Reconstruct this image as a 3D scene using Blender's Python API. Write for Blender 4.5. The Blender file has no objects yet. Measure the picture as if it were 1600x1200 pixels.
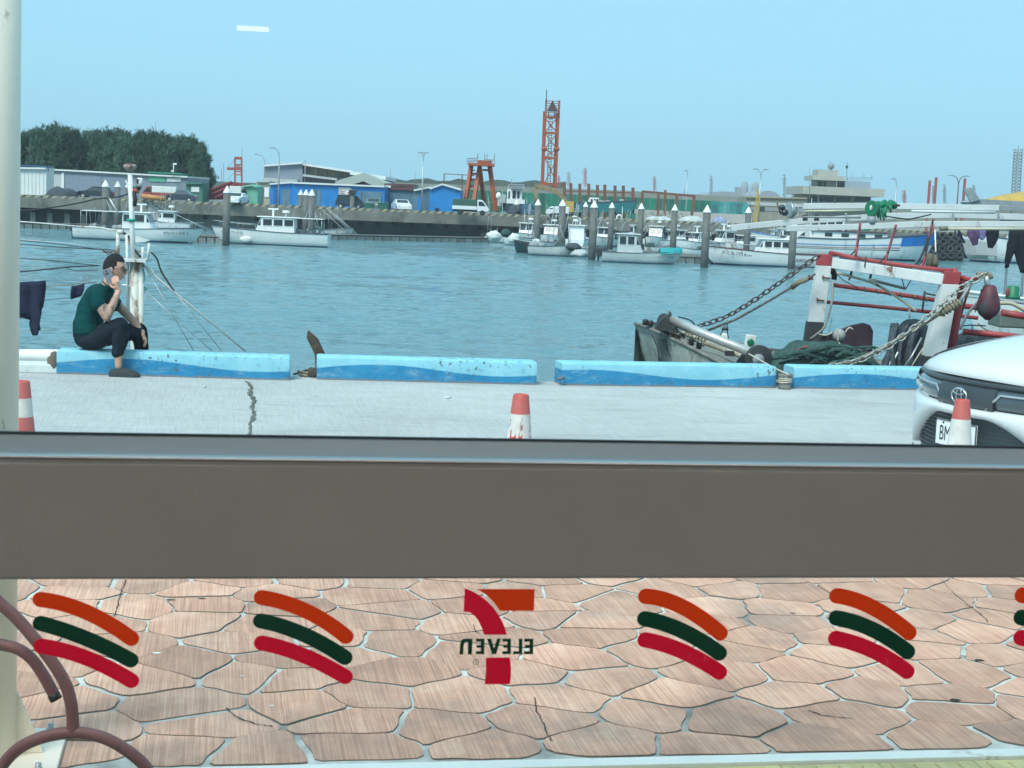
import bpy, bmesh, math, random
from math import sin, cos, pi, radians, sqrt, atan2
from mathutils import Vector, Matrix, Euler
random.seed(7)
S = bpy.context.scene
COL = S.collection

# ---------------------------------------------------------------- camera
FPX = 2500.0                      # focal length in pixels of the 1600 px wide photograph
HOR = 316.0                       # horizon height at the picture's middle
PITCH = math.atan((600 - HOR) / FPX)
ROLL = math.atan(0.042)
YAW = radians(10.6)               # angle of shop front and kerb line to the camera's right
EYE = Vector((0, 0, 1.7))
F_ = Vector((0, cos(PITCH), -sin(PITCH)))
R0 = Vector((1, 0, 0)); U0 = R0.cross(F_)
RI = cos(ROLL) * R0 + sin(ROLL) * U0
UI = -sin(ROLL) * R0 + cos(ROLL) * U0
cam_d = bpy.data.cameras.new('camera'); cam = bpy.data.objects.new('camera', cam_d)
COL.objects.link(cam)
m = Matrix((RI, UI, -F_)).transposed().to_4x4(); m.translation = EYE
cam.matrix_world = m
cam_d.sensor_width = 36; cam_d.lens = 36 * FPX / 1600
cam_d.clip_start = 0.05; cam_d.clip_end = 9000
cam_d.dof.use_dof = True; cam_d.dof.focus_distance = 40; cam_d.dof.aperture_fstop = 26
S.camera = cam

# ---------------------------------------------------------------- sky, sun, exposure
w = bpy.data.worlds.new('World'); S.world = w; w.use_nodes = True
nt = w.node_tree; nt.nodes.clear()
SUN_EL, SUN_AZ = radians(52), radians(-150)
sky = nt.nodes.new('ShaderNodeTexSky'); sky.sky_type = 'NISHITA'; sky.sun_disc = False
sky.sun_elevation = SUN_EL; sky.sun_rotation = SUN_AZ; sky.dust_density = 3.0; sky.air_density = 1.0; sky.ozone_density = 3.0
mixw = nt.nodes.new('ShaderNodeMix'); mixw.data_type = 'RGBA'
mixw.inputs[0].default_value = 0.80
mixw.inputs[7].default_value = (3.35, 6.2, 7.7, 1)
bg = nt.nodes.new('ShaderNodeBackground'); bg.inputs[1].default_value = 0.10
out = nt.nodes.new('ShaderNodeOutputWorld')
nt.links.new(sky.outputs[0], mixw.inputs[6]); nt.links.new(mixw.outputs[2], bg.inputs[0]); nt.links.new(bg.outputs[0], out.inputs[0])
sd = bpy.data.lights.new('sun', 'SUN'); sd.energy = 2.7; sd.angle = radians(24); sd.color = (1, .93, .84)
so = bpy.data.objects.new('sun', sd); COL.objects.link(so)
sdir = Vector((sin(SUN_AZ) * cos(SUN_EL), cos(SUN_AZ) * cos(SUN_EL), sin(SUN_EL)))
so.rotation_euler = sdir.to_track_quat('Z', 'Y').to_euler(); so.location = (0, -20, 30)
vs = S.view_settings; vs.view_transform = 'Standard'; vs.look = 'None'; vs.gamma = 1; vs.use_curve_mapping = False; vs.exposure = 0.57
S.cycles.max_bounces = 8; S.cycles.transparent_max_bounces = 16; S.cycles.diffuse_bounces = 3; S.cycles.glossy_bounces = 3
S.cycles.caustics_reflective = False; S.cycles.caustics_refractive = False
S.cycles.sample_clamp_indirect = 6

# ---------------------------------------------------------------- picture -> place
def ray(px, py):
    d = F_ * FPX + RI * (px - 800) - UI * (py - 600)
    return d / d.y
def at(px, py, Y): return EYE + ray(px, py) * Y                 # point at distance Y along the view heading
def on(px, py, z=0.0):                                          # point where that line of sight meets height z
    d = ray(px, py); return EYE + d * ((z - EYE.z) / d.z)
def mpp(Y): return Y / FPX
T_ = Vector((cos(YAW), sin(YAW), 0)); N_ = Vector((-sin(YAW), cos(YAW), 0))
def onplane(px, py, P, n):
    d = ray(px, py); return EYE + d * ((P - EYE).dot(n) / d.dot(n))

# ---------------------------------------------------------------- mesh builder
class MB:
    def __init__(s): s.v = []; s.f = []; s.sm = []
    def add(s, vs, fs, smooth=False):
        b = len(s.v); s.v += [Vector(p) for p in vs]
        for f in fs: s.f.append([b + i for i in f]); s.sm.append(smooth)
        return s
    def box(s, c, size, rz=0, M=None):
        hx, hy, hz = [k / 2 for k in size]
        p = [Vector((x * hx, y * hy, z * hz)) for z in (-1, 1) for y in (-1, 1) for x in (-1, 1)]
        R = M if M is not None else Matrix.Rotation(rz, 3, 'Z')
        p = [R @ q + Vector(c) for q in p]
        return s.add(p, [(0, 2, 3, 1), (4, 5, 7, 6), (0, 1, 5, 4), (2, 6, 7, 3), (0, 4, 6, 2), (1, 3, 7, 5)])
    def box2(s, a, b):
        return s.box([(a[i] + b[i]) / 2 for i in range(3)], [abs(a[i] - b[i]) for i in range(3)])
    def bar(s, a, b, w, h=None, up=(0, 0, 1)):
        a, b = Vector(a), Vector(b); d = b - a; L = d.length
        if L < 1e-6: return s
        z = d / L; u = Vector(up)
        if abs(z.dot(u)) > .98: u = Vector((0, 1, 0))
        x = u.cross(z).normalized(); y = z.cross(x)
        return s.box((a + b) / 2, (w, h or w, L), M=Matrix((x, y, z)).transposed())
    def tube(s, pts, r, n=8, cap=True, smooth=True):
        pts = [Vector(p) for p in pts]; k = len(pts); rs = r if isinstance(r, (list, tuple)) else [r] * k
        rings = []; x = None
        for i, p in enumerate(pts):
            d = (pts[min(i + 1, k - 1)] - pts[max(i - 1, 0)])
            if d.length < 1e-9: d = Vector((0, 0, 1))
            d.normalize()
            if x is None:
                u = Vector((0, 0, 1)) if abs(d.z) < .9 else Vector((1, 0, 0)); x = u.cross(d).normalized()
            else:
                x = (x - d * x.dot(d));  x = x.normalized() if x.length > 1e-6 else Vector((1, 0, 0))
            y = d.cross(x)
            rings.append([p + x * cos(2 * pi * j / n) * rs[i] + y * sin(2 * pi * j / n) * rs[i] for j in range(n)])
        vs = [q for g in rings for q in g]; fs = []
        for i in range(k - 1):
            for j in range(n): a = i * n + j; b = i * n + (j + 1) % n; fs.append((a, b, b + n, a + n))
        b = len(s.v); s.add(vs, fs, smooth)
        if cap:
            s.f.append([b + j for j in reversed(range(n))]); s.sm.append(False)
            s.f.append([b + (k - 1) * n + j for j in range(n)]); s.sm.append(False)
        return s
    def lathe(s, prof, c=(0, 0, 0), n=16, axis=None, smooth=True):
        c = Vector(c); R = Matrix.Identity(3)
        if axis is not None: R = Vector(axis).to_track_quat('Z', 'Y').to_matrix()
        vs = []; fs = []
        for (r, z) in prof:
            for j in range(n): vs.append(R @ Vector((r * cos(2 * pi * j / n), r * sin(2 * pi * j / n), z)) + c)
        k = len(prof)
        for i in range(k - 1):
            for j in range(n): a = i * n + j; b = i * n + (j + 1) % n; fs.append((a, b, b + n, a + n))
        b = len(s.v); s.add(vs, fs, smooth)
        s.f.append([b + j for j in reversed(range(n))]); s.sm.append(False)
        s.f.append([b + (k - 1) * n + j for j in range(n)]); s.sm.append(False)
        return s
    def ball(s, c, r, n=10, m_=7, f=None):
        r = (r, r, r) if isinstance(r, (int, float)) else r
        vs = []; fs = []
        for i in range(m_ + 1):
            th = pi * i / m_
            for j in range(n):
                ph = 2 * pi * j / n; q = Vector((sin(th) * cos(ph), sin(th) * sin(ph), cos(th)))
                if f: q = f(q)
                vs.append(Vector((q.x * r[0], q.y * r[1], q.z * r[2])) + Vector(c))
        for i in range(m_):
            for j in range(n): a = i * n + j; b = i * n + (j + 1) % n; fs.append((a, a + n, b + n, b))
        return s.add(vs, fs, True)
    def prism(s, poly, d):                                   # polygon of points pushed along vector d
        p = [Vector(q) for q in poly]; d = Vector(d); n = len(p)
        fs = [tuple(range(n)), tuple(reversed(range(n, 2 * n)))] + [(i, i + n, (i + 1) % n + n, (i + 1) % n) for i in range(n)]
        return s.add(p + [q + d for q in p], fs)
    def torus(s, c, R, r, axis=(0, 0, 1), n=14, k=6, sx=1):
        M = Vector(axis).to_track_quat('Z', 'Y').to_matrix(); vs = []; fs = []
        for i in range(n):
            a = 2 * pi * i / n
            for j in range(k):
                b = 2 * pi * j / k; q = Vector(((R + r * cos(b)) * cos(a) * sx, (R + r * cos(b)) * sin(a), r * sin(b)))
                vs.append(M @ q + Vector(c))
        for i in range(n):
            for j in range(k): fs.append((i * k + j, ((i + 1) % n) * k + j, ((i + 1) % n) * k + (j + 1) % k, i * k + (j + 1) % k))
        return s.add(vs, fs, True)
    def grid(s, P, smooth=True, closed=False):               # P[i][j] points
        a = len(P); b = len(P[0]); fs = []
        for i in range(a - 1):
            for j in range(b if closed else b - 1):
                j2 = (j + 1) % b; fs.append((i * b + j, (i + 1) * b + j, (i + 1) * b + j2, i * b + j2))
        return s.add([q for r in P for q in r], fs, smooth)
    def mesh(s, name, mat):
        me = bpy.data.meshes.new(name); me.from_pydata([tuple(v) for v in s.v], [], s.f); me.update()
        me.polygons.foreach_set('use_smooth', s.sm)
        bm = bmesh.new(); bm.from_mesh(me); bmesh.ops.recalc_face_normals(bm, faces=bm.faces); bm.to_mesh(me); bm.free()
        if mat: me.materials.append(mat)
        return me
    def build(s, name, mat, parent=None, world=True, label=None, bevel=0):
        if parent is not None and world:
            inv = parent_world(parent).inverted(); s.v = [inv @ v for v in s.v]
        o = bpy.data.objects.new(name, s.mesh(name, mat)); COL.objects.link(o)
        if parent is not None: o.parent = parent
        if label: o['label'] = label
        if bevel:
            bv = o.modifiers.new('bevel', 'BEVEL'); bv.width = bevel; bv.segments = 2; bv.limit_method = 'ANGLE'; bv.angle_limit = radians(40)
        return o
def parent_world(o):
    M = Matrix.Translation(o.location) @ o.rotation_euler.to_matrix().to_4x4() @ Matrix.Diagonal((*o.scale, 1))
    return parent_world(o.parent) @ M if o.parent else M
def tag(o, label=None, cat=None, group=None, kind=None):
    if label: o['label'] = label
    if cat: o['category'] = cat
    if group: o['group'] = group
    if kind: o['kind'] = kind
    return o
def thing(name, label, cat, loc=(0, 0, 0), rz=0, group=None):
    o = bpy.data.objects.new(name, None); COL.objects.link(o); o.location = loc; o.rotation_euler = (0, 0, rz)
    o.empty_display_size = .2
    return tag(o, label, cat, group)
def solo(mb, name, mat, label, cat, group=None, loc=None, bevel=0, kind=None):   # a thing that is a single mesh, origin at its base
    if loc is None:
        xs = [v.x for v in mb.v]; ys = [v.y for v in mb.v]; loc = ((min(xs) + max(xs)) / 2, (min(ys) + max(ys)) / 2, min(v.z for v in mb.v))
    L = Vector(loc); mb.v = [v - L for v in mb.v]
    o = mb.build(name, mat, bevel=bevel); o.location = L
    return tag(o, label, cat, group, kind)
def kids(o): return [c for c in bpy.data.objects if c.parent == o]
def copy_tree(o, parent=None, ch=None):
    if ch is None:
        ch = {}
        for c in bpy.data.objects:
            if c.parent: ch.setdefault(c.parent.name, []).append(c)
    c = o.copy(); COL.objects.link(c)
    if parent is not None: c.parent = parent
    for k in ch.get(o.name, []): copy_tree(k, c, ch)
    return c
def shared(o, me_obj, name, M, parent):                      # another piece that shares mesh data
    c = me_obj.copy(); c.name = name; COL.objects.link(c); c.parent = parent; c.matrix_local = M; return c
def spline(pts, n=6):
    pts = [Vector(p) for p in pts]; out = []
    for i in range(len(pts) - 1):
        p0 = pts[max(i - 1, 0)]; p1 = pts[i]; p2 = pts[i + 1]; p3 = pts[min(i + 2, len(pts) - 1)]
        for k in range(n):
            t = k / n
            out.append(.5 * ((2 * p1) + (p2 - p0) * t + (2 * p0 - 5 * p1 + 4 * p2 - p3) * t * t + (3 * p1 - p0 - 3 * p2 + p3) * t ** 3))
    return out + [pts[-1]]
def text(parent, body, p, right, up, size, mat, name='lettering', depth=.004, align='CENTER', stretch=1.0, label=None):
    c = bpy.data.curves.new(name, 'FONT'); c.body = body; c.size = size; c.extrude = depth; c.align_x = align; c.align_y = 'CENTER'
    c.resolution_u = 3
    c.materials.append(mat)
    o = bpy.data.objects.new(name, c); COL.objects.link(o)
    r = Vector(right).normalized(); u = Vector(up); u = (u - r * u.dot(r)).normalized(); n = r.cross(u)
    M = Matrix((r * stretch, u, n)).transposed().to_4x4(); M.translation = p
    dg = bpy.context.evaluated_depsgraph_get(); me = bpy.data.meshes.new_from_object(o.evaluated_get(dg)); bpy.data.objects.remove(o)
    o = bpy.data.objects.new(name, me); COL.objects.link(o)
    if not me.materials: me.materials.append(mat)
    if parent is not None: o.parent = parent; o.matrix_local = parent_world(parent).inverted() @ M
    else: o.matrix_world = M
    if label: o['label'] = label
    return o

# ---------------------------------------------------------------- materials
MATS = {}
def mat(name, col, rough=.6, metal=0, var=.18, scale=4, bump=0, bscale=None, rust=0, rustcol=(.16, .07, .035), rscale=3, sx=(1, 1, 1), spec=.5, coat=0, rnd=0):
    if name in MATS: return MATS[name]
    m = bpy.data.materials.new(name); m.use_nodes = True; nt = m.node_tree; N = nt.nodes; L = nt.links
    b = N['Principled BSDF']; b.inputs['Roughness'].default_value = rough; b.inputs['Metallic'].default_value = metal
    b.inputs['Specular IOR Level'].default_value = spec; b.inputs['Coat Weight'].default_value = coat
    tc = N.new('ShaderNodeTexCoord'); mp = N.new('ShaderNodeMapping'); mp.inputs['Scale'].default_value = sx
    L.new(tc.outputs['Object'], mp.inputs[0])
    nz = N.new('ShaderNodeTexNoise'); nz.inputs['Scale'].default_value = scale; nz.inputs['Detail'].default_value = 6; nz.inputs['Roughness'].default_value = .65
    L.new(mp.outputs[0], nz.inputs[0])
    r = N.new('ShaderNodeValToRGB'); r.color_ramp.elements[0].position = .3; r.color_ramp.elements[1].position = .72
    r.color_ramp.elements[0].color = (*[max(c * (1 - var), 0) for c in col], 1); r.color_ramp.elements[1].color = (*[min(c * (1 + var), .95) for c in col], 1)
    L.new(nz.outputs[0], r.inputs[0]); last = r.outputs[0]
    if rnd:
        oi = N.new('ShaderNodeObjectInfo'); mr = N.new('ShaderNodeMapRange'); mr.inputs[3].default_value = 1 - rnd; mr.inputs[4].default_value = 1 + rnd
        L.new(oi.outputs['Random'], mr.inputs[0]); hv = N.new('ShaderNodeHueSaturation'); L.new(mr.outputs[0], hv.inputs['Value']); L.new(last, hv.inputs['Color']); last = hv.outputs[0]
    if rust:
        n2 = N.new('ShaderNodeTexNoise'); n2.inputs['Scale'].default_value = rscale; n2.inputs['Detail'].default_value = 8; n2.inputs['Roughness'].default_value = .7
        mp2 = N.new('ShaderNodeMapping'); mp2.inputs['Location'].default_value = (7.3, 2.1, 5.5); mp2.inputs['Scale'].default_value = (1, 1, .45)
        L.new(tc.outputs['Object'], mp2.inputs[0]); L.new(mp2.outputs[0], n2.inputs[0])
        r2 = N.new('ShaderNodeValToRGB'); r2.color_ramp.elements[0].position = .66 - .3 * rust; r2.color_ramp.elements[1].position = .74 - .3 * rust
        L.new(n2.outputs[0], r2.inputs[0])
        mx = N.new('ShaderNodeMix'); mx.data_type = 'RGBA'; mx.inputs[7].default_value = (*rustcol, 1)
        L.new(r2.outputs[0], mx.inputs[0]); L.new(last, mx.inputs[6]); last = mx.outputs[2]
    L.new(last, b.inputs['Base Color'])
    if bump:
        n3 = N.new('ShaderNodeTexNoise'); n3.inputs['Scale'].default_value = bscale or scale * 4; n3.inputs['Detail'].default_value = 5
        L.new(mp.outputs[0], n3.inputs[0]); bp = N.new('ShaderNodeBump'); bp.inputs['Strength'].default_value = bump; bp.inputs['Distance'].default_value = .02
        L.new(n3.outputs[0], bp.inputs['Height']); L.new(bp.outputs[0], b.inputs['Normal'])
    MATS[name] = m; return m
def P(m): return m.node_tree.nodes['Principled BSDF']
M_white = mat('white_gelcoat', (.78, .79, .77), .35, var=.07, scale=.8, rust=.22, rustcol=(.45, .42, .36), rscale=.9)
M_white2 = mat('white_paint_weathered', (.72, .73, .70), .5, var=.1, scale=2, rust=.35, rustcol=(.38, .33, .26), rscale=1.2)
M_glassd = mat('dark_glass', (.03, .045, .05), .12, var=.3, scale=1)
M_dark = mat('dark_rubber', (.03, .032, .035), .8, var=.3)
M_black = mat('black_paint', (.02, .022, .025), .5)
M_conc = mat('harbour_concrete', (.20, .19, .165), .9, var=.28, scale=.5, rust=.35, rustcol=(.10, .10, .09), rscale=.35)
M_concl = mat('pale_concrete', (.42, .41, .38), .9, var=.15, scale=.4)
M_pile = mat('weathered_pile', (.11, .115, .11), .75, var=.35, scale=1.2, rust=.3, rustcol=(.17, .165, .14), rscale=.6)
M_cap = mat('white_pile_cap', (.82, .82, .80), .5, var=.05)
M_grey = mat('grey_sheet_metal', (.21, .25, .30), .55, var=.1, scale=.5)
M_greyl = mat('pale_grey_sheet', (.45, .47, .47), .6, var=.1, scale=.4)
M_roofw = mat('white_roof_sheet', (.66, .69, .67), .5, var=.08, scale=.4)
M_blue = mat('blue_sheet_metal', (.015, .20, .52), .5, var=.14, scale=.7)
M_blued = mat('faded_blue_sheet', (.10, .20, .27), .6, var=.25, scale=.8, rust=.25)
M_maroon = mat('maroon_sheet', (.10, .045, .045), .6, var=.2)
M_orange = mat('red_oxide_steel', (.36, .085, .035), .6, var=.2, scale=1.5, rust=.2)
M_rust = mat('rusty_brown_steel', (.17, .075, .05), .8, var=.3, scale=1)
M_green = mat('green_sheet', (.02, .16, .11), .6, var=.3, scale=.35)
M_teal = mat('teal_canvas', (.02, .30, .32), .8, var=.25, scale=2, bump=.4)
M_mint = mat('mint_paint', (.16, .42, .30), .6, var=.15)
M_yel = mat('yellow_paint', (.50, .32, .07), .55, var=.2, rust=.15)
M_net = mat('green_fishing_net', (.035, .085, .075), .95, var=.5, scale=18, bump=1.0, bscale=60)
M_netg = mat('grey_fishing_net', (.055, .07, .085), .95, var=.6, scale=14, bump=1.0, bscale=50)
M_redp = mat('worn_red_paint', (.33, .045, .05), .55, var=.2, scale=5, rust=.28, rscale=6, rustcol=(.12, .06, .045))
M_whp = mat('worn_white_steel', (.62, .64, .62), .5, var=.12, scale=4, rust=.22, rscale=7)
M_rusty = mat('rust_streaked_white_steel', (.60, .60, .54), .6, var=.15, scale=5, rust=.62, rscale=4, rustcol=(.24, .13, .07))
M_alu = mat('dull_galvanised_steel', (.42, .45, .46), .42, metal=.5, var=.15, scale=3)
M_rope = mat('weathered_rope', (.26, .22, .15), .95, var=.3, scale=40, bump=.6, bscale=120)
M_ropeb = mat('dark_cable', (.03, .035, .04), .8)
M_green2 = mat('green_paint', (.01, .17, .08), .5, var=.25, scale=5)
M_silver = mat('grey_paint', (.26, .28, .29), .5)
M_red = mat('red_plastic', (.50, .05, .045), .5, var=.12)
M_ink = mat('sign_ink', (.03, .035, .06), .6)
# ================================================================ STRUCTURE
def setting(mb, name, m, parent=None, **k):
    o = mb.build(name, m, parent, **k)
    if parent is None: o['kind'] = 'structure'
    return o
WATER_Z = -2.9
def edgeY(px): return 178 + 27 * px / 1600.0                     # the far quay's edge
# ---- near quay apron (road)
KERB = [((88, 584), (452, 594.5)), ((495, 593), (838, 601.5)), ((878, 602), (1212, 606.5)), ((1240, 607), (1566, 611.5))]
C0 = on(660, 599, 0)
def fr(t, n, z=0): return C0 + T_ * t + N_ * n + Vector((0, 0, z))
E0 = .36
m_ap = bpy.data.materials.new('brushed_concrete'); m_ap.use_nodes = True
def nodes(m): return m.node_tree.nodes, m.node_tree.links, m.node_tree.nodes['Principled BSDF']
N, L, B = nodes(m_ap)
def noise(N, L, vec, scale, detail=6, rough=.6, sxyz=(1, 1, 1), loc=(0, 0, 0), rot=(0, 0, 0)):
    mp = N.new('ShaderNodeMapping'); mp.inputs['Scale'].default_value = sxyz; mp.inputs['Location'].default_value = loc; mp.inputs['Rotation'].default_value = rot
    L.new(vec, mp.inputs[0]); n = N.new('ShaderNodeTexNoise'); n.inputs['Scale'].default_value = scale
    n.inputs['Detail'].default_value = detail; n.inputs['Roughness'].default_value = rough; L.new(mp.outputs[0], n.inputs[0]); return n.outputs[0]
def ramp(N, L, fac, stops):
    r = N.new('ShaderNodeValToRGB'); e = r.color_ramp.elements
    while len(e) < len(stops): e.new(.5)
    for i, (p, c) in enumerate(stops):
        e[i].position = p; e[i].color = (*c, 1) if not isinstance(c, (int, float)) else (c, c, c, 1)
    L.new(fac, r.inputs[0]); return r.outputs[0]
def mixc(N, L, fac, a, b, typ='MIX'):
    x = N.new('ShaderNodeMix'); x.data_type = 'RGBA'; x.blend_type = typ
    for i, q in ((0, fac), (6, a), (7, b)):
        if isinstance(q, (int, float)): x.inputs[i].default_value = q
        elif isinstance(q, tuple): x.inputs[i].default_value = (*q, 1)
        else: L.new(q, x.inputs[i])
    return x.outputs[2]
def bump(N, L, h, B, strength=.3, dist=.01, prev=None):
    b = N.new('ShaderNodeBump'); b.inputs['Strength'].default_value = strength; b.inputs['Distance'].default_value = dist
    L.new(h, b.inputs['Height']); 
    if prev: L.new(prev, b.inputs['Normal'])
    L.new(b.outputs[0], B.inputs['Normal']); return b.outputs[0]
tc = N.new('ShaderNodeTexCoord').outputs['Object']
big = noise(N, L, tc, .5, 6); fine = noise(N, L, tc, 30, 4)
brush = noise(N, L, tc, 9, 3, .7, (6, .25, 1), rot=(0, 0, radians(8)))
brush2 = noise(N, L, tc, 7, 3, .7, (.3, 5, 1), rot=(0, 0, radians(35)))
c = ramp(N, L, big, [(.3, (.37, .37, .355)), (.55, (.44, .44, .425)), (.75, (.50, .50, .48))])
c = mixc(N, L, .38, c, ramp(N, L, brush, [(.35, .38), (.65, .64)]), 'OVERLAY')
c = mixc(N, L, .18, c, ramp(N, L, brush2, [(.4, .3), (.6, .7)]), 'OVERLAY')
st = noise(N, L, tc, .8, 8, .7, (1, 3, 1), loc=(3, 9, 0))
c = mixc(N, L, ramp(N, L, st, [(.52, 0.), (.72, .55)]), c, (.25, .25, .24))
L.new(c, B.inputs['Base Color']); B.inputs['Roughness'].default_value = .85
bump(N, L, brush, B, .35, .004)
ap = MB(); ap.grid([[Vector((t, n, 0)) for t in (-60, -20, -8, 0, 8, 20, 60)] for n in (-6.4, -3, E0)], False)
ap.add([(-60, E0, 0), (60, E0, 0), (60, E0, -4.5), (-60, E0, -4.5)], [(0, 1, 2, 3)])
o = setting(ap, 'quay_apron', m_ap); o.location = C0; o.rotation_euler = (0, 0, YAW)
APRON = o
# crack with a dark gap and weeds
crk = [(388, 597), (394, 606), (391, 615), (397, 626), (394, 638), (398, 648), (392, 660), (391, 672), (386, 690), (388, 720)]
mbk = MB(); random.seed(3); pts = []
for i in range(len(crk) - 1):
    for k in range(4):
        a = crk[i]; b = crk[i + 1]; t = k / 4; pts.append(on(a[0] + (b[0] - a[0]) * t + random.uniform(-1.3, 1.3), a[1] + (b[1] - a[1]) * t, .004))
P_ = []
for p in pts:
    h = random.uniform(.006, .022); P_.append([p - Vector((h, 0, 0)), p + Vector((h * random.uniform(.6, 1.2), 0, 0))])
mbk.grid(P_, False)
mbk.build('crack', mat('crack_dirt', (.10, .105, .085), .95, var=.5, scale=20), APRON)
wd = MB()
for p in pts[:20]:
    for k in range(3):
        q = p + Vector((random.uniform(-.02, .02), random.uniform(-.03, .03), 0)); h = random.uniform(.005, .018); a = random.uniform(0, 6.3)
        d = Vector((cos(a), sin(a), 0)) * .008; e = Vector((cos(a * 3), sin(a * 3), 0)) * random.uniform(.005, .03)
        wd.add([q - d, q + d, q + e + Vector((0, 0, h))], [(0, 1, 2)])
tag(wd.build('crack_weeds', mat('dry_weed', (.12, .13, .07), .9, var=.5, scale=50)), kind='stuff')['label'] = 'small dry weeds growing along the crack in the concrete'

# ---- pavement of irregular stamped stones (local frame: x along the shop front, y away from it)
WD = 2.3
W0 = Vector((0, WD, 0))
def wf(t, n, z=0): return W0 + T_ * t + N_ * n + Vector((0, 0, z))
PAVZ = .10
NEARN, FARN = (on(960, 1190, PAVZ) - W0).dot(N_), 5.35                     # stones between these distances from the shop front
sites = []
random.seed(21)
dx, dy = .33, .235
rows = int((FARN - NEARN) / dy) + 4; cols = 24
for j in range(-2, rows):
    for i in range(cols):
        sites.append((-4.0 + i * dx + (j % 2) * dx * .5 + random.uniform(-.11, .11), NEARN - .1 + j * dy + random.uniform(-.08, .08)))
def clip(poly, px, py, nx, ny):
    o = []; n = len(poly)
    for i in range(n):
        a = poly[i]; b = poly[(i + 1) % n]; da = (a[0] - px) * nx + (a[1] - py) * ny; db = (b[0] - px) * nx + (b[1] - py) * ny
        if da <= 0: o.append(a)
        if da * db < 0: t = da / (da - db); o.append((a[0] + (b[0] - a[0]) * t, a[1] + (b[1] - a[1]) * t))
    return o
m_st = bpy.data.materials.new('stamped_stone'); m_st.use_nodes = True; N, L, B = nodes(m_st)
tc = N.new('ShaderNodeTexCoord').outputs['Object']; oi = N.new('ShaderNodeObjectInfo')
va = N.new('ShaderNodeVectorMath'); va.operation = 'MULTIPLY_ADD'; L.new(oi.outputs['Random'], va.inputs[0]); va.inputs[1].default_value = (31, 17, 5); L.new(tc, va.inputs[2]); vec = va.outputs[0]
big = noise(N, L, vec, 3, 6, .65)
stre = noise(N, L, vec, 16, 4, .75, (7, .05, 1), rot=(0, 0, radians(3)))
stre2 = noise(N, L, vec, 40, 3, .7, (5, .06, 1), rot=(0, 0, radians(3)))
c = ramp(N, L, big, [(.25, (.41, .235, .17)), (.5, (.55, .345, .25)), (.75, (.65, .46, .355))])
c = mixc(N, L, .38, c, ramp(N, L, stre, [(.33, .22), (.5, .5), (.7, .74)]), 'OVERLAY')
c = mixc(N, L, .42, c, ramp(N, L, stre2, [(.38, .26), (.62, .72)]), 'OVERLAY')
dirt = noise(N, L, vec, 1.6, 8, .7, loc=(4, 4, 4))
c = mixc(N, L, ramp(N, L, dirt, [(.52, 0.), (.72, .6)]), c, (.20, .175, .155))
gpos = N.new('ShaderNodeNewGeometry').outputs['Position']
c = mixc(N, L, ramp(N, L, noise(N, L, gpos, .9, 8, .68, loc=(5.2, 1.4, 0)), [(.57, 0.), (.70, .45)]), c, (.15, .14, .13))
hv = N.new('ShaderNodeHueSaturation'); mr = N.new('ShaderNodeMapRange'); mr.inputs[3].default_value = .78; mr.inputs[4].default_value = 1.08
L.new(oi.outputs['Random'], mr.inputs[0]); L.new(mr.outputs[0], hv.inputs['Value']); L.new(c, hv.inputs['Color']); hv.inputs['Saturation'].default_value = 1.0
L.new(hv.outputs[0], B.inputs['Base Color']); B.inputs['Roughness'].default_value = .75
bump(N, L, stre, B, .45, .006)
m_gr = bpy.data.materials.new('grout'); m_gr.use_nodes = True; N, L, B = nodes(m_gr)
tc = N.new('ShaderNodeTexCoord').outputs['Object']
c = ramp(N, L, noise(N, L, tc, 14, 8, .7), [(.3, (.38, .42, .405)), (.6, (.56, .62, .60))])
c = mixc(N, L, ramp(N, L, noise(N, L, tc, 1.3, 5, .6), [(.50, 0.), (.68, .75)]), c, (.16, .17, .16))
gpos = N.new('ShaderNodeNewGeometry').outputs['Position']
c = mixc(N, L, ramp(N, L, noise(N, L, gpos, .9, 8, .68, loc=(5.2, 1.4, 0)), [(.54, 0.), (.66, .75)]), c, (.10, .12, .12))
L.new(c, B.inputs['Base Color']); B.inputs['Roughness'].default_value = .9; bump(N, L, noise(N, L, tc, 60, 4), B, .5, .003)
gp = MB(); gp.grid([[Vector((t, n, PAVZ - .0045)) for t in (-14, 14)] for n in (NEARN, FARN + .5)], False)
gp.box2((-14, FARN + .5, PAVZ - .007), (14, FARN + .62, -.02))
PAV = setting(gp, 'pavement', m_gr); PAV.location = W0; PAV.rotation_euler = (0, 0, YAW)
def chaikin(p, q=.22):
    o = []
    for i in range(len(p)):
        a = p[i]; b = p[(i + 1) % len(p)]
        o += [(a[0] + (b[0] - a[0]) * q, a[1] + (b[1] - a[1]) * q), (a[0] + (b[0] - a[0]) * (1 - q), a[1] + (b[1] - a[1]) * (1 - q))]
    return o
m_line = mat('stone_edge_shade', (.13, .13, .115), .9)  # side faces coloured dark to draw the shading under the stone lips
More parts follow.
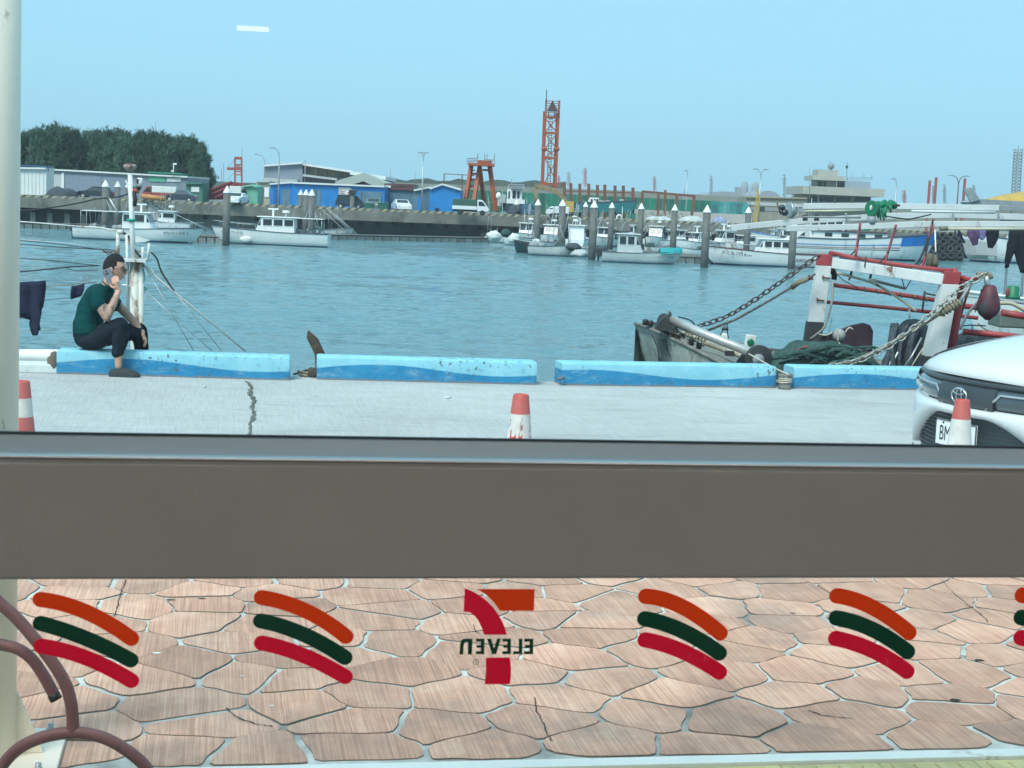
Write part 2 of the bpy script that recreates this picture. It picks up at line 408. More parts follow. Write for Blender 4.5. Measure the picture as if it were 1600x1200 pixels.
for si, s_ in enumerate(sites):
    poly = [(s_[0] - 1, s_[1] - 1), (s_[0] + 1, s_[1] - 1), (s_[0] + 1, s_[1] + 1), (s_[0] - 1, s_[1] + 1)]
    for k, q in enumerate(sites):
        if k == si or abs(q[0] - s_[0]) > 1.6 or abs(q[1] - s_[1]) > 1.6: continue
        d = (q[0] - s_[0], q[1] - s_[1]); l = sqrt(d[0] ** 2 + d[1] ** 2)
        g = .0035 + .0090 * abs(sin((s_[0] + q[0]) * 5.1) * cos((s_[1] + q[1]) * 4.3))      # joint width varies from pair to pair
        poly = clip(poly, (s_[0] + q[0]) / 2 - d[0] / l * g, (s_[1] + q[1]) / 2 - d[1] / l * g, d[0] / l, d[1] / l)
    poly = clip(poly, 0, NEARN + .05, 0, -1); poly = clip(poly, 0, FARN + .45, 0, 1)
    if len(poly) < 3: continue
    A = abs(sum(poly[i][0] * poly[(i + 1) % len(poly)][1] - poly[(i + 1) % len(poly)][0] * poly[i][1] for i in range(len(poly)))) / 2
    if A < .01: continue
    cx = sum(p[0] for p in poly) / len(poly); cy = sum(p[1] for p in poly) / len(poly)
    if abs(cx) > 5: continue
    # wobbly sides, rounded corners
    o = []
    for i in range(len(poly)):
        a = poly[i]; b = poly[(i + 1) % len(poly)]; o.append(a)
        for t in (.33, .66):
            wq = .012 * sin((a[0] + b[0]) * 9 + t * 7); dx_, dy_ = b[0] - a[0], b[1] - a[1]; l = sqrt(dx_ * dx_ + dy_ * dy_) + 1e-6
            if l > .12: o.append((a[0] + dx_ * t - dy_ / l * wq * 0.6, a[1] + dy_ * t + dx_ / l * wq * .6))
    poly = chaikin(o, .2)
    hz = random.uniform(-.0015, .0015)
    top = [(p[0] - cx, p[1] - cy, PAVZ + hz) for p in poly]
    ins = lambda p, d: ((p[0] - cx) * (1 - d), (p[1] - cy) * (1 - d))
    n = len(poly); mb = MB()
    inn = [(*ins(p, .010), PAVZ + hz + .0015) for p in poly]; bot = [(p[0] - cx, p[1] - cy, PAVZ - .02) for p in poly]
    mb.add(inn + top + bot, [tuple(range(n))] + [(i, n + i, n + (i + 1) % n, (i + 1) % n) for i in range(n)] + [(n + i, 2 * n + i, 2 * n + (i + 1) % n, n + (i + 1) % n) for i in range(n)])
    ob = mb.build('paving_stone', m_st, PAV, world=False); ob.data.materials.append(m_line)
    for pf in list(ob.data.polygons)[n + 1:]: pf.material_index = 1
    ob.location = (cx, cy, 0); ob.location = (cx, cy, 0)
# hairline cracks running across some stones, small spots and leaves
m_ck = mat('crack_line', (.03, .03, .028), .95)
for pts_ in ([(196, 906), (190, 925), (184, 945), (178, 962)], [(835, 1090), (838, 1108), (846, 1124), (852, 1140), (862, 1158)], [(1470, 905), (1500, 935), (1530, 958), (1545, 972)], [(352, 1105), (372, 1120), (398, 1130), (425, 1134)], [(1265, 1110), (1290, 1118), (1330, 1122)], [(740, 975), (742, 984), (748, 990)]):
    random.seed(int(pts_[0][0])); pp = spline([on(x, y, PAVZ + .0035) for x, y in pts_], 5); rows_ = []
    for q in pp: q = q + Vector((random.uniform(-.004, .004), random.uniform(-.004, .004), 0)); h = random.uniform(.0008, .0028); rows_.append([q - Vector((h, h, 0)), q + Vector((h, h, 0))])
    cb_ = MB(); cb_.grid(rows_, False); cb_.build('crack', m_ck, PAV)
for (x, y, r_, m_) in ((266, 937, .012, m_ck), (315, 935, .010, m_ck), (245, 1020, .010, None), (1530, 1031, .012, m_ck), (1505, 1025, .008, m_ck), (1492, 1093, .012, m_ck), (378, 1056, .005, None), (425, 1102, .005, None), (1238, 958, .008, m_ck)):
    q = on(x, y, PAVZ + .004); s_ = MB(); s_.add([q + Vector((r_ * cos(a) * 1.5 * (1 + .3 * sin(a * 3 + x)), r_ * sin(a), 0)) for a in [k * pi / 5 for k in range(10)]], [tuple(range(10))]); s_.build('spot', m_ or mat('pale_spot', (.7, .72, .7), .8), PAV)
# pale edging and yellow tactile strip next to the shop
eb = MB(); eb.box2((-6, NEARN - .062, PAVZ - .03), (6, NEARN, PAVZ + .012))
eb.build('edging_strip', mat('pale_edging', (.66, .74, .72), .6, var=.1, scale=3, rust=.3, rustcol=(.42, .40, .33), rscale=5), PAV, world=False)
for i in range(14):
    tb = MB(); x0 = -2.1 + i * .302
    tb.box2((x0, NEARN - .366, PAVZ - .03), (x0 + .298, NEARN - .066, PAVZ + .002))
    for k in range(4): tb.box2((x0 + .03 + k * .07, NEARN - .35, PAVZ + .002), (x0 + .055 + k * .07, NEARN - .09, PAVZ + .007))
    tb.build('tactile_tile', mat('yellow_tactile', (.52, .50, .26), .8, var=.2, scale=8, rnd=.1), PAV, world=False)
g2 = MB(); g2.grid([[Vector((t, n, PAVZ - .02)) for t in (-14, 14)] for n in (-.02, NEARN - .3)], False)
setting(g2, 'shop_forecourt', M_concl); bpy.data.objects['shop_forecourt'].location = W0; bpy.data.objects['shop_forecourt'].rotation_euler = (0, 0, YAW)

# ---- water
m_w = bpy.data.materials.new('harbour_water'); m_w.use_nodes = True; N, L, B = nodes(m_w)
tc = N.new('ShaderNodeTexCoord').outputs['Object']
B.inputs['Base Color'].default_value = (.10, .205, .225, 1); B.inputs['Roughness'].default_value = .04; B.inputs['IOR'].default_value = 1.33
n1 = noise(N, L, tc, 1.4, 4, .6, (.6, 1.25, 1), rot=(0, 0, radians(-8)))
n2 = noise(N, L, tc, 4.5, 4, .62, (.6, 1.3, 1), rot=(0, 0, radians(12)))
n0 = noise(N, L, tc, .05, 3, .5, (.4, 1.4, 1))
b1 = N.new('ShaderNodeBump'); b1.inputs['Strength'].default_value = 1; b1.inputs['Distance'].default_value = .25; L.new(n1, b1.inputs['Height'])
b2 = N.new('ShaderNodeBump'); b2.inputs['Distance'].default_value = .10; L.new(n2, b2.inputs['Height']); L.new(b1.outputs[0], b2.inputs['Normal'])
L.new(ramp(N, L, n0, [(.3, .65), (.7, 1.)]), b2.inputs['Strength']); L.new(b2.outputs[0], B.inputs['Normal'])
import numpy as np
rg_ = np.random.RandomState(5); WV = []
for k in range(46):
    lam = .45 * (14 / .45) ** (k / 45.0); ang = radians(80) + rg_.normal(0, .42); amp = lam * .0044 * (1.5 if lam < 1.2 else .62 if lam < 3 else (3 / lam) ** .9)
    WV.append((2 * pi / lam * cos(ang), 2 * pi / lam * sin(ang), amp, rg_.uniform(0, 6.28)))
def wave(x, y, cell):
    z = np.zeros_like(x)
    for kx, ky, a, ph in WV:
        lam = 2 * pi / sqrt(kx * kx + ky * ky)
        if lam < cell * 2.2: continue
        z += a * np.sin(kx * x + ky * y + ph)
    g = .75 + .35 * np.sin(x * .05 + 1.3 * np.sin(y * .045)) * np.sin(y * .09 + 1)
    return z * g
def patch(x0, x1, nx, y0, y1, ny, cell):
    X, Y_ = np.meshgrid(np.linspace(x0, x1, nx), np.linspace(y0, y1, ny)); Z = wave(X, Y_, cell)
    return X, Y_, Z
wx, wy, wf_ = [], [], []; off = 0
bands = [(-16, 16, 15.0, 42, .13, .10), (-30, 34, 42, 80, .26, .17), (-64, 72, 80, 130, .6, .35), (-95, 110, 130, 215, 1.1, .8)]
me = bpy.data.meshes.new('water'); VV = []; FF = []
for (x0, x1, y0, y1, cx_, cy_) in bands:
    nx, ny = int((x1 - x0) / cx_), int((y1 - y0) / cy_); X, Yy, Z = patch(x0, x1, nx, y0, y1, ny, cy_)
    VV.append(np.stack([X, Yy, Z + WATER_Z], -1).reshape(-1, 3)); idx = (np.arange(nx * ny) + off).reshape(ny, nx)
    FF.append(np.stack([idx[:-1, :-1], idx[:-1, 1:], idx[1:, 1:], idx[1:, :-1]], -1).reshape(-1, 4)); off += nx * ny
# flat water beyond the rippled stretch, butted against its sides
side = [(-500, 5, -95, 330), (110, 5, 600, 330), (-95, 5, -64, 130), (72, 5, 110, 130), (-64, 5, -30, 80), (34, 5, 72, 80), (-30, 5, -16, 42), (16, 5, 34, 42)]
for (x0, y0, x1, y1) in side:
    VV.append(np.array([(x0, y0, WATER_Z), (x1, y0, WATER_Z), (x1, y1, WATER_Z), (x0, y1, WATER_Z)], float)); FF.append(np.array([[off, off + 1, off + 2, off + 3]])); off += 4
VV = np.concatenate(VV); FF = np.concatenate(FF).astype(np.int32)
me.vertices.add(len(VV)); me.vertices.foreach_set('co', VV.ravel()); me.loops.add(FF.size); me.loops.foreach_set('vertex_index', FF.ravel())
me.polygons.add(len(FF)); me.polygons.foreach_set('loop_start', np.arange(0, FF.size, 4, dtype=np.int32)); me.update(calc_edges=True); me.polygons.foreach_set('use_smooth', [True] * len(FF))
me.materials.append(m_w); o = bpy.data.objects.new('water', me); COL.objects.link(o); o['kind'] = 'structure'

# ---- far land and quay
def E(px, z=0, dy=0): p = at(px, 300, edgeY(px) + dy); return Vector((p.x, p.y, z))
m_land = mat('harbour_ground', (.24, .235, .21), .9, var=.2, scale=.05)
ld = MB()
Lx = [-4000, -600, -200] + list(range(0, 1601, 200)) + [1800, 2400, 6000]
ld.grid([[Vector((E(px).x, E(px).y if 0 <= px <= 1600 else (E(0).y if px < 0 else E(1600).y), 0)) for px in Lx],
         [Vector((E(px).x * 3, 900, 0)) for px in Lx], [Vector((E(px).x * 12, 4500, 0)) for px in Lx]], False)
setting(ld, 'far_ground', m_land)
# far quay wall: cap beam, piers, dark recesses behind
qm = MB(); qd = MB(); pr = MB()
def seg(mb, p0, p1, z0, z1, d0, d1):
    a, b = E(p0, 0, d0), E(p1, 0, d0); c_, d_ = E(p1, 0, d1), E(p0, 0, d1)
    mb.prism([(a.x, a.y, z0), (b.x, b.y, z0), (c_.x, c_.y, z0), (d_.x, d_.y, z0)], (0, 0, z1 - z0))
M_wall_d = mat('dark_concrete', (.055, .06, .06), .8, var=.4, scale=.5)
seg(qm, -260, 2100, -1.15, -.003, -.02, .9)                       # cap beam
seg(qd, -260, 2100, -4.5, -1.15, 1.6, 2.4)                        # back wall, the recess shade put into its dark colour
x = -250
WIN = lambda x: x < 155 or x > 505
while x < 2090:
    wide = 27
    if WIN(x):
        seg(qm, x, x + 8.5, -4.5, -1.15, .0, 1.55)
    else:
        seg(qm, x, x + wide, -4.5, -1.15, .0, 1.5)
    x += wide
QW = setting(qm, 'far_quay_wall', M_conc)
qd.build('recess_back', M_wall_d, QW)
x = -250; k = 0
while x < 1500:                                                   # rubber fenders on the piers
    if WIN(x) or k % 3 == 0:
        f = MB(); a = E(x + 1, 0, -.35); f.box((a.x + .22, a.y + .14, -1.0), (.5, .3, 1.3)); f.build('fender', M_dark, QW)
    x += 27; k += 1
# striped edge kerb of the far quay
m_str = bpy.data.materials.new('striped_edge'); m_str.use_nodes = True; N, L, B = nodes(m_str)
tc = N.new('ShaderNodeTexCoord').outputs['Object']; sp = N.new('ShaderNodeSeparateXYZ'); L.new(tc, sp.inputs[0])
ma = N.new('ShaderNodeMath'); ma.operation = 'MULTIPLY_ADD'; L.new(sp.outputs[2], ma.inputs[0]); ma.inputs[1].default_value = -1.2; L.new(sp.outputs[0], ma.inputs[2])
mf = N.new('ShaderNodeMath'); mf.operation = 'PINGPONG'; L.new(ma.outputs[0], mf.inputs[0]); mf.inputs[1].default_value = .45
f1 = ramp(N, L, mf.outputs[0], [(.20, 0.), (.24, 1.)])
wr = ramp(N, L, noise(N, L, tc, .5, 8, .75), [(.48, 0.), (.64, 1.)])
c = mixc(N, L, f1, (.09, .09, .08), (.42, .37, .23)); c = mixc(N, L, wr, c, (.25, .24, .20))
L.new(c, B.inputs['Base Color']); B.inputs['Roughness'].default_value = .85
sk = MB(); seg(sk, -260, 2100, 0, .28, -.015, .45); sk.build('striped_kerb', m_str, QW)

# ---- levee and low hills behind
lv = MB(); pr_ = []
m_lv = mat('levee_concrete', (.22, .23, .20), .9, var=.25, scale=.08)
def band(y0s, Y, depth, m, name, z0=0):
    mb = MB(); top = []
    for (px, py) in y0s: q = at(px, py, Y); top.append(q)
    fr_ = [[Vector((q.x, q.y, z0 - .5)) for q in top], top, [q + Vector((0, depth, 0)) for q in top], [Vector((q.x, q.y + depth * 1.3, z0 - .5)) for q in top]]
    mb.grid(fr_, False); return setting(mb, name, m)
band([(560, 283), (640, 286), (760, 290), (850, 293), (1000, 299), (1180, 309), (1300, 313), (1420, 319), (1640, 328)], 330, 20, m_lv, 'levee')
hl = [(560 + i * 12, 279 + i * .2 + 2.2 * sin(i * 1.3) + 1.4 * sin(i * 3.1 + 1)) for i in range(0, 28)]
band(hl, 620, 120, mat('distant_scrub', (.07, .09, .07), .95, var=.4, scale=.05), 'low_hill')
hl2 = [(300 + i * 14, 283 + i * .55 + 1.5 * sin(i * 1.7)) for i in range(0, 24)]
band(hl2, 800, 100, mat('distant_scrub', (.07, .09, .07)), 'low_hill')
# ================================================================ THE SHOP we look out of
def wz(px, py):                                                   # window plane coordinates
    q = onplane(px, py, W0, N_); return (q - W0).dot(T_), q.z
def wzn(py, n): return onplane(800, py, W0 + N_ * n, N_).z        # height on a plane n in front of the glass
zr1 = wzn(725, -.076); zr0 = wzn(905, -.079); zrt = wzn(689, -.006)
GL0, GL1 = -2.9, 3.4
M_wallin = mat('shop_wall_paint', (.62, .60, .56), .8, var=.04)
M_floor = mat('shop_floor_tile', (.38, .36, .33), .4, var=.08)
M_out = mat('shop_facade', (.55, .53, .49), .8, var=.08)
def lw(mb, a, b): mb.box2(a, b)
def sset(mb, name, m):
    o = mb.build(name, m); o.location = W0; o.rotation_euler = (0, 0, YAW); o['kind'] = 'structure'; return o
DEEP = -12.5
mb = MB(); lw(mb, (-6.5, DEEP, -.05), (7.0, -.02, .12)); sset(mb, 'floor', M_floor)
mb = MB(); lw(mb, (-6.7, DEEP - .2, 3.0), (7.2, .25, 3.25)); sset(mb, 'ceiling', mat('ceiling_panel', (.7, .7, .68), .9, var=.03))
mb = MB(); lw(mb, (-6.5, DEEP - .2, .12), (7.0, DEEP, 3.0)); sset(mb, 'wall_back', M_wallin)
mb = MB(); lw(mb, (-6.7, DEEP - .2, -.05), (-6.5, .12, 3.0)); sset(mb, 'wall_left', M_wallin)
mb = MB(); lw(mb, (7.0, DEEP - .2, -.05), (7.2, .12, 3.0)); sset(mb, 'wall_right', M_wallin)
mb = MB(); lw(mb, (-6.5, -.02, -.05), (GL0 - .06, .12, 3.0)); lw(mb, (GL1 + .06, -.02, -.05), (7.0, .12, 3.0)); lw(mb, (GL0 - .06, -.02, 2.75), (GL1 + .06, .12, 3.0)); lw(mb, (GL0 - .06, -.02, -.05), (GL1 + .06, .12, .35))
sset(mb, 'wall_front', M_out)
# lamps: most are added to brighten the crossbar, one is mirrored in the glass
m_em = bpy.data.materials.new('lamp_tube'); m_em.use_nodes = True; N, L, B = nodes(m_em)
B.inputs['Emission Color'].default_value = (1, .98, .94, 1); B.inputs['Emission Strength'].default_value = 24; B.inputs['Base Color'].default_value = (.8, .8, .8, 1)
M_fix = mat('lamp_housing', (.8, .8, .8), .4, var=.03)
def lamp(t, n, L_=1.2, label='', em=m_em):
    q = wf(t, n, 2.93); r = thing('ceiling_lamp', label, 'ceiling lamp', q, YAW, 'ceiling lamps inside the shop')
    h = MB(); h.box((0, 0, .045), (L_, .3, .05)); h.build('housing', M_fix, r, world=False)
    h = MB(); h.box((0, 0, .005), (L_ - .06, .22 if L_ > .5 else .07, .03)); h.build('diffuser', em, r, world=False)
lamps = [(-1.5, -3.4, 'added unseen tube lamp on the shop ceiling nearer the window, over the left side'), (1.6, -3.4, 'added unseen tube lamp on the shop ceiling nearer the window, over the right side'),
         (-1.5, -5.9, 'added unseen tube lamp on the shop ceiling deeper inside, on the left'), (1.6, -5.9, 'added unseen tube lamp on the shop ceiling deeper inside, on the right'), (-4.4, -5, 'added unseen tube lamp on the shop ceiling near the left wall'), (4.6, -5, 'added unseen tube lamp on the shop ceiling near the right wall')]
for a in lamps: lamp(a[0], a[1], 1.5, a[2])
_d = ray(395, 47); _d = _d - N_ * (2 * _d.dot(N_)); _g = onplane(395, 47, W0, N_); _q = _g + _d * ((2.925 - _g.z) / _d.z)
m_em2 = m_em.copy(); P(m_em2).inputs['Emission Strength'].default_value = 13
lamp((_q - W0).dot(T_), (_q - W0).dot(N_), .30, 'short tube lamp far back on the shop ceiling, mirrored faintly in the window glass', m_em2)
# window
WND = thing('shop_window', 'shop window with a broad grey crossbar and orange, green and red stripe decals', 'window', W0, YAW)
M_rail = mat('crossbar_grey_paint', (.24, .23, .215), .42, var=.05, scale=5, metal=.25, rust=.0, bump=.08, bscale=200)
M_bead = mat('brushed_aluminium_bead', (.74, .75, .75), .33, metal=.6, var=.06, scale=2, sx=(.2, 1, 1))
r = MB(); d = zr1 - zr0
prof = [(-.030, zr0 + .004), (-.034, zr0 + .001), (-.075, zr0), (-.079, zr0 + .004), (-.079, zr1 - .006), (-.074, zr1 - .001), (-.03, zr1 - .001)]
def extr(mb, prof, x0, x1, smooth=False):
    n = len(prof); mb.add([(x0, a, b) for a, b in prof] + [(x1, a, b) for a, b in prof], [tuple(range(n)), tuple(range(2 * n - 1, n - 1, -1))] + [(i, i + n, (i + 1) % n + n, (i + 1) % n) for i in range(n)], smooth)
extr(r, prof, GL0, GL1); r.build('crossbar', M_rail, WND, world=False, bevel=.0015)
b_ = MB(); zc = zr1
bh = zrt - zc
extr(b_, [(-.074, zc + .0006), (-.0725, zc + .0022), (-.068, zc + .0030), (-.050, zc + bh * .20), (-.042, zc + bh * .27), (-.034, zc + bh * .38), (-.026, zc + bh * .53), (-.018, zc + bh * .72), (-.010, zc + bh * .92), (-.006, zrt), (-.006, zc - .002), (-.02, zc - .002)], GL0, GL1, True)
for i in range(len(b_.v)):
    pass
bo = b_.build('glazing_bead', mat('bead_shade_grey', (.40, .40, .39), .5, var=.08, scale=3, sx=(.3, 1, 1)), WND, world=False)  # darker grey stands in for the fading sky reflection on the rear bead
lp_ = MB(); extr(lp_, [(-.0752, zc + .0010), (-.0735, zc + .0034), (-.069, zc + .0042), (-.0555, zc + .0052), (-.0545, zc + .0030), (-.069, zc + .0022), (-.0735, zc + .0012)], GL0, GL1, True); lp_.build('bead_glint_lip', M_bead, WND, world=False)  # bright strip added in front to draw the sky's glint along the bead
g_ = MB(); extr(g_, [(-.0055, zrt - .002), (-.0055, zrt + .0022), (.0055, zrt + .0022), (.0055, zrt - .002)], GL0, GL1); g_.build('gasket', M_dark, WND, world=False)
f = MB(); extr(f, [(-.005, zr0 - .02), (.03, zr0 - .02), (.03, zrt), (-.005, zrt)], GL0, GL1); 
f2 = MB(); lw(f2, (GL0 - .05, -.075, .35), (GL0 - .001, .035, 2.75)); f2.build('stile', M_rail, WND, world=False)
f2 = MB(); lw(f2, (GL1 + .001, -.075, .35), (GL1 + .05, .035, 2.75)); f2.build('stile', M_rail, WND, world=False)
def glass_mat(name, tint, dirt, veil, refl=.04):
    m = bpy.data.materials.new(name); m.use_nodes = True; nt = m.node_tree; N = nt.nodes; L = nt.links; N.remove(N['Principled BSDF'])
    o = N['Material Output']; tr = N.new('ShaderNodeBsdfTransparent'); tr.inputs[0].default_value = (*tint, 1)
    gl = N.new('ShaderNodeBsdfGlossy'); gl.inputs['Roughness'].default_value = .0
    a = N.new('ShaderNodeMixShader'); a.inputs[0].default_value = refl; L.new(tr.outputs[0], a.inputs[1]); L.new(gl.outputs[0], a.inputs[2])
    tl = N.new('ShaderNodeBsdfTranslucent'); tl.inputs[0].default_value = (.8, .85, .86, 1)
    tc = N.new('ShaderNodeTexCoord').outputs['Object']
    nz = noise(N, L, tc, 2.2, 6, .62, loc=(3, 1, 7)); f = ramp(N, L, nz, [(.35, 0.), (.75, 1.)])
    sp = noise(N, L, tc, 38, 2, .5, loc=(1, 5, 2)); f2 = ramp(N, L, sp, [(.70, 0.), (.76, 1.)])
    # grime gathers along the lower edge of the pane
    se = N.new('ShaderNodeSeparateXYZ'); L.new(tc, se.inputs[0]); mr = N.new('ShaderNodeMapRange')
    mr.inputs[1].default_value = zc + .16; mr.inputs[2].default_value = zc; mr.inputs[3].default_value = 0; mr.inputs[4].default_value = 1; L.new(se.outputs[2], mr.inputs[0])
    m1 = N.new('ShaderNodeMath'); m1.operation = 'MULTIPLY_ADD'; L.new(mr.outputs[0], m1.inputs[0]); m1.inputs[1].default_value = veil; m1.inputs[2].default_value = dirt
    m2 = N.new('ShaderNodeMath'); m2.operation = 'MULTIPLY'; L.new(m1.outputs[0], m2.inputs[0]); L.new(f, m2.inputs[1])
    m3 = N.new('ShaderNodeMath'); m3.operation = 'MULTIPLY_ADD'; L.new(f2, m3.inputs[0]); m3.inputs[1].default_value = dirt * 1.2; L.new(m2.outputs[0], m3.inputs[2])
    b = N.new('ShaderNodeMixShader'); L.new(m3.outputs[0], b.inputs[0]); L.new(a.outputs[0], b.inputs[1]); L.new(tl.outputs[0], b.inputs[2])
    L.new(b.outputs[0], o.inputs[0]); return m
up = MB(); up.add([(GL0, 0, zrt), (GL1, 0, zrt), (GL1, 0, 2.75), (GL0, 0, 2.75)], [(0, 1, 2, 3)])
up = MB(); lw(up, (GL0, -.003, zrt), (GL1, .003, 2.75)); UP = up.build('upper_pane', glass_mat('tinted_glass', (.93, .985, 1.0), .013, .11, .014), WND, world=False)
lo = MB(); lw(lo, (GL0, -.003, .35), (GL1, .003, zr0 + .012)); LO = lo.build('lower_pane', glass_mat('clear_glass', (.985, .99, .985), .008, 0, .008), WND, world=False)
# decals: flat vinyl on the outer face of the lower pane
def vinyl(name, col):
    m = mat(name, col, .45, var=.04, scale=30, rust=.03, rustcol=[min(1, c * 1.6 + .05) for c in col], rscale=60, spec=.12)
    nt = m.node_tree; b = P(m); src = b.inputs['Base Color'].links[0].from_socket; tl = nt.nodes.new('ShaderNodeBsdfTranslucent'); nt.links.new(src, tl.inputs[0])
    mx = nt.nodes.new('ShaderNodeMixShader'); mx.inputs[0].default_value = .85; nt.links.new(b.outputs[0], mx.inputs[1]); nt.links.new(tl.outputs[0], mx.inputs[2]); nt.links.new(mx.outputs[0], nt.nodes['Material Output'].inputs[0]); return m
V_or, V_gr, V_re = vinyl('orange_vinyl', (.98, .042, .002)), vinyl('dark_green_vinyl', (.003, .042, .018)), vinyl('red_vinyl', (.93, .004, .028))
def dpt(px, py, y=.0045): t, z = wz(px, py); return Vector((t, y, z))
def stroke(pts, w, m, name, k):
    q0_, qm_, q1_ = [dpt(*p) for p in pts]; qc_ = qm_ * 2 - (q0_ + q1_) * .5; c = [q0_ * (1 - u) ** 2 + qc_ * 2 * u * (1 - u) + q1_ * u * u for u in [i / 18 for i in range(19)]]; mb = MB(); a = []; b = []
    s_ = dpt(pts[0][0] + 1, pts[0][1]); rad = w / 2 * (s_ - c[0]).length
    for i, p in enumerate(c):
        d = (c[min(i + 1, len(c) - 1)] - c[max(i - 1, 0)]).normalized(); n = Vector((-d.z, 0, d.x)); a.append(p + n * rad); b.append(p - n * rad)
    d0 = (c[1] - c[0]).normalized(); d1 = (c[-1] - c[-2]).normalized(); capE = []; capS = []
    for j in range(1, 8):
        th = pi * j / 8; n1 = Vector((-d1.z, 0, d1.x)); capE.append(c[-1] + n1 * rad * cos(th) + d1 * rad * sin(th))
        n0_ = Vector((-d0.z, 0, d0.x)); capS.append(c[0] - n0_ * rad * cos(th) - d0 * rad * sin(th))
    poly = a + capE + list(reversed(b)) + capS; nn = len(a)
    # quads along the stroke plus end caps
    vs = a + b; fs = [(i, i + 1, nn + i + 1, nn + i) for i in range(nn - 1)]
    mb.add(vs, fs); mb.add([a[-1]] + capE + [b[-1]], [tuple(range(9))]); mb.add([b[0]] + capS + [a[0]], [tuple(range(9))])
    for q in mb.v: q.y += k * .0001
    mb.build(name, m, LO, world=False)
DEC = [([(62.7, 938), (133, 957), (205, 999)], [(63, 975.5), (133, 998.7), (204, 1033)], [(64, 1011), (133, 1029), (205, 1065)], 25.5),
       ([(408.8, 934.7), (478.7, 956), (541, 996)], [(407.5, 971.5), (473, 992), (539.5, 1029)], [(409, 1006), (473, 1025), (540, 1059)], 24.5),
       ([(1010, 932.8), (1066.7, 949), (1127, 990.7)], [(1008.5, 968), (1066.7, 986.7), (1125.9, 1022)], [(1009, 1001), (1066.7, 1018.7), (1126, 1052)], 24),
       ([(1309, 932), (1364.7, 950), (1422.8, 990)], [(1308, 966.7), (1364.7, 984.6), (1420.7, 1020)], [(1307, 998.7), (1364.7, 1017.4), (1419.6, 1050.7)], 23.5),
       ([(1599, 931), (1653, 950), (1710, 990)], [(1597.5, 966), (1653, 984.6), (1708, 1020)], [(1597, 997.5), (1653, 1017.4), (1707, 1050.7)], 23.5)]
def arc3(p): return [p[0], ((p[0][0] * .75 + p[1][0] * .25), p[0][1] + (p[1][1] - p[0][1]) * .14), p[1], p[2]] if False else p
for o1, g1, r1, w_ in DEC:
    stroke(arc3(o1), w_, V_or, 'orange_stripe', 0); stroke(arc3(g1), w_, V_gr, 'green_stripe', 3); stroke(arc3(r1), w_, V_re, 'red_stripe', 1)
def zpt(x, y): return (700 + x / 5, 880 + y / 5)
def flat(poly, m, name, y=.0045):
    mb = MB(); P3 = [dpt(*zpt(*p), y) for p in poly]; mb.add(P3, [tuple(range(len(P3)))]); mb.build(name, m, LO, world=False)
flat([(135, 200), (200, 228), (258, 262), (315, 308), (360, 355), (398, 408), (430, 465), (452, 520), (465, 565), (285, 565), (268, 512), (240, 455), (212, 418), (185, 397), (165, 388), (125, 385)], V_re, 'numeral_curve')
flat([(225, 208), (682, 208), (676, 378), (408, 378), (385, 340), (345, 292), (305, 255), (262, 226)], V_or, 'numeral_bar')
flat([(300, 745), (487, 742), (494, 790), (497, 840), (495, 900), (487, 953), (290, 953), (299, 860)], V_re, 'numeral_stem')
def bars(name, rects): 
    mb = MB()
    for rct in rects: mb.add([dpt(*zpt(*p), .0047) for p in rct], [tuple(range(len(rct)))])
    mb.build(name, V_gr, LO, world=False)
def E_(x0, x1):                                                   # mirrored E: stem on its right
    s = 24; t0, t1 = 596, 718
    return [[(x1 - s - 6, t0), (x1, t0), (x1 - 2, t1), (x1 - s - 6, t1)], [(x0, t0), (x1 - s - 6, t0), (x1 - s - 6, t0 + 24), (x0, t0 + 24)],
            [(x0 + 5, 645), (x1 - s - 6, 645), (x1 - s - 6, 668), (x0 + 5, 668)], [(x0, t1 - 24), (x1 - s - 6, t1 - 24), (x1 - s - 6, t1), (x0, t1)]]
bars('lettering', E_(600, 672)); bars('lettering', [[(558, 596), (586, 596), (584, 718), (556, 718)], [(514, 694), (556, 694), (556, 718), (514, 718)]])
bars('lettering', E_(430, 497)); bars('lettering', [[(308, 596), (340, 596), (364, 672), (388, 596), (418, 596), (380, 718), (348, 718)]])
bars('lettering', E_(222, 290)); bars('lettering', [[(92, 720), (98, 640), (108, 608), (130, 596), (165, 596), (160, 620), (140, 620), (128, 640), (122, 720)], [(165, 596), (196, 596), (190, 720), (158, 720), (160, 620)]])
rg = MB(); c_ = dpt(*zpt(222, 778), .0047)
rg.torus(c_, .0042, .0006, axis=(0, 1, 0), n=16, k=4); rg.build('registered_mark', mat('grey_print', (.25, .2, .18), .6), LO, world=False)
text(LO, 'R', W0 + T_ * c_.x + N_ * .0048 + Vector((0, 0, c_.z)), -T_, (0, 0, 1), .006, MATS['grey_print'], 'registered_letter', depth=.0001)

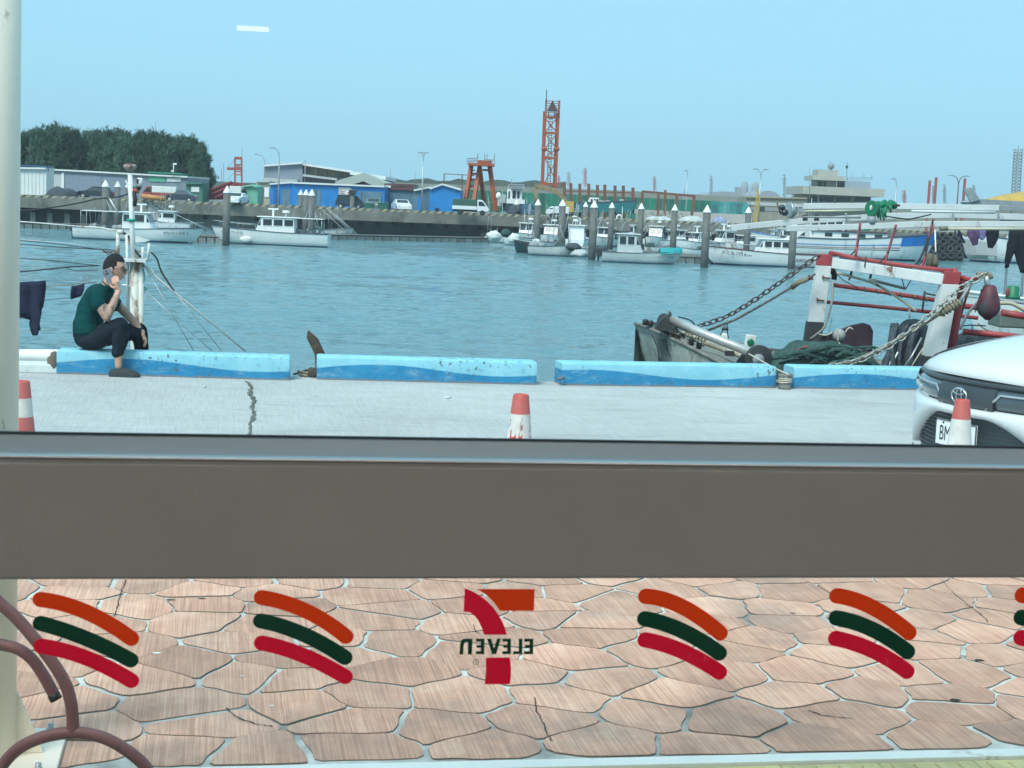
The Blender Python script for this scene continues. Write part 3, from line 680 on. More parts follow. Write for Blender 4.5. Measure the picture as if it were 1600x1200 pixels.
# ---------------------------------------------------------------- porch post and bent tube rack on the pavement
pb = on(-26, 1186, PAVZ); post = thing('porch_post', 'round cream steel porch post bolted to the pavement beside the bent tube rack', 'post', (pb.x, pb.y, PAVZ), YAW)
M_post = mat('cream_paint', (.86, .80, .68), .45, var=.04, scale=3, rust=.05, rustcol=(.3, .26, .2), rscale=12)
r_ = 51 * pb.y / FPX
mb = MB(); mb.lathe([(r_, .0), (r_, 3.0)], n=40); mb.build('shaft', M_post, post, world=False)
mb = MB(); mb.box((0, 0, .008), (.42, .42, .016)); mb.build('base_plate', M_post, post, world=False, bevel=.003)
for a in range(4):
    M4 = Matrix.Rotation(a * pi / 2, 4, 'Z'); mb = MB(); pl = [(r_ - .004, -.005, .017), (r_ + .072, -.005, .017), (r_ + .066, -.005, .04), (r_ + .004, -.005, .19), (r_ - .004, -.005, .19)]
    mb.prism([M4 @ Vector(p) for p in pl], M4 @ Vector((0, .01, 0))); mb.build('gusset', M_post, post, world=False)
    mb = MB(); q = M4 @ Vector((.165, .165, 0)); mb.lathe([(.013, .016), (.013, .03), (.009, .031), (.008, .045)], q, 6); mb.build('bolt', M_alu, post, world=False)
for px_, py_ in []: pass
M_rack = mat('faded_pink_brown_paint', (.24, .105, .10), .5, var=.25, scale=9, rust=.35, rustcol=(.10, .085, .07), rscale=14)
Yr = 3.85
rk = thing('bent_tube_rack', 'curved reddish brown tubular rack standing beside the cream post', 'rack', (at(105, 1140, Yr).x, Yr, PAVZ))
def z1(x, y, Y=Yr): return at(x / 3.75, 880 + y / 3.75, Y)
rr = 38 / 3.75 * Yr / FPX
p_ = spline([z1(-330, 60), z1(-140, 120), z1(0, 235), z1(100, 325), z1(200, 440), z1(300, 570), z1(375, 690), z1(412, 800), z1(425, 900), z1(428, 1010)], 5)
mb = MB(); mb.tube(p_, rr, 14); mb.build('curved_tube', M_rack, rk)
p_ = spline([z1(-200, 420, Yr + .05), z1(0, 475, Yr + .05), z1(100, 500, Yr + .05), z1(185, 560, Yr + .05), z1(250, 650, Yr + .05), z1(295, 730, Yr + .05), z1(318, 775, Yr + .05)], 5)
mb = MB(); mb.tube(p_, rr * .96, 14); mb.build('curved_tube', M_rack, rk)
mb = MB(); mb.tube([z1(312, 765, Yr + .05), z1(330, 800, Yr + .05)], rr * 1.02, 12); mb.build('end_cap', M_black, rk)
zb = [z1(-60, 1320), z1(10, 1190), z1(110, 1085), z1(250, 1020), z1(430, 992), z1(600, 1020), z1(740, 1095), z1(850, 1190), z1(930, 1330)]
lo_ = [Vector((zb[0].x - .02, Yr, PAVZ))] + spline(zb, 5) + [Vector((zb[-1].x + .03, Yr, PAVZ))]
mb = MB(); mb.tube(lo_, rr, 14); mb.build('hoop', M_rack, rk)
for q in (lo_[0], lo_[-1]):
    mb = MB(); mb.lathe([(.05, 0), (.05, .008), (.02, .01)], q, 14); mb.build('foot', M_rack, rk)
a0 = z1(-330, 60); mb = MB(); mb.tube([a0, Vector((a0.x - .1, Yr, a0.z - .1)), Vector((a0.x - .14, Yr, PAVZ))], rr, 12); mb.build('leg', M_rack, rk)
# ================================================================ NEAR QUAY: kerb blocks, cones, ropes
def kerb_mat(i, Lb, H):
    m = bpy.data.materials.new('painted_kerb_waves'); m.use_nodes = True; N, L, B = nodes(m)
    tc = N.new('ShaderNodeTexCoord').outputs['Object']; sp = N.new('ShaderNodeSeparateXYZ'); L.new(tc, sp.inputs[0])
    a = N.new('ShaderNodeMath'); a.operation = 'MULTIPLY_ADD'; L.new(sp.outputs[0], a.inputs[0]); a.inputs[1].default_value = 2 * pi / (Lb * 1.08); a.inputs[2].default_value = [-.25, -.1, .87, -.15][i]
    s = N.new('ShaderNodeMath'); s.operation = 'SINE'; L.new(a.outputs[0], s.inputs[0])
    b = N.new('ShaderNodeMath'); b.operation = 'MULTIPLY_ADD'; L.new(s.outputs[0], b.inputs[0]); b.inputs[1].default_value = H * .19; b.inputs[2].default_value = H * .52
    g = N.new('ShaderNodeMath'); g.operation = 'SUBTRACT'; L.new(b.outputs[0], g.inputs[0]); L.new(sp.outputs[2], g.inputs[1])
    wn = noise(N, L, tc, 30, 3); g2 = N.new('ShaderNodeMath'); g2.operation = 'MULTIPLY_ADD'; L.new(wn, g2.inputs[0]); g2.inputs[1].default_value = .006; L.new(g.outputs[0], g2.inputs[2])
    f = ramp(N, L, g2.outputs[0], [(.001, 0.), (.006, 1.)])
    sc = noise(N, L, tc, 5, 6, .7); lt = ramp(N, L, sc, [(.3, (.19, .48, .59)), (.7, (.30, .60, .69))]); dk = ramp(N, L, sc, [(.3, (.013, .18, .37)), (.7, (.035, .27, .47))])
    c = mixc(N, L, f, lt, dk)
    scr = ramp(N, L, noise(N, L, tc, 3, 8, .8, (1, 1, 3), loc=(i * 5, 1, 2)), [(.52, 0.), (.68, .6)]); c = mixc(N, L, scr, c, (.34, .52, .58))
    ch = ramp(N, L, noise(N, L, tc, 26, 4, .65, (1, 1, .8), loc=(i * 3., 2, 9)), [(.59, 0.), (.605, 1.)])
    ch2 = ramp(N, L, noise(N, L, tc, 1.4, 3, .6, loc=(i * 7, 0, 0)), [(.42, 0.), (.6, 1.)])
    mu = N.new('ShaderNodeMath'); mu.operation = 'MULTIPLY'; L.new(ch, mu.inputs[0]); L.new(ch2, mu.inputs[1]); c = mixc(N, L, mu.outputs[0], c, (.10, .12, .12))
    # bare concrete and grime near the foot
    mr = N.new('ShaderNodeMapRange'); mr.inputs[1].default_value = .035; mr.inputs[2].default_value = .0; L.new(sp.outputs[2], mr.inputs[0])
    gn = noise(N, L, tc, 9, 6, .7); mm = N.new('ShaderNodeMath'); mm.operation = 'MULTIPLY'; L.new(mr.outputs[0], mm.inputs[0]); L.new(gn, mm.inputs[1])
    c = mixc(N, L, ramp(N, L, mm.outputs[0], [(.2, 0.), (.42, .85)]), c, (.22, .20, .17))
    L.new(c, B.inputs['Base Color']); B.inputs['Roughness'].default_value = .9; B.inputs['Specular IOR Level'].default_value = .25; bump(N, L, sc, B, .6, .014); return m
KL = ['light blue concrete kerb block with a darker blue wave that the man sits on', 'light blue concrete kerb block with a blue wave, behind the middle traffic cone', 'light blue kerb block with a blue wave in front of the trawler bow', 'light blue kerb block with a blue wave partly hidden by the white car']
KH = .215; KD = .28
for i, (a, b) in enumerate(KERB):
    p = on(*a); q = on(*b); d = q - p; Lb = d.length; ang = atan2(d.y, d.x)
    mb = MB(); nx = 28; top = []
    random.seed(i + 40)
    prof = [(0, 0), (0.002, KH * .5), (.006, KH - .022), (.011, KH - .009), (.022, KH - .001), (KD - .022, KH - .001), (KD - .011, KH - .009), (KD - .006, KH - .025), (KD, 0)]
    rows_ = []
    TS = [0, .006 / Lb, .015 / Lb, .03 / Lb] + [k / nx for k in range(1, nx)] + [1 - .03 / Lb, 1 - .015 / Lb, 1 - .006 / Lb, 1]
    for t in TS:
        x = Lb * t; e = min(t, 1 - t) * Lb; r = []
        for (yy, zz) in prof:
            s_ = (1 if e > .03 else .955 + .045 * sqrt(max(0, 1 - (1 - e / .03) ** 2))) if zz > .1 else 1
            j = .003 * (random.random() - .5)
            r.append(Vector((x, KD / 2 + (yy - KD / 2) * (1 if e > .02 else .97 + .03 * e / .02) + j, zz * s_ + j)))
        rows_.append(r)
    mb.grid(rows_, True); mb.add(rows_[0], [tuple(range(len(prof)))]); mb.add(rows_[-1], [tuple(range(len(prof)))])
    o = mb.build('kerb_block', kerb_mat(i, Lb, KH)); o.location = p + Vector((0, 0, .001)); o.rotation_euler = (0, 0, ang)
    tag(o, KL[i], 'kerb block', 'blue kerb blocks along the quay edge')
def on_n(px, py, n):                                              # sight line meets the vertical plane n behind the kerb line
    return onplane(px, py, C0 + N_ * n, N_)
# broken brown lump and low white slab at the far left
p = on(50, 583); mb = MB(); mb.box((0, 0, .04), (.42, .26, .085)); o = mb.build('white_kerb_fragment', mat('chipped_white_concrete', (.62, .66, .64), .8, var=.12, scale=6, rust=.25, rustcol=(.2, .18, .15), rscale=9), bevel=.012)
o.location = (p.x, p.y + .13, 0.001); o.rotation_euler = (0, 0, YAW); tag(o, 'low white slab of broken kerb beside the end of the first blue block', 'kerb block')
p = on(80, 584); mb = MB(); random.seed(5); mb.ball((0, 0, .08), (.07, .09, .10), 9, 6, lambda q: q * (1 + .25 * sin(q.x * 5 + q.z * 7) * cos(q.y * 6)))
o = solo(mb, 'concrete_lump', mat('brown_rubble', (.13, .10, .07), .95, var=.4, scale=20, bump=.6), 'brown lump of broken rubble against the end of the first blue block', 'rubble', loc=(0, 0, 0)); o.location = (p.x, p.y + .1, 0)
# rope tangle, wood and bollards in the gaps
random.seed(11)
def tangle(c, rx, ry, h, n, r, name, m, label, cat):
    mb = MB()
    for k in range(n):
        a = random.uniform(0, 6.28); pts = []
        for j in range(7):
            a += random.uniform(.6, 1.3); pts.append(Vector(c) + Vector((cos(a) * rx * random.uniform(.4, 1), sin(a) * ry * random.uniform(.4, 1), r + h * random.random() * (k / n))))
        mb.tube(spline(pts, 4), r, 6)
    return solo(mb, name, m, label, cat)
p = on(478, 592); tangle((p.x + .0, p.y + .2, 0), .11, .07, .06, 6, .008, 'rope_tangle', M_rope, 'tangle of old brown rope in the gap between the first and second blue blocks', 'rope')
mb = MB(); mb.ball((0, 0, .045), (.055, .05, .05), 8, 6, lambda q: q * (1 + .2 * sin(q.x * 9) * cos(q.z * 7))); p = on(487, 592)
o = solo(mb, 'driftwood_lump', mat('dark_wood', (.07, .05, .035), .95, var=.4, scale=12, bump=.5), 'dark lump of driftwood leaning on the left end of the second blue block', 'driftwood', loc=(0, 0, 0)); o.location = (p.x, p.y + .12, 0)
mb = MB(); a = on(457, 590); b = on(478, 583); mb.bar(a + Vector((0, .1, .02)), b + Vector((0, .1, .02)), .02, .015)
solo(mb, 'broken_stick', MATS['dark_wood'], 'short brown stick on the concrete beside the rope tangle', 'stick')
b3 = on_n(1226, 606, .16); mb = MB(); mb.lathe([(.065, 0), (.062, .02), (.055, .05), (.052, .10), (.07, .12), (.072, .14), (.06, .15)], (0, 0, 0), 18)
o = solo(mb, 'mooring_bollard', mat('worn_bollard', (.17, .17, .15), .8, var=.3, scale=12, rust=.5, rscale=10), 'squat worn bollard wound with white rope between the third and fourth blue blocks', 'bollard', loc=(0, 0, 0)); o.location = (b3.x, b3.y, 0)
mb = MB()
for k in range(4): mb.tube([Vector((b3.x + .063 * cos(a / 8 * pi * 2), b3.y + .063 * sin(a / 8 * pi * 2), .07 + k * .014 + .006 * sin(a + k))) for a in range(9)], .0075, 6)
q = on_n(1170, 553, .9); mb.tube(spline([Vector((b3.x + .02, b3.y - .08, .15)), on_n(1210, 575, .3), q], 5), .008, 6)
solo(mb, 'mooring_rope', mat('pale_rope', (.50, .46, .38), .95, var=.25, scale=60), 'pale mooring rope wound on the bollard and led up to the boat\'s roller', 'rope')
q0_, q1_, q2_ = on(882, 593, 0), on(884, 601, 0), on(1210, 605, 0); mb = MB(); e_ = Vector((0, -.012, .018))
mb.tube(spline([on_n(884, 588, .3), on_n(880, 590, .0) + Vector((-.01, 0, 0)), q1_ + e_ + Vector((-.02, 0, .03)), q1_.lerp(q2_, .3) + e_, q1_.lerp(q2_, .7) + e_, q2_ + e_], 6), .009, 6)
solo(mb, 'kerb_rope', MATS['weathered_rope'], 'old rope lying along the foot of the third blue kerb block', 'rope')
p1 = on_n(500, 553.5, .62); p2 = on_n(481, 516, .66); p1b = Vector((p1.x + .04, p1.y, -.4))
mb = MB(); d = (p2 - p1b).normalized(); s_ = Vector((d.z, 0, -d.x))
pl = [p1b - s_ * .05, p1 - s_ * .05, p1 + (p2 - p1) * .72 - s_ * .045, p2, p1 + (p2 - p1) * .62 + s_ * .05, p1 + s_ * .045, p1b + s_ * .045]
mb.prism(pl, (0, .025, 0)); solo(mb, 'broken_board', mat('dark_wood', (.07, .05, .035)), 'dark pointed board sticking up behind the gap left of the second blue block', 'board')
for (px, py, s) in [(320, 605, .02), (700, 622, .03), (1045, 640, .012), (215, 588, .015), (1265, 612, .02), (360, 622, .012)]:
    p = on(px, py); mb = MB(); mb.add([p + Vector((-s, -s, .003)), p + Vector((s, -s * .6, .012)), p + Vector((s * .8, s, .004)), p + Vector((-s * .7, s * .8, .009))], [(0, 1, 2, 3)])
    if s > .018: solo(mb, 'paper_scrap', M_concl if False else M_cap, {700: 'small white scrap of litter on the concrete in front of the second blue block', 320: 'small white scrap of litter at the foot of the first blue block', 1265: 'small white scrap of litter at the foot of the fourth blue block'}[px], 'litter')

# ---- traffic cones
def cone_mat(name, stops, peel=False):
    m = bpy.data.materials.new(name); m.use_nodes = True; N, L, B = nodes(m)
    tc = N.new('ShaderNodeTexCoord').outputs['Object']; sp = N.new('ShaderNodeSeparateXYZ'); L.new(tc, sp.inputs[0])
    r = N.new('ShaderNodeValToRGB'); r.color_ramp.interpolation = 'CONSTANT'; e = r.color_ramp.elements
    while len(e) < len(stops): e.new(.5)
    for i, (p, c) in enumerate(stops): e[i].position = p; e[i].color = (*c, 1)
    L.new(sp.outputs[2], r.inputs[0]); c = r.outputs[0]
    d = noise(N, L, tc, 9, 6, .7); c = mixc(N, L, ramp(N, L, d, [(.4, 0.), (.75, .5)]), c, (.25, .22, .20))
    if peel:
        pz = noise(N, L, tc, 13, 3, .6, (1, 1, .35)); lim = N.new('ShaderNodeMath'); lim.operation = 'LESS_THAN'; L.new(sp.outputs[2], lim.inputs[0]); lim.inputs[1].default_value = .585
        mu = N.new('ShaderNodeMath'); mu.operation = 'MULTIPLY'; L.new(ramp(N, L, pz, [(.525, 0.), (.535, 1.)]), mu.inputs[0]); L.new(lim.outputs[0], mu.inputs[1]); c = mixc(N, L, mu.outputs[0], c, (.50, .05, .04))
        cr = ramp(N, L, noise(N, L, tc, 25, 2, .5, (1, 1, .3), loc=(9, 9, 9)), [(.47, 0.), (.5, 1.), (.53, 0.)]); mu2 = N.new('ShaderNodeMath'); mu2.operation = 'MULTIPLY'; L.new(cr, mu2.inputs[0]); L.new(lim.outputs[0], mu2.inputs[1]); c = mixc(N, L, mu2.outputs[0], c, (.12, .10, .09))
    L.new(c, B.inputs['Base Color']); B.inputs['Roughness'].default_value = .55; return m
RC, WC = (.52, .06, .045), (.66, .66, .63)
def cone(px, pyb, m, label, H=.7):
    p = on(px, pyb); r = thing('traffic_cone', label, 'traffic cone', (p.x, p.y, .001), random.uniform(0, 1), 'traffic cones on the concrete')
    mb = MB(); mb.box((0, 0, .018), (.34, .34, .036)); mb.build('base', M_black if False else mat('cone_base', (.05, .05, .05), .8), r, world=False, bevel=.01)
    mb = MB(); mb.lathe([(.112, .036), (.108, .07), (.042, H - .008), (.038, H), (.03, H), (.03, H - .05)], n=28); mb.build('body', m, r, world=False)
def zc_(px, pyb, pys):                                            # height on the cone of a picture row
    p = on(px, pyb); return onplane(px, pys, p, Vector((0, 1, 0))).z
cone(32, 808, cone_mat('cone_red_white_band', [(0, RC), (zc_(32, 808, 651), WC), (zc_(32, 808, 622), RC)]), 'red traffic cone with one white band next to the cream post')
cone(805.5, 821, cone_mat('cone_peeling', [(0, WC), (zc_(805, 821, 647), RC)], True), 'red topped traffic cone with peeling white sleeve and red scuffs, in the middle')
cone(1490, 815, cone_mat('cone_white_sleeve', [(0, WC), (zc_(1490, 815, 655), RC)]), 'red topped traffic cone with clean white sleeve in front of the white car')
# ================================================================ THE MAN on the kerb, seen in profile
MSC = None
bp_ = on(165, 586.2); MY = bp_.y
PXM = FPX / MY                                                    # pixels per metre where he sits
man = thing('person', 'man in dark green t-shirt sitting astride the kerb with a phone at his ear', 'person', (bp_.x, bp_.y, 0), YAW * .35)
def mp(px, py, n=0.0): return Vector(((px - 165) / PXM, n, (586.2 - .0175 * 0 - py) / PXM))
def fuse(name, balls, edges, m, parent, vox=.011, smooth=4, extra=None):
    """grow one closed skin over a set of tapered limbs: balls (centre, radius or (rx, ry, rz)), edges join them"""
    mb = MB(); R = lambda r: r if isinstance(r, tuple) else (r, r, r)
    for c, r in balls: mb.ball(c, R(r), 16, 12)
    for e in edges:
        (a, ra), (b, rb) = balls[e[0]], balls[e[1]]; ra, rb = Vector(R(ra)), Vector(R(rb)); n = max(3, int((b - a).length / (min(ra.x, rb.x) * .35)))
        for k in range(1, n): t = k / n; q = ra.lerp(rb, t); mb.ball(a.lerp(b, t), (q.x, q.y, q.z), 14, 10)
    if extra: extra(mb)
    o = mb.build(name, m, None); rm = o.modifiers.new('r', 'REMESH'); rm.mode = 'VOXEL'; rm.voxel_size = vox; rm.use_smooth_shade = True
    sm = o.modifiers.new('s', 'SMOOTH'); sm.factor = .6; sm.iterations = smooth
    dg = bpy.context.evaluated_depsgraph_get(); me2 = bpy.data.meshes.new_from_object(o.evaluated_get(dg)); o.modifiers.clear(); o.data = me2
    me2.materials.clear(); me2.materials.append(m)
    for p in me2.polygons: p.use_smooth = True
    if parent is not None: o.parent = parent
    return o
def skin_mesh(name, joints, edges, m, parent, sub=2, smooth=True, root=0): return fuse(name, [(a, r if not isinstance(r, tuple) else (r[0], r[1] if len(r) < 3 else r[1], (r[0] + r[1]) / 2 if len(r) < 3 else r[2])) for a, r in joints], edges, m, parent, .0045 if name == 'hand' else .010, 2 if name == 'hand' else 4)
M_skin = mat('skin', (.56, .31, .21), .5, var=.06, scale=20)
m_arm = mat('tattooed_skin', (.40, .25, .185), .55, var=.2, scale=26, rust=.42, rustcol=(.13, .10, .095), rscale=22)
M_shirt = mat('dark_green_cotton', (.003, .048, .048), .95, var=.35, spec=.1, scale=7, bump=.5, bscale=14)
M_trou = mat('dark_trousers', (.012, .019, .027), .95, var=.5, spec=.1, scale=9, bump=.6, bscale=16)
NR, NB, NF = .02, .14, .30                                        # near side, mid line, far side depth (n behind kerb front)
def smp(px, py, n): return mp(px, py, n)
# --- body: one continuous skinned figure (torso, neck, arms, legs)
J = [(mp(137, 531, NB), (.11, .14, .10)),   # 0 pelvis
     (mp(134, 512, NB), (.10, .13, .10)),   # 1
     (mp(139, 484, NB), (.105, .145, .11)), # 2 chest
     (mp(149, 466, NB), (.070, .130, .055)),# 3 shoulders
     (mp(161, 447, NB), .050),              # 4 neck
     (mp(169, 430, NB), .055),              # 5 skull base
     (mp(150, 460, NR - .06), .062),        # 6 near shoulder
     (mp(159, 478, NR - .09), .050),        # 7
     (mp(168, 493, NR - .10), .043),        # 8 near elbow
     (mp(177, 472, NR - .06), .037),        # 9
     (mp(183.5, 452, NR - .01), .026),      # 10 near wrist
     (mp(152, 462, NF + .04), .062),        # 11 far shoulder
     (mp(171, 480, NF + .07), .046),        # 12
     (mp(184, 492, NF + .05), .042),        # 13 far elbow
     (mp(198, 506, NF + .05), .036),        # 14
     (mp(211, 521, NF + .04), .025),        # 15 far wrist
     (mp(150, 527, NR + .02), .080),        # 16 near hip
     (mp(172, 514, NR - .04), .078),        # 17
     (mp(189, 506, NR - .07), .062),        # 18 near knee
     (mp(187, 530, NR - .08), .056),        # 19 calf
     (mp(186.5, 556, NR - .09), .036),      # 20
     (mp(187, 570, NR - .09), .032),        # 21 ankle
     (mp(150, 532, NF - .03), .088),        # 22 far hip
     (mp(180, 524, NF + .05), .076),        # 23
     (mp(207, 522, NF + .08), .062),        # 24 far knee
     (mp(206, 546, NF + .12), .055),        # 25
     (mp(205, 570, NF + .14), .040),        # 26
     (mp(205, 584, NF + .14), .034)]        # 27
Eg = [(0, 1), (1, 2), (2, 3), (3, 4), (4, 5), (3, 6), (6, 7), (7, 8), (8, 9), (9, 10), (3, 11), (11, 12), (12, 13), (13, 14), (14, 15), (0, 16), (16, 17), (17, 18), (18, 19), (19, 20), (20, 21), (0, 22), (22, 23), (23, 24), (24, 25), (25, 26), (26, 27)]
body = skin_mesh('body', J, Eg, M_skin, man, 2)
body.data.materials.append(m_arm)
el = mp(168, 493, NR - .1)
for p in body.data.polygons:
    c = p.center
    if c.y < NR + .0 and mp(0, 520).z < c.z < mp(0, 458).z and c.x < mp(190, 0).x: p.material_index = 1
    if c.y > NF and c.x > mp(168, 0).x and c.z > mp(0, 512).z: p.material_index = 1
# --- hands
def hand(root, dirv, side, curl, name, scale=1.0, thumb=1):
    d = Vector(dirv).normalized(); s = Vector(side).normalized(); s = (s - d * s.dot(d)).normalized(); n = d.cross(s)
    js = [(root, .023), (root + d * .035 * scale, (.016, .034)), (root + d * .07 * scale, (.013, .037))]; es = [(0, 1), (1, 2)]
    for k, (ln, off) in enumerate([(.062, -.030), (.074, -.011), (.070, .009), (.054, .027)]):
        b = len(js); p0 = root + d * .072 * scale + s * off; p1 = p0 + (d + n * curl * .5).normalized() * ln * .5 * scale; p2 = p1 + (d * .6 + n * curl * 1.2).normalized() * ln * .5 * scale
        js += [(p0, .0105), (p1, .009), (p2, .0075)]; es += [(2, b), (b, b + 1), (b + 1, b + 2)]
    b = len(js); t0 = root + d * .03 * scale - s * .025 * thumb; t1 = t0 + (d * .6 - s * .8 * thumb).normalized() * .035; t2 = t1 + (d * .9 - s * .2 * thumb + n * curl * .4).normalized() * .03
    js += [(t0, .014), (t1, .011), (t2, .0085)]; es += [(1, b), (b, b + 1), (b + 1, b + 2)]
    return skin_mesh(name, js, es, M_skin, man, 1)
hand(mp(183.5, 452, NR - .01), mp(176, 434, 0) - mp(183, 452, 0), (1, -.2, .5), .55, 'hand', 1.0, 1)
hand(mp(211, 521, NF + .04), mp(216, 538, 0) - mp(210, 519, 0), (.6, -.8, 0), .25, 'hand', .95, 1)
# --- phone
ph = MB(); Cq = mp(167.5, 432, NR + .022); Mx = Matrix.Rotation(radians(-24), 3, 'Y') @ Matrix.Rotation(radians(8), 3, 'Z')
ph.box(Cq, (.074, .009, .15), M=Mx); phone = ph.build('smartphone', mat('pale_grey_phone', (.17, .19, .24), .3, var=.05), man, world=False, bevel=.004)
loc = phone.matrix_world
pw = thing('smartphone', 'light grey smartphone held to the man\'s ear', 'phone', man.location, man.rotation_euler.z)
phone.parent = pw; phone.name = 'phone_body'
cm = MB(); cm.box(Cq + Mx @ Vector((-.014, -.006, .048)), (.036, .004, .038), M=Mx); cm.build('camera_bump', M_black, pw, world=False, bevel=.003)
for dx_, dz_ in ((-.022, .056), (-.022, .04), (-.006, .048)):
    cm = MB(); cm.lathe([(.0065, 0), (.0065, .003)], Cq + Mx @ Vector((dx_, -.008, dz_)), 10, axis=(0, -1, 0)); cm.build('camera_lens', M_silver, pw, world=False)
# --- head: shaped skull with jaw, nose, ear, facing +x, tipped slightly down
HC = mp(171.5, 420, NB); tilt = Matrix.Rotation(radians(7), 3, 'Y')
def headf(q, k=1.0):
    x, y, z = q; r = Vector((x, y, z))
    if z < 0: r.y *= 1 - .30 * (-z); r.x *= (1 - .06 * -z) if x > 0 else (1 - .42 * -z)
    if x > .55 and z < .2: r.x += -.05
    # nose, brow, lips, chin in the profile
    f = max(0, 1 - (y / .30) ** 2) if x > 0 else 0
    if f > 0:
        def g(c, w): return math.exp(-((z - c) / w) ** 2)
        wn = max(0, 1 - (y / .20) ** 2)
        r.x += wn * (.26 * g(-.20, .13) + .10 * g(-.06, .10)) + f * (.05 * g(.22, .10) - .08 * g(.06, .07) + .10 * g(-.50, .06) + .07 * g(-.62, .05) + .08 * g(-.86, .12))
    return r
hb = MB(); hb.ball((0, 0, 0), (.101, .079, .129), 40, 36, headf)
hv_ = [tilt @ v + HC for v in hb.v]; hb.v = hv_; hb.build('head', M_skin, man, world=False)
def hp(x, y, z): return tilt @ Vector((x * 1.09, y * 1.06, z * 1.05)) + HC
for s_ in (-1, 1):
    e = MB(); e.ball((0, 0, 0), (.018, .008, .030), 12, 8, lambda q: Vector((q.x * (1 + .2 * q.z), q.y, q.z))); e.v = [tilt @ (v + Vector((-.012, s_ * .083, -.012))) + HC for v in e.v]; e.build('ear', M_skin, man, world=False)
    e = MB(); e.ball(hp(.071, s_ * .030, .006), (.011, .013, .009), 10, 7); e.build('eye', mat('eye_white', (.6, .6, .58), .3, var=.02), man, world=False)
    e = MB(); e.ball(hp(.078, s_ * .031, .004), .005, 8, 6); e.build('iris', M_black, man, world=False)
    e = MB(); e.tube([hp(.080, s_ * .014, .024), hp(.079, s_ * .032, .030), hp(.066, s_ * .052, .024)], .0045, 6); e.build('eyebrow', mat('black_hair', (.005, .005, .006), .8, var=.4, scale=60, bump=.6), man, world=False)
lp = MB(); lp.ball(hp(.088, 0, -.062), (.010, .022, .006), 10, 6); lp.build('lips', mat('lip', (.38, .16, .13), .5, var=.05), man, world=False)
# hair: short on the sides, taller on top
M_hair = MATS['black_hair']; M_fade = mat('cropped_hair', (.012, .010, .010), .9, var=.4, scale=80)
def hairshell(zcut, xcut, off, m, name, top=0):
    h = MB(); n, k = 36, 26; vs = []; idx = {}; fs = []
    for i in range(k + 1):
        for j in range(n):
            th = pi * i / k; phi = 2 * pi * j / n; q = Vector((sin(th) * cos(phi), sin(th) * sin(phi), cos(th))); b = headf(q)
            s_ = 1 + off + top * max(0, q.z) ** 1.5 * (1 + .25 * q.x); b = Vector((b.x * .101 * s_ - .001, b.y * .079 * s_, b.z * .129 * s_)); vs.append(b); idx[(i, j)] = (q, len(vs) - 1)
    for i in range(k):
        for j in range(n):
            q = idx[(i, j)][0]
            if zcut(q): fs.append((idx[(i, j)][1], idx[(i + 1, j)][1], idx[(i + 1, (j + 1) % n)][1], idx[(i, (j + 1) % n)][1]))
    h.add([tilt @ v + HC for v in vs], fs, True); o = h.build(name, m, man, world=False); return o
hairshell(lambda q: q.z > (.56 + .10 * max(0, q.x) if q.x > -.3 else .30), 0, .03, M_hair, 'hair', .08)
hairshell(lambda q: (q.x < .28 and q.z > -.48 - .30 * min(0, q.x)) and q.z < .62 and (q.x < -.05 or q.z > .12) and (q.x < .15 or q.z > .3), 0, .014, M_fade, 'cropped_sides')
# spectacles
g = MB()
for s_ in (-1, 1):
    g.torus(hp(.098, s_ * .034, .003), .0225, .0022, axis=tilt @ Vector((1, s_ * .12, 0)), n=16, k=5)
    g.tube([hp(.094, s_ * .060, .010), hp(.05, s_ * .078, .012), hp(-.012, s_ * .082, .008), hp(-.026, s_ * .080, -.01)], .0028, 6)
g.tube([hp(.101, -.012, .006), hp(.104, 0, .009), hp(.101, .012, .006)], .002, 6)
sp_ = g.build('spectacle_frame', M_black, None); spr = thing('spectacles', 'black rimmed spectacles on the man\'s face', 'spectacles', man.location, man.rotation_euler.z)
sp_.parent = spr
for s_ in (-1, 1):
    g = MB(); g.lathe([(.0215, 0), (.0215, .001)], hp(.098, s_ * .034, .003), 16, axis=tilt @ Vector((1, s_ * .12, 0))); g.build('lens', mat('tinted_lens', (.10, .035, .035), .1), spr, world=False)
# --- clothes
Sj = [(mp(134, 519, NB), (.138, .172, .07)), (mp(132, 507, NB), (.130, .166, .10)), (mp(137, 486, NB), (.128, .172, .11)), (mp(147, 463, NB), (.112, .182, .100)), (mp(156, 453, NB), (.074, .092, .046)),
      (mp(149.5, 462.5, NR - .05), .084), (mp(154, 472, NR - .075), .067), (mp(152, 464, NF + .04), .084), (mp(164, 478, NF + .06), .068)]
shirt = fuse('t_shirt', Sj, [(0, 1), (1, 2), (2, 3), (3, 4), (3, 5), (5, 6), (3, 7), (7, 8)], M_shirt, man, .010, 3)
co = MB(); co.torus(mp(163, 446, NB), .060, .006, axis=(.55, 0, .8), n=24, k=6); co.build('collar', M_shirt, man, world=False)
Tj = [(mp(136, 533, NB), (.135, .168, .085)), (mp(134, 524, NB), (.134, .163, .06)), (mp(153, 528.5, NR + .015), .094), (mp(172, 514.5, NR - .045), .086), (mp(188.5, 507.5, NR - .07), .073), (mp(190, 520, NR - .078), .074), (mp(187.5, 536, NR - .083), .066), (mp(186, 547, NR - .09), .052),
      (mp(151, 530, NF - .025), .092), (mp(180, 523, NF + .05), .085), (mp(204, 521, NF + .08), .073), (mp(208, 546, NF + .12), .068), (mp(206, 566, NF + .14), .055)]
trou = fuse('trousers', Tj, [(0, 1), (0, 2), (2, 3), (3, 4), (4, 5), (5, 6), (6, 7), (0, 8), (8, 9), (9, 10), (10, 11), (11, 12)], M_trou, man, .011, 3)
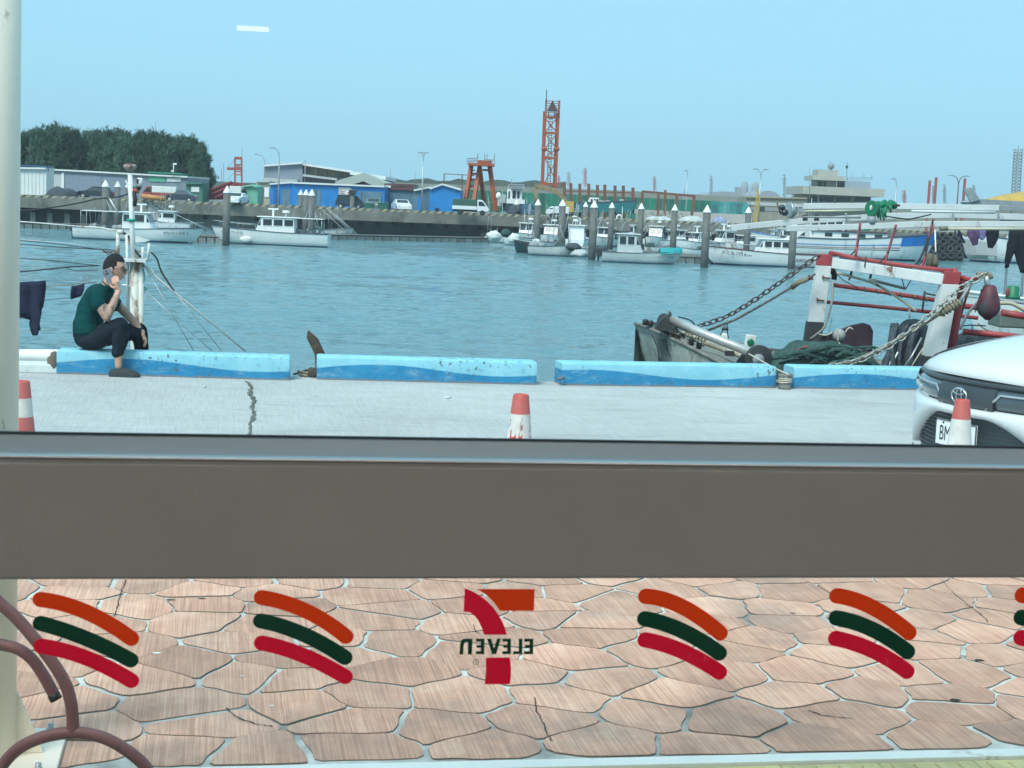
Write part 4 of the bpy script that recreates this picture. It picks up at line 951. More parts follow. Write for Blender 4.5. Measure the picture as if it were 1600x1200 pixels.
cf = MB(); cf.tube([mp(186, 546, NR - .09), mp(186, 551.5, NR - .09)], [.056, .050], 16); cf.build('trouser_cuff', M_trou, man, world=False)
# folds: push trouser and shirt surfaces about with noise
from mathutils import noise as mn
for ob, amp, fq in ((shirt, .016, 9), (trou, .015, 11)):
    for v in ob.data.vertices:
        c = v.co; v.co = c + v.normal * amp * (.35 + mn.noise(Vector((c.x * fq, c.y * fq, c.z * fq * .7))))
# clogs
def clog(c):
    P0 = []
    for (x, hw, zt) in [(-.125, .030, .045), (-.115, .038, .066), (-.07, .042, .070), (-.03, .044, .072), (.0, .046, .084), (.04, .050, .078), (.09, .052, .060), (.125, .044, .045), (.148, .024, .030)]:
        P0.append([Vector((x, -hw, .0)), Vector((x, -hw * 1.03, zt * .5)), Vector((x, -hw * .7, zt * .92)), Vector((x, 0, zt)), Vector((x, hw * .7, zt * .92)), Vector((x, hw * 1.03, zt * .5)), Vector((x, hw, 0))])
    k = MB(); k.grid(P0, True); k.add(P0[0], [tuple(range(7))]); k.add(P0[-1], [tuple(range(7))]); k.add([p[0] for p in P0] + [p[-1] for p in P0], [(i, i + 1, len(P0) + i + 1, len(P0) + i) for i in range(len(P0) - 1)])
    k.v = [v + c for v in k.v]; return k
mc = mat('grey_foam_clog', (.022, .028, .032), .8, var=.15, scale=20)
clog(mp(195, 586.2, NR - .095)).build('clog', mc, man, world=False); clog(mp(211, 586.2, NF + .15)).build('clog', mc, man, world=False)
# ================================================================ LEFT: boat below the quay with its rusty bow mast
def PL(Y): return lambda px, py, d=0: at(px, py, Y + d)
LY = 16.9; lf = PL(LY)
lb = thing('moored_boat', 'white boat below the quay whose rusty white mast rises behind the sitting man', 'boat', (lf(150, 600).x, LY, WATER_Z))
# hull: sharp bow towards the right
def hull_rows(L, B, D, bow=.28, sheer=.25, flare=.12, n=14):
    rows = []
    for i in range(n + 1):
        t = i / n; e = max(0, (t - (1 - bow)) / bow); hw = B / 2 * (1 - e ** 2.0) * (1 if t > .05 else .93)
        zt = D + sheer * D * max(0, t - .35) ** 1.5 / .52; x = L * (t - .5) ; xr = x + e * .06 * L
        rows.append([Vector((xr, -hw, zt)), Vector((xr - e * .02 * L, -hw * (1 - flare * .4), zt * .75)), Vector((x, -hw * (1 - flare), D * .35)), Vector((x - e * .05 * L, -hw * (.72 - .5 * e), -D * .05)), Vector((x - e * .09 * L, 0, -D * .35)),
                     Vector((x - e * .05 * L, hw * (.72 - .5 * e), -D * .05)), Vector((x, hw * (1 - flare), D * .35)), Vector((xr - e * .02 * L, hw * (1 - flare * .4), zt * .75)), Vector((xr, hw, zt))])
    return rows
def hull(L, B, D, **k):
    r = hull_rows(L, B, D, **k); mb = MB(); mb.grid(r, True); mb.add(r[0], [tuple(range(9))])
    dk = MB(); dk.grid([[q[0] - Vector((0, -.05, .12 * D)) if False else Vector((q[0].x, q[0].y * .97, q[0].z - .10 * D)), Vector((q[8].x, q[8].y * .97, q[8].z - .10 * D))] for q in r], False)
    gw = MB(); gw.tube([q[0] for q in r], .035 * max(D, .8), 6); gw.tube([q[8] for q in r], .035 * max(D, .8), 6)
    return mb, dk, gw
h, dk, gw = hull(9, 2.6, 2.3, sheer=.15)
Mv = Matrix.Translation((-4.4, 1.3, 0)) 
for mb_, nm, m_ in ((h, 'hull', M_white2), (dk, 'deck', M_greyl), (gw, 'gunwale', M_white2)):
    mb_.v = [Mv @ v for v in mb_.v]; mb_.build(nm, m_, lb, world=False)
def tb(pts, w, m, name, parent=lb, f=lf, n=8, taper=None, sm=0):
    p = [f(*q) for q in pts]
    if sm: p = spline(p, sm)
    r_ = w / 2 * LY / FPX if f is lf else w / 2 * RY / FPX
    mb = MB(); mb.tube(p, r_ if taper is None else [r_ * (1 + (taper - 1) * i / (len(p) - 1)) for i in range(len(p))], n); return mb.build(name, m, parent)
tb([(211, 640), (211.5, 540), (210.5, 408)], 15, M_rusty, 'lower_mast', n=14)
tb([(222, 640), (221, 545), (220, 410)], 9, M_rusty, 'mast_support', n=10)
tb([(208, 408), (206.7, 366), (203.5, 272)], 8.0, M_whp, 'upper_mast', n=12)
mb = MB(); c_ = lf(203, 262); s_ = LY / FPX
mb.lathe([(3.8 * s_, -6 * s_), (5 * s_, -4.5 * s_), (10.5 * s_, 0), (10.8 * s_, 3 * s_), (9 * s_, 5 * s_), (4 * s_, 6 * s_)], c_, 18); mb.build('mast_cap', mat('rusty_cap', (.34, .28, .25), .8, var=.3, scale=12, rust=.55, rscale=18, rustcol=(.12, .05, .04)), lb)
mb = MB(); a = lf(213, 406.5); mb.box(a, (.26, .26, .03)); mb.build('platform', M_whp, lb)
tb([(184, 364), (184, 420)], 6, M_rusty, 'stanchion'); tb([(198, 366), (199, 410), (200, 487)], 5, M_whp, 'stanchion')
tb([(223, 386), (223, 408)], 4.5, M_whp, 'stanchion'); tb([(233, 380), (231, 405)], 4, M_whp, 'stanchion')
tb([(183, 362), (193, 363)], 8, M_rusty, 'pivot')
mb = MB(); mb.prism([lf(192, 362), lf(204, 366), (lf(220, 372)), lf(234, 375.5), lf(226, 378), lf(208, 379), lf(197, 371)], (0, .05, 0)); mb.build('gaff_bracket', M_whp, lb)
tb([(194, 364), (204, 374), (210, 390), (220, 402)], 4, M_ropeb, 'cable', sm=3)
tb([(197, 370), (205, 385), (212, 400), (228, 418)], 3, M_rope, 'rope', sm=3)
tb([(191, 430), (206, 422), (216, 417), (222, 419), (229, 417), (237, 423), (240, 428)], 3.6, M_whp, 'bent_rail', sm=4)
tb([(190, 445), (206, 447), (222, 450)], 3.6, M_whp, 'rail'); tb([(209, 443), (216, 443)], 3, M_rusty, 'hinge')
tb([(224, 418), (226, 436), (221, 450), (220, 470), (223, 490), (217, 510), (220, 525), (216, 545)], 1.6, M_teal, 'teal_rope', sm=4)
random.seed(8)
for (cx, cy) in ((221, 449), (222, 526)):
    mb = MB()
    for k in range(7): a = random.uniform(0, 6.3); mb.tube([lf(cx, cy), lf(cx + 5 * cos(a), cy + 4 * sin(a), .02), lf(cx + 9 * cos(a + .5), cy + 7 * sin(a + .7))], .005, 5)
    mb.build('rope_knot', mat('bright_green_rope', (.01, .28, .20), .9, var=.3), lb)
mb = MB(); mb.torus(lf(205, 344), .037, .016, axis=(0, 0, 1), n=12, k=5); mb.build('green_tie', MATS['bright_green_rope'], lb)
tb([(196, 282), (199, 288), (202, 300), (206, 312)], 3, M_whp, 'lamp_arm', sm=3); tb([(207, 318), (205, 330), (203.5, 344), (205, 356), (207, 368)], 2.6, M_ropeb, 'cable', sm=3)
# searchlight and dark lantern on the mast
mb = MB(); mb.lathe([(4.2 * s_, -5 * s_), (4.6 * s_, 0), (4.6 * s_, 6 * s_), (3 * s_, 7 * s_)], lf(218.5, 285), 12, axis=(0, 0, 1)); mb.build('lantern', M_white2, lb)
mb = MB(); mb.lathe([(2 * s_, 0), (4.8 * s_, -2 * s_), (4.5 * s_, -9 * s_)], lf(218, 278), 10); mb.lathe([(5 * s_, 0), (2.5 * s_, -5 * s_)], lf(217, 291), 10); mb.build('lantern_cage', M_black, lb)
tb([(207, 292), (213, 296), (213, 300), (219, 294)], 3.5, M_dark, 'bracket'); tb([(209, 299), (211, 312), (210, 322)], 7, M_dark, 'winch_block')
tb([(209, 296), (217, 300)], 6, MATS['red_oxide_steel'], 'clamp')
# stays and lines (each is rigging of the boat)
def line(pts, w, m, name, sm=0, parent=lb, Y=LY):
    p = [at(q[0], q[1], Y + (q[2] if len(q) > 2 else 0)) for q in pts]; p = spline(p, sm) if sm else p
    mb = MB(); mb.tube(p, w / 2 * Y / FPX, 6); return mb.build(name, m, parent)
line([(226, 415), (235, 425), (384, 549)], 3.0, mat('pale_stay', (.62, .62, .56), .5, var=.1), 'stay')
line([(227, 417), (303, 549)], 1.1, M_alu, 'stay'); line([(229, 455), (270, 495), (332, 549)], 1.1, M_alu, 'stay'); line([(272, 455), (300, 490), (346, 548)], 1.2, M_alu, 'stay')
line([(236, 394), (245, 404), (252, 424), (262, 440), (272, 455)], 3.0, M_ropeb, 'stay_tackle', 3); line([(214, 392), (237, 396)], 2, M_rusty, 'outrigger')
line([(0, 373), (90, 381), (158, 390), (168, 394)], 1.4, M_ropeb, 'line'); line([(0, 379), (90, 386), (180, 391)], 1.4, M_ropeb, 'line')
for k in range(5): mb = MB(); mb.torus(at(164 + k * 4.4, 394 + (k % 2), LY), .016, .005, axis=(0, 1, 0) if k % 2 else (0, .5, 1), n=10, k=4); mb.build('shackle', M_rust, lb)
line([(0, 401), (80, 407), (155, 415)], 1.4, M_ropeb, 'line')
line([(0, 425), (40, 424), (80, 420), (110, 417), (153, 415)], 2.4, M_ropeb, 'cable', 4); line([(100, 417), (120, 423), (153, 422)], 1.3, M_ropeb, 'line', 3)
line([(0, 326), (25, 329), (60, 327), (119, 318), (150, 311), (172, 309), (186, 307), (203, 302)], 2.6, M_ropeb, 'cable', 4)
line([(170, 308), (184, 332)], 2.2, M_white2, 'stay_rod')
line([(0, 342), (25, 345.5), (127, 354), (183, 358.5)], 2.0, M_whp, 'stay'); line([(127, 354), (160, 356), (172, 360), (183, 360)], 3.2, M_rusty, 'turnbuckle')
line([(0, 372.5), (25, 374), (120, 381), (182, 391)], .8, M_alu, 'line')
line([(25, 452), (72, 448), (150, 441)], 1.5, M_rope, 'washing_line'); line([(0, 460), (70, 451), (72, 448)], 1.2, M_rope, 'washing_line'); line([(0, 466), (40, 462), (70, 455)], 1.2, M_rope, 'washing_line'); line([(60, 470), (110, 465)], 1, M_ropeb, 'line')
# washing: closed cloth shapes with folds and thickness
def cloth(name, outl, Y, m, label, cat='clothes', th=.02, group=None):
    poly = [at(x, y, Y) for x, y in outl]; c = sum(poly, Vector()) / len(poly)
    me = bpy.data.meshes.new(name); bm = bmesh.new(); vs = [bm.verts.new(p) for p in poly]; bm.faces.new(vs)
    bmesh.ops.triangulate(bm, faces=bm.faces)
    for _ in range(3): bmesh.ops.subdivide_edges(bm, edges=[e for e in bm.edges if e.calc_length() > .05], cuts=1, use_grid_fill=True); bmesh.ops.triangulate(bm, faces=bm.faces)
    bm.verts.ensure_lookup_table()
    for v in bm.verts: v.co.y += .022 * sin(v.co.x * 38 + v.co.z * 3) + .012 * mn.noise(v.co * 9)
    bmesh.ops.recalc_face_normals(bm, faces=bm.faces)
    z0 = min(v.co.z for v in bm.verts); L0 = Vector((c.x, Y, z0))
    for v in bm.verts: v.co -= L0
    bm.to_mesh(me); bm.free(); me.materials.append(m)
    for p in me.polygons: p.use_smooth = True
    o = bpy.data.objects.new(name, me); COL.objects.link(o); o.location = L0
    sm = o.modifiers.new('thick', 'SOLIDIFY'); sm.thickness = th; sm.use_even_offset = False; return tag(o, label, cat, group)
M_cloth = mat('dark_navy_cloth', (.010, .016, .045), .95, var=.5, scale=8, bump=.5, bscale=20)
cloth('tracksuit_trousers', [(-14, 445), (0, 441), (26, 441), (70, 438.5), (71, 450), (69.5, 462), (66, 480), (62, 500), (61, 519), (59, 524), (51.5, 524), (51, 517), (46, 500), (43, 488), (26, 493), (10, 492), (4, 510), (0, 530), (-10, 530), (-16, 480)], LY - .03, M_cloth, 'navy tracksuit trousers hung over the washing line beside the post', 'trousers')
cloth('dark_garment', [(112, 447), (133, 443.5), (132, 453), (128, 462), (120, 465), (111, 467.5), (110.5, 458)], LY - .03, M_cloth, 'small dark garment pegged on the line behind the man\'s back', 'clothes')
for x in (131.5, 139.5):
    mb = MB()
    for s2 in (-1, 1): mb.bar(at(x + s2 * 1.2, 430, LY - .05), at(x + s2 * 2, 442, LY - .05), .008, .014)
    solo(mb, 'clothes_peg', M_silver, 'grey clothes peg above the dark garment, ' + ('farther from the man' if x < 135 else 'nearer the neck of the man'), 'clothes peg')

# ================================================================ RIGHT: rusty trawler bow with roller, gallows and nets
RY = 18.5; rf = PL(RY)
def rt(pts, w, m, name, parent, n=8, sm=0, taper=None):
    p = [at(q[0], q[1], RY + (q[2] if len(q) > 2 else 0)) for q in pts]; p = spline(p, sm) if sm else p
    r_ = w / 2 * RY / FPX; mb = MB(); mb.tube(p, r_ if taper is None else [r_ * (1 + (taper - 1) * i / (len(p) - 1)) for i in range(len(p))], n); return mb.build(name, m, parent)
o0 = rf(1250, 600); tw = thing('trawler', 'old grey trawler with a steel roller and red and white gallows behind the kerb', 'fishing boat', (o0.x, RY + 1, WATER_Z))
m_bow = mat('stained_grey_planking', (.36, .37, .32), .8, var=.3, scale=3, rust=.5, rscale=2.5, rustcol=(.09, .10, .085), bump=.4)
# near side of the hull: seen from outside, its top edge falls to the right behind the kerb
top = [(993, 506, .9), (1010, 511, .5), (1045, 527, .1), (1085, 546, -.3), (1125, 566, -.6), (1180, 588, -.9), (1300, 610, -1.2), (1500, 620, -1.3), (1900, 620, -1.3)]
mb = MB(); rows = []
for i, (x, y, d) in enumerate(top):
    p = at(x, y, RY + d); e = 1 if i > 2 else [.12, .45, .75][i]
    rows.append([p, p + Vector((.10 * (1 if i < 3 else 0), .03, -.35)), p + Vector((.38 if i < 3 else 0, .12 * e, -1.0)), Vector((p.x + (.75 if i < 3 else 0), p.y + .25 * e, WATER_Z + .1)), Vector((p.x + (.9 if i < 3 else 0), p.y + .5 * e, WATER_Z - .8))])
mb.grid(rows, True); mb.build('hull_side', m_bow, tw)
far = [(993, 506, .9), (1008, 504.5, 1.2), (1050, 508, 2.2), (1120, 527, 3.2), (1200, 545, 3.9), (1400, 565, 4.4), (1900, 600, 4.4)]
mb = MB(); rows2 = []
for i, (x, y, d) in enumerate(far):
    p = at(x, y, RY + d); rows2.append([p, p + Vector((0, 0, -.5)), Vector((p.x + .3, p.y - .1, WATER_Z - .5))])
mb.grid(rows2, True); mb.build('hull_side', m_bow, tw)
for nm, tp, w_ in (('rail_cap', top, 6), ('rail_cap', far[1:], 5)):
    rt([(x, y, d) for x, y, d in tp], w_, mat('worn_dark_rail', (.16, .16, .14), .8, var=.35, scale=6, rust=.3, rscale=8), nm, tw, sm=3)
# plank seams and stains on the near side
for k in range(1, 9):
    t = 1008 + k * 17; yy = 506 + (t - 993) * .455; rt([(t - 6, yy + 2, .35 - k * .12), (t + 2, yy + 22, .45 - k * .12), (t + 8, yy + 60, .6 - k * .12)], 1.6, mat('seam_dark', (.05, .055, .05), .9), 'plank_seam', tw)
mb = MB(); dkp = [at(x, y + 9, RY + d) for x, y, d in top[:7]] ; dkq = [at(x, y + 9, RY + d) for x, y, d in far[:7]]
mb.grid([dkp, dkq], False); mb.build('deck', mat('deck_grey', (.20, .20, .17), .9, var=.35, scale=4), tw)
rt([(1100, 535, .8), (1150, 553, .6), (1190, 566, .4)], 9, mat('pale_timber', (.40, .37, .29), .8, var=.3, scale=8), 'inner_timber', tw); rt([(1060, 518, 1.5), (1150, 548, 1.2)], 5, MATS['pale_timber'], 'inner_timber', tw)
# roller
rt([(1049, 500, .5), (1093, 519, .2), (1187, 556, -.35)], 14.5, mat('worn_roller_steel', (.52, .52, .50), .38, metal=.45, var=.18, scale=6, rust=.12, rscale=9), 'roller', tw, n=20)
def disc(px, py, d, r, m, name, th=.03, ax=(-.93, .35, .05)):
    mb = MB(); rr_ = r * RY / FPX; mb.lathe([(rr_ * .92, 0), (rr_, .006), (rr_, th), (rr_ * .9, th + .008), (rr_ * .35, th + .01), (rr_ * .3, th + .02), (rr_ * .12, th + .022)], at(px, py, RY + d), 24, axis=ax); mb.build(name, m, tw)
disc(1046, 500, .5, 14.5, mat('grey_rusty_disc', (.14, .15, .15), .6, var=.3, scale=8, rust=.4, rscale=9), 'roller_flange')
disc(1038, 505, .35, 15.5, M_dark, 'roller_flange', ax=(-.75, -.45, .1))
disc(1184, 560, -.45, 21, M_dark, 'roller_flange', ax=(.25, -.95, .0), th=.05)
disc(1184, 562, -.55, 9, M_silver, 'roller_hub', ax=(.25, -.95, 0), th=.03)
mb = MB(); mb.prism([rf(1024, 515), rf(1030, 503), rf(1040, 495), rf(1050, 512), rf(1060, 520)], (0, .15, 0)); mb.build('roller_cheek', M_dark, tw)
mb = MB(); mb.prism([rf(1148, 572), rf(1165, 548), rf(1190, 545), rf(1204, 572)], (0, .1, 0)); mb.build('roller_cheek', M_dark, tw)
for (x, y) in ((1008, 504), (1016, 506), (1080, 536), (1092, 541), (1040, 520)):
    mb = MB(); mb.lathe([(.03, 0), (.035, .05), (.03, .07)], at(x, y + 4, RY + .4), 10); mb.build('fairlead', M_dark, tw)
random.seed(4)
mb = MB()
for k in range(26):
    x = random.uniform(1040, 1062); y = 520 + random.uniform(-6, 12); a = random.uniform(0, 6.3)
    mb.tube(spline([at(x, y, RY + .5), at(x + 6 * cos(a), y + 5 * sin(a), RY + .45), at(x + 10 * cos(a + 1), y + 6 * sin(a + 1), RY + .5)], 3), .010, 5)
mb.build('rope_heap', mat('dark_rope', (.06, .06, .05), .95, var=.4), tw)
mb = MB()
for k in range(22):
    x = random.uniform(1068, 1096); y = 520 + (x - 1068) * .4 + random.uniform(-8, 10); a = random.uniform(0, 6.3)
    mb.tube(spline([at(x, y, RY + .8), at(x + 6 * cos(a), y + 6 * sin(a), RY + .75), at(x + 9 * cos(a + 1), y + 9 * sin(a + 1), RY + .8)], 3), .006, 5)
mb.build('rope_heap', M_rope, tw)
rt([(1060, 495, .5), (1075, 499, .6), (1083, 504, .8), (1087, 512, .9)], 2.2, M_ropeb, 'cable', tw, sm=3); rt([(1062, 518), (1082, 530), (1100, 541)], 2, M_ropeb, 'cable', tw)
# white boxes with green lamps
for (x, y, w_, h_, d) in ((1131, 529, 13, 17, 1.4), (1172, 533, 17, 21, 1.6)):
    mb = MB(); c_ = at(x, y, RY + d); k = RY / FPX; mb.box(c_, (w_ * k, .10, h_ * k), M=Matrix.Rotation(.12, 3, 'Y')); lbx = mb.build('lamp_box', M_white2, tw, bevel=.01)
    mb = MB(); mb.lathe([(w_ * k * .36, 0), (w_ * k * .36, .012), (w_ * k * .2, .02)], c_ - Vector((0, .052, .01)), 16, axis=(0, -1, 0)); mb.build('green_lens', mat('green_lens', (.005, .16, .075), .2, var=.1), lbx)
mb = MB(); mb.box(at(1140, 552, RY + .6), (.10, .1, .06)); mb.build('cleat', M_dark, tw)
rt([(1124, 528, 1), (1134, 505, 1), (1136, 500, 1)], 2.4, M_rope, 'lashing', tw); rt([(1136, 503, .9), (1138, 528, .9), (1150, 545, .9)], 2, M_ropeb, 'lashing', tw, sm=3)
rt([(1128, 514, .9), (1138, 514, .9)], 5, M_dark, 'shackle', tw)
# chain
link = MB(); link.torus((0, 0, 0), .030, .0085, axis=(0, 0, 1), n=12, k=5, sx=1.75); LINKM = {}
def chain(pts, pitch, m, parent, name='chain', scale=1.0):
    P3 = spline([at(q[0], q[1], RY + (q[2] if len(q) > 2 else 0)) for q in pts], 16)
    acc = [0]
    for i in range(1, len(P3)): acc.append(acc[-1] + (P3[i] - P3[i - 1]).length)
    n = int(acc[-1] / pitch); key = (m.name, scale)
    if key not in LINKM:
        l2 = MB(); l2.v = [v * scale for v in link.v]; l2.f = link.f; l2.sm = link.sm; LINKM[key] = l2.mesh('chain_link', m)
    inv = parent_world(parent).inverted()
    j = 0
    for k in range(n):
        s = (k + .5) * acc[-1] / n
        while acc[j + 1] < s: j += 1
        t = (s - acc[j]) / (acc[j + 1] - acc[j]); p = P3[j].lerp(P3[j + 1], t); d = (P3[j + 1] - P3[j]).normalized()
        R = d.to_track_quat('X', 'Z').to_matrix() @ Matrix.Rotation((k % 2) * pi / 2 + radians(38) + random.uniform(-.25, .25), 3, 'X')
        o = bpy.data.objects.new('chain_link', LINKM[key]); COL.objects.link(o); o.parent = parent; Mx = R.to_4x4(); Mx.translation = p; o.matrix_local = inv @ Mx
M_chain = mat('rusty_chain', (.11, .085, .075), .7, metal=.3, var=.35, scale=20)
M_chain2 = mat('galvanised_chain', (.38, .38, .34), .5, metal=.4, var=.35, scale=20, rust=.3, rscale=25)
ch1 = thing('bow_chain', 'rusty chain sloping from the gallows\' left post down to the boat\'s roller', 'chain', at(1190, 460, RY)); ch2 = thing('heavy_chain', 'thick pale chain sloping from the right post\'s arm down behind the fourth kerb block', 'chain', at(1400, 500, RY - .6))
chain([(1279, 400, -.1), (1235, 430, 0), (1180, 468, .2), (1140, 492, .4), (1113, 503, .5), (1090, 510, .6)], .084, M_chain, ch1)
chain([(1541, 428, -.8), (1500, 452, -.8), (1440, 503, -.9), (1390, 540, -1.0), (1345, 562, -1.1), (1296, 573, -1.2)], .088, M_chain2, ch2, scale=1.08)
rt([(1104, 517, .6), (1150, 499, .4), (1205, 468, .2), (1246, 443, .1), (1270, 434, 0)], 4.2, mat('grey_pole', (.20, .19, .17), .7, var=.2), 'pole_stay', tw, n=8); rt([(1238, 449, .1), (1248, 441, 0), (1262, 436, 0)], 8.5, M_rope, 'stay_splice', tw)
rt([(1262, 436, 0), (1274, 428, 0)], 3, M_rust, 'shackle', tw); rt([(1263, 430, 0), (1270, 437, 0)], 3, M_rust, 'shackle', tw)
# gallows
def post(tp, bt, wt, wb, depth, parts):
    a, b = Vector(tp), Vector(bt); k = RY / FPX
    for (t0, t1, m, nm) in parts:
        p0 = a.lerp(b, t0); p1 = a.lerp(b, t1); w0 = (wt + (wb - wt) * t0) * k / 2; w1 = (wt + (wb - wt) * t1) * k / 2
        mb = MB(); vs = []
        for p, hw in ((p0, w0), (p1, w1)): vs += [p + Vector((-hw, -depth / 2, 0)), p + Vector((hw, -depth / 2, 0)), p + Vector((hw, depth / 2, 0)), p + Vector((-hw, depth / 2, 0))]
        mb.add(vs, [(0, 1, 2, 3), (4, 5, 6, 7), (0, 1, 5, 4), (1, 2, 6, 5), (2, 3, 7, 6), (3, 0, 4, 7)]); mb.build(nm, m, tw, bevel=.006)
M_blackp = mat('peeling_black_paint', (.035, .035, .04), .7, var=.4, scale=6, rust=.3, rustcol=(.2, .19, .17), rscale=9)
post(at(1289, 397, RY + .3), at(1266, 552, RY + .3), 21, 27, .16, [(0, .115, M_redp, 'post_red_head'), (.115, .68, M_whp, 'post'), (.68, 1, M_blackp, 'post_black_foot')])
mb = MB(); mb.prism([at(1299, 400, RY + .36), at(1306, 415, RY + .36), at(1300, 425, RY + .36), at(1290, 425, RY + .36)], (0, .1, 0)); mb.build('gusset_plate', M_redp, tw)
for (x0, y0, x1, y1) in ((1285, 433, 1297, 435), (1276, 468, 1288, 470), (1286, 430, 1286, 436), (1277, 465, 1277, 471)): rt([(x0, y0, .2), (x1, y1, .2)], 2.6, M_rust, 'step_bar', tw)
rt([(1303, 437, .4), (1304, 430, .4), (1300, 420, .4)], 9, mat('dark_red_pad', (.05, .025, .03), .8), 'pad', tw)
YB = RY + .05
mb = MB(); a = at(1296, 410, RY + .3); b = at(1476, 437, RY - .5); mb.bar(a, b, 13.5 * RY / FPX, .12); 
mb.v = mb.v; mb.build('crossbeam', M_whp, tw, bevel=.006)
rt([(1296, 394.5, .3), (1330, 402, .15), (1400, 413, -.15), (1492, 424, -.5)], 6.5, M_redp, 'top_pipe', tw, n=12)
rt([(1492, 419, -.5), (1494, 440, -.5)], 8, M_redp, 'pipe_end', tw)
post(at(1487, 424, RY - .5), at(1452, 585, RY - .5), 23, 32, .2, [(0, .12, M_redp, 'post_red_head'), (.12, .82, M_whp, 'post'), (.82, 1, M_blackp, 'post_black_foot')])
M_cream = mat('cream_rusty_pipe', (.46, .42, .30), .6, var=.2, scale=6, rust=.35, rscale=8)
rt([(1493, 432, -.4), (1480, 500, -.4), (1462, 585, -.4)], 13, M_cream, 'cream_pipe', tw, n=12); rt([(1502, 430, -.3), (1494, 500, -.3), (1478, 590, -.3)], 14, M_redp, 'rear_post', tw, n=12)
mb = MB(); mb.prism([at(1487, 427, RY - .45), at(1512, 433, RY - .45), at(1500, 452, RY - .45), at(1484, 442, RY - .45)], (0, .06, 0)); mb.build('gusset_plate', M_redp, tw)
rt([(1497, 434, -.5), (1518, 437, -.6), (1534, 431, -.7), (1545, 428, -.7)], 7.5, M_redp, 'davit_arm', tw, n=10)
rt([(1526, 430, -.7), (1538, 429, -.7), (1546, 430, -.7), (1548, 436, -.7)], 9, M_rope, 'rope_wrapping', tw, n=10)
rt([(1541, 430, -.7), (1544, 452, -.7)], 9, M_alu, 'pulley_block', tw, n=8)
# hanging float (dark red bell shape)
mb = MB(); k = RY / FPX; c_ = at(1543, 496, RY - .7)
mb.lathe([(3 * k, -4 * k), (13 * k, 4 * k), (18 * k, 14 * k), (15.5 * k, 28 * k), (9 * k, 47 * k), (6 * k, 49 * k)], c_, 22)
fl = thing('hanging_weight', 'dark red bell shaped net weight hanging from the davit above the car', 'net weight', (c_.x, c_.y, c_.z - .03))
mb.build('bell', mat('dark_red_bell', (.11, .025, .035), .6, var=.6, scale=5, rust=.5, rustcol=(.04, .055, .06), rscale=5), fl)
mb = MB(); mb.tube([at(1536, 448, RY - .7), at(1550, 449, RY - .7)], 2 * k, 8); mb.build('collar', M_rope, fl)
rt([(1534, 452, -.7), (1524, 488, -.7)], 2, M_ropeb, 'strop', fl); rt([(1551, 452, -.7), (1561, 488, -.7)], 2, M_ropeb, 'strop', fl)
# rails and pipes
rt([(1300, 445, .6), (1380, 456, .4), (1468, 470, .1)], 7.2, M_redp, 'red_rail', tw, n=10); rt([(1292, 472, .6), (1380, 480, .4), (1458, 488, .1)], 6.2, M_redp, 'red_rail', tw, n=10)
rt([(1504, 478, .1), (1560, 484, 0)], 9, M_redp, 'red_rail', tw, n=10); rt([(1502, 494, .1), (1528, 497, 0)], 6, M_redp, 'red_rail', tw); rt([(1565, 488, .2), (1620, 498, .2)], 11, M_redp, 'red_rail', tw, n=10)
rt([(1504, 518, .2), (1560, 523, .1), (1620, 530, 0)], 10, M_redp, 'red_rail', tw, n=10)
rt([(1518, 440, -.2), (1508, 470, -.2), (1496, 510, -.2)], 4, M_rust, 'brace', tw)
for i in range(6): mb = MB(); x = 1352 + i * 19; y = 452 + i * 3; mb.torus(at(x, y, RY + .45 - i * .06), .03, .008, axis=(.9, 0, .3), n=12, k=5); mb.build('lashing', M_rope, tw)
rt([(1308, 426, .2), (1330, 432, .2), (1370, 445, .1), (1410, 470, 0), (1432, 486, -.1)], 4, M_cream, 'hose', tw, sm=4)
rt([(1421, 474, 0), (1421, 498, 0)], 3, M_white2, 'short_mast', tw)
rt([(1445, 455, -.1), (1441, 487, -.1)], 3.2, M_rust, 'crank', tw); rt([(1445, 458, -.1), (1468, 463, -.1)], 2.4, M_rust, 'crank', tw)
rt([(1358, 436, 0), (1375, 441, 0), (1415, 451, 0)], 4.5, mat('grey_wood_bar', (.25, .24, .21), .8), 'hanging_bar', tw); rt([(1361, 428, 0), (1359, 437, 0)], 4, M_ropeb, 'hook', tw)
rt([(1415, 452, 0), (1422, 440, 0), (1426, 424, 0)], 1.6, M_ropeb, 'lashing', tw); rt([(1411, 418, -.1), (1409, 435, -.1), (1413, 449, -.1)], 1.6, M_ropeb, 'lashing', tw)
rt([(1330, 420, .2), (1328, 436, .2)], 2, M_ropeb, 'lashing', tw); rt([(1326, 438, .2), (1330, 430, .2), (1331, 424, .2)], 3, M_rust, 'hook', tw)
for (x, y) in ((1353, 404), (1358, 414), (1406, 416), (1424, 420)): rt([(x, y - 3, .0), (x - 2, y + 13, -.02)], 2, M_ropeb, 'lashing', tw)
rt([(1307, 428, .2), (1318, 438, .2), (1340, 450, .2)], 1.4, M_ropeb, 'lashing', tw)
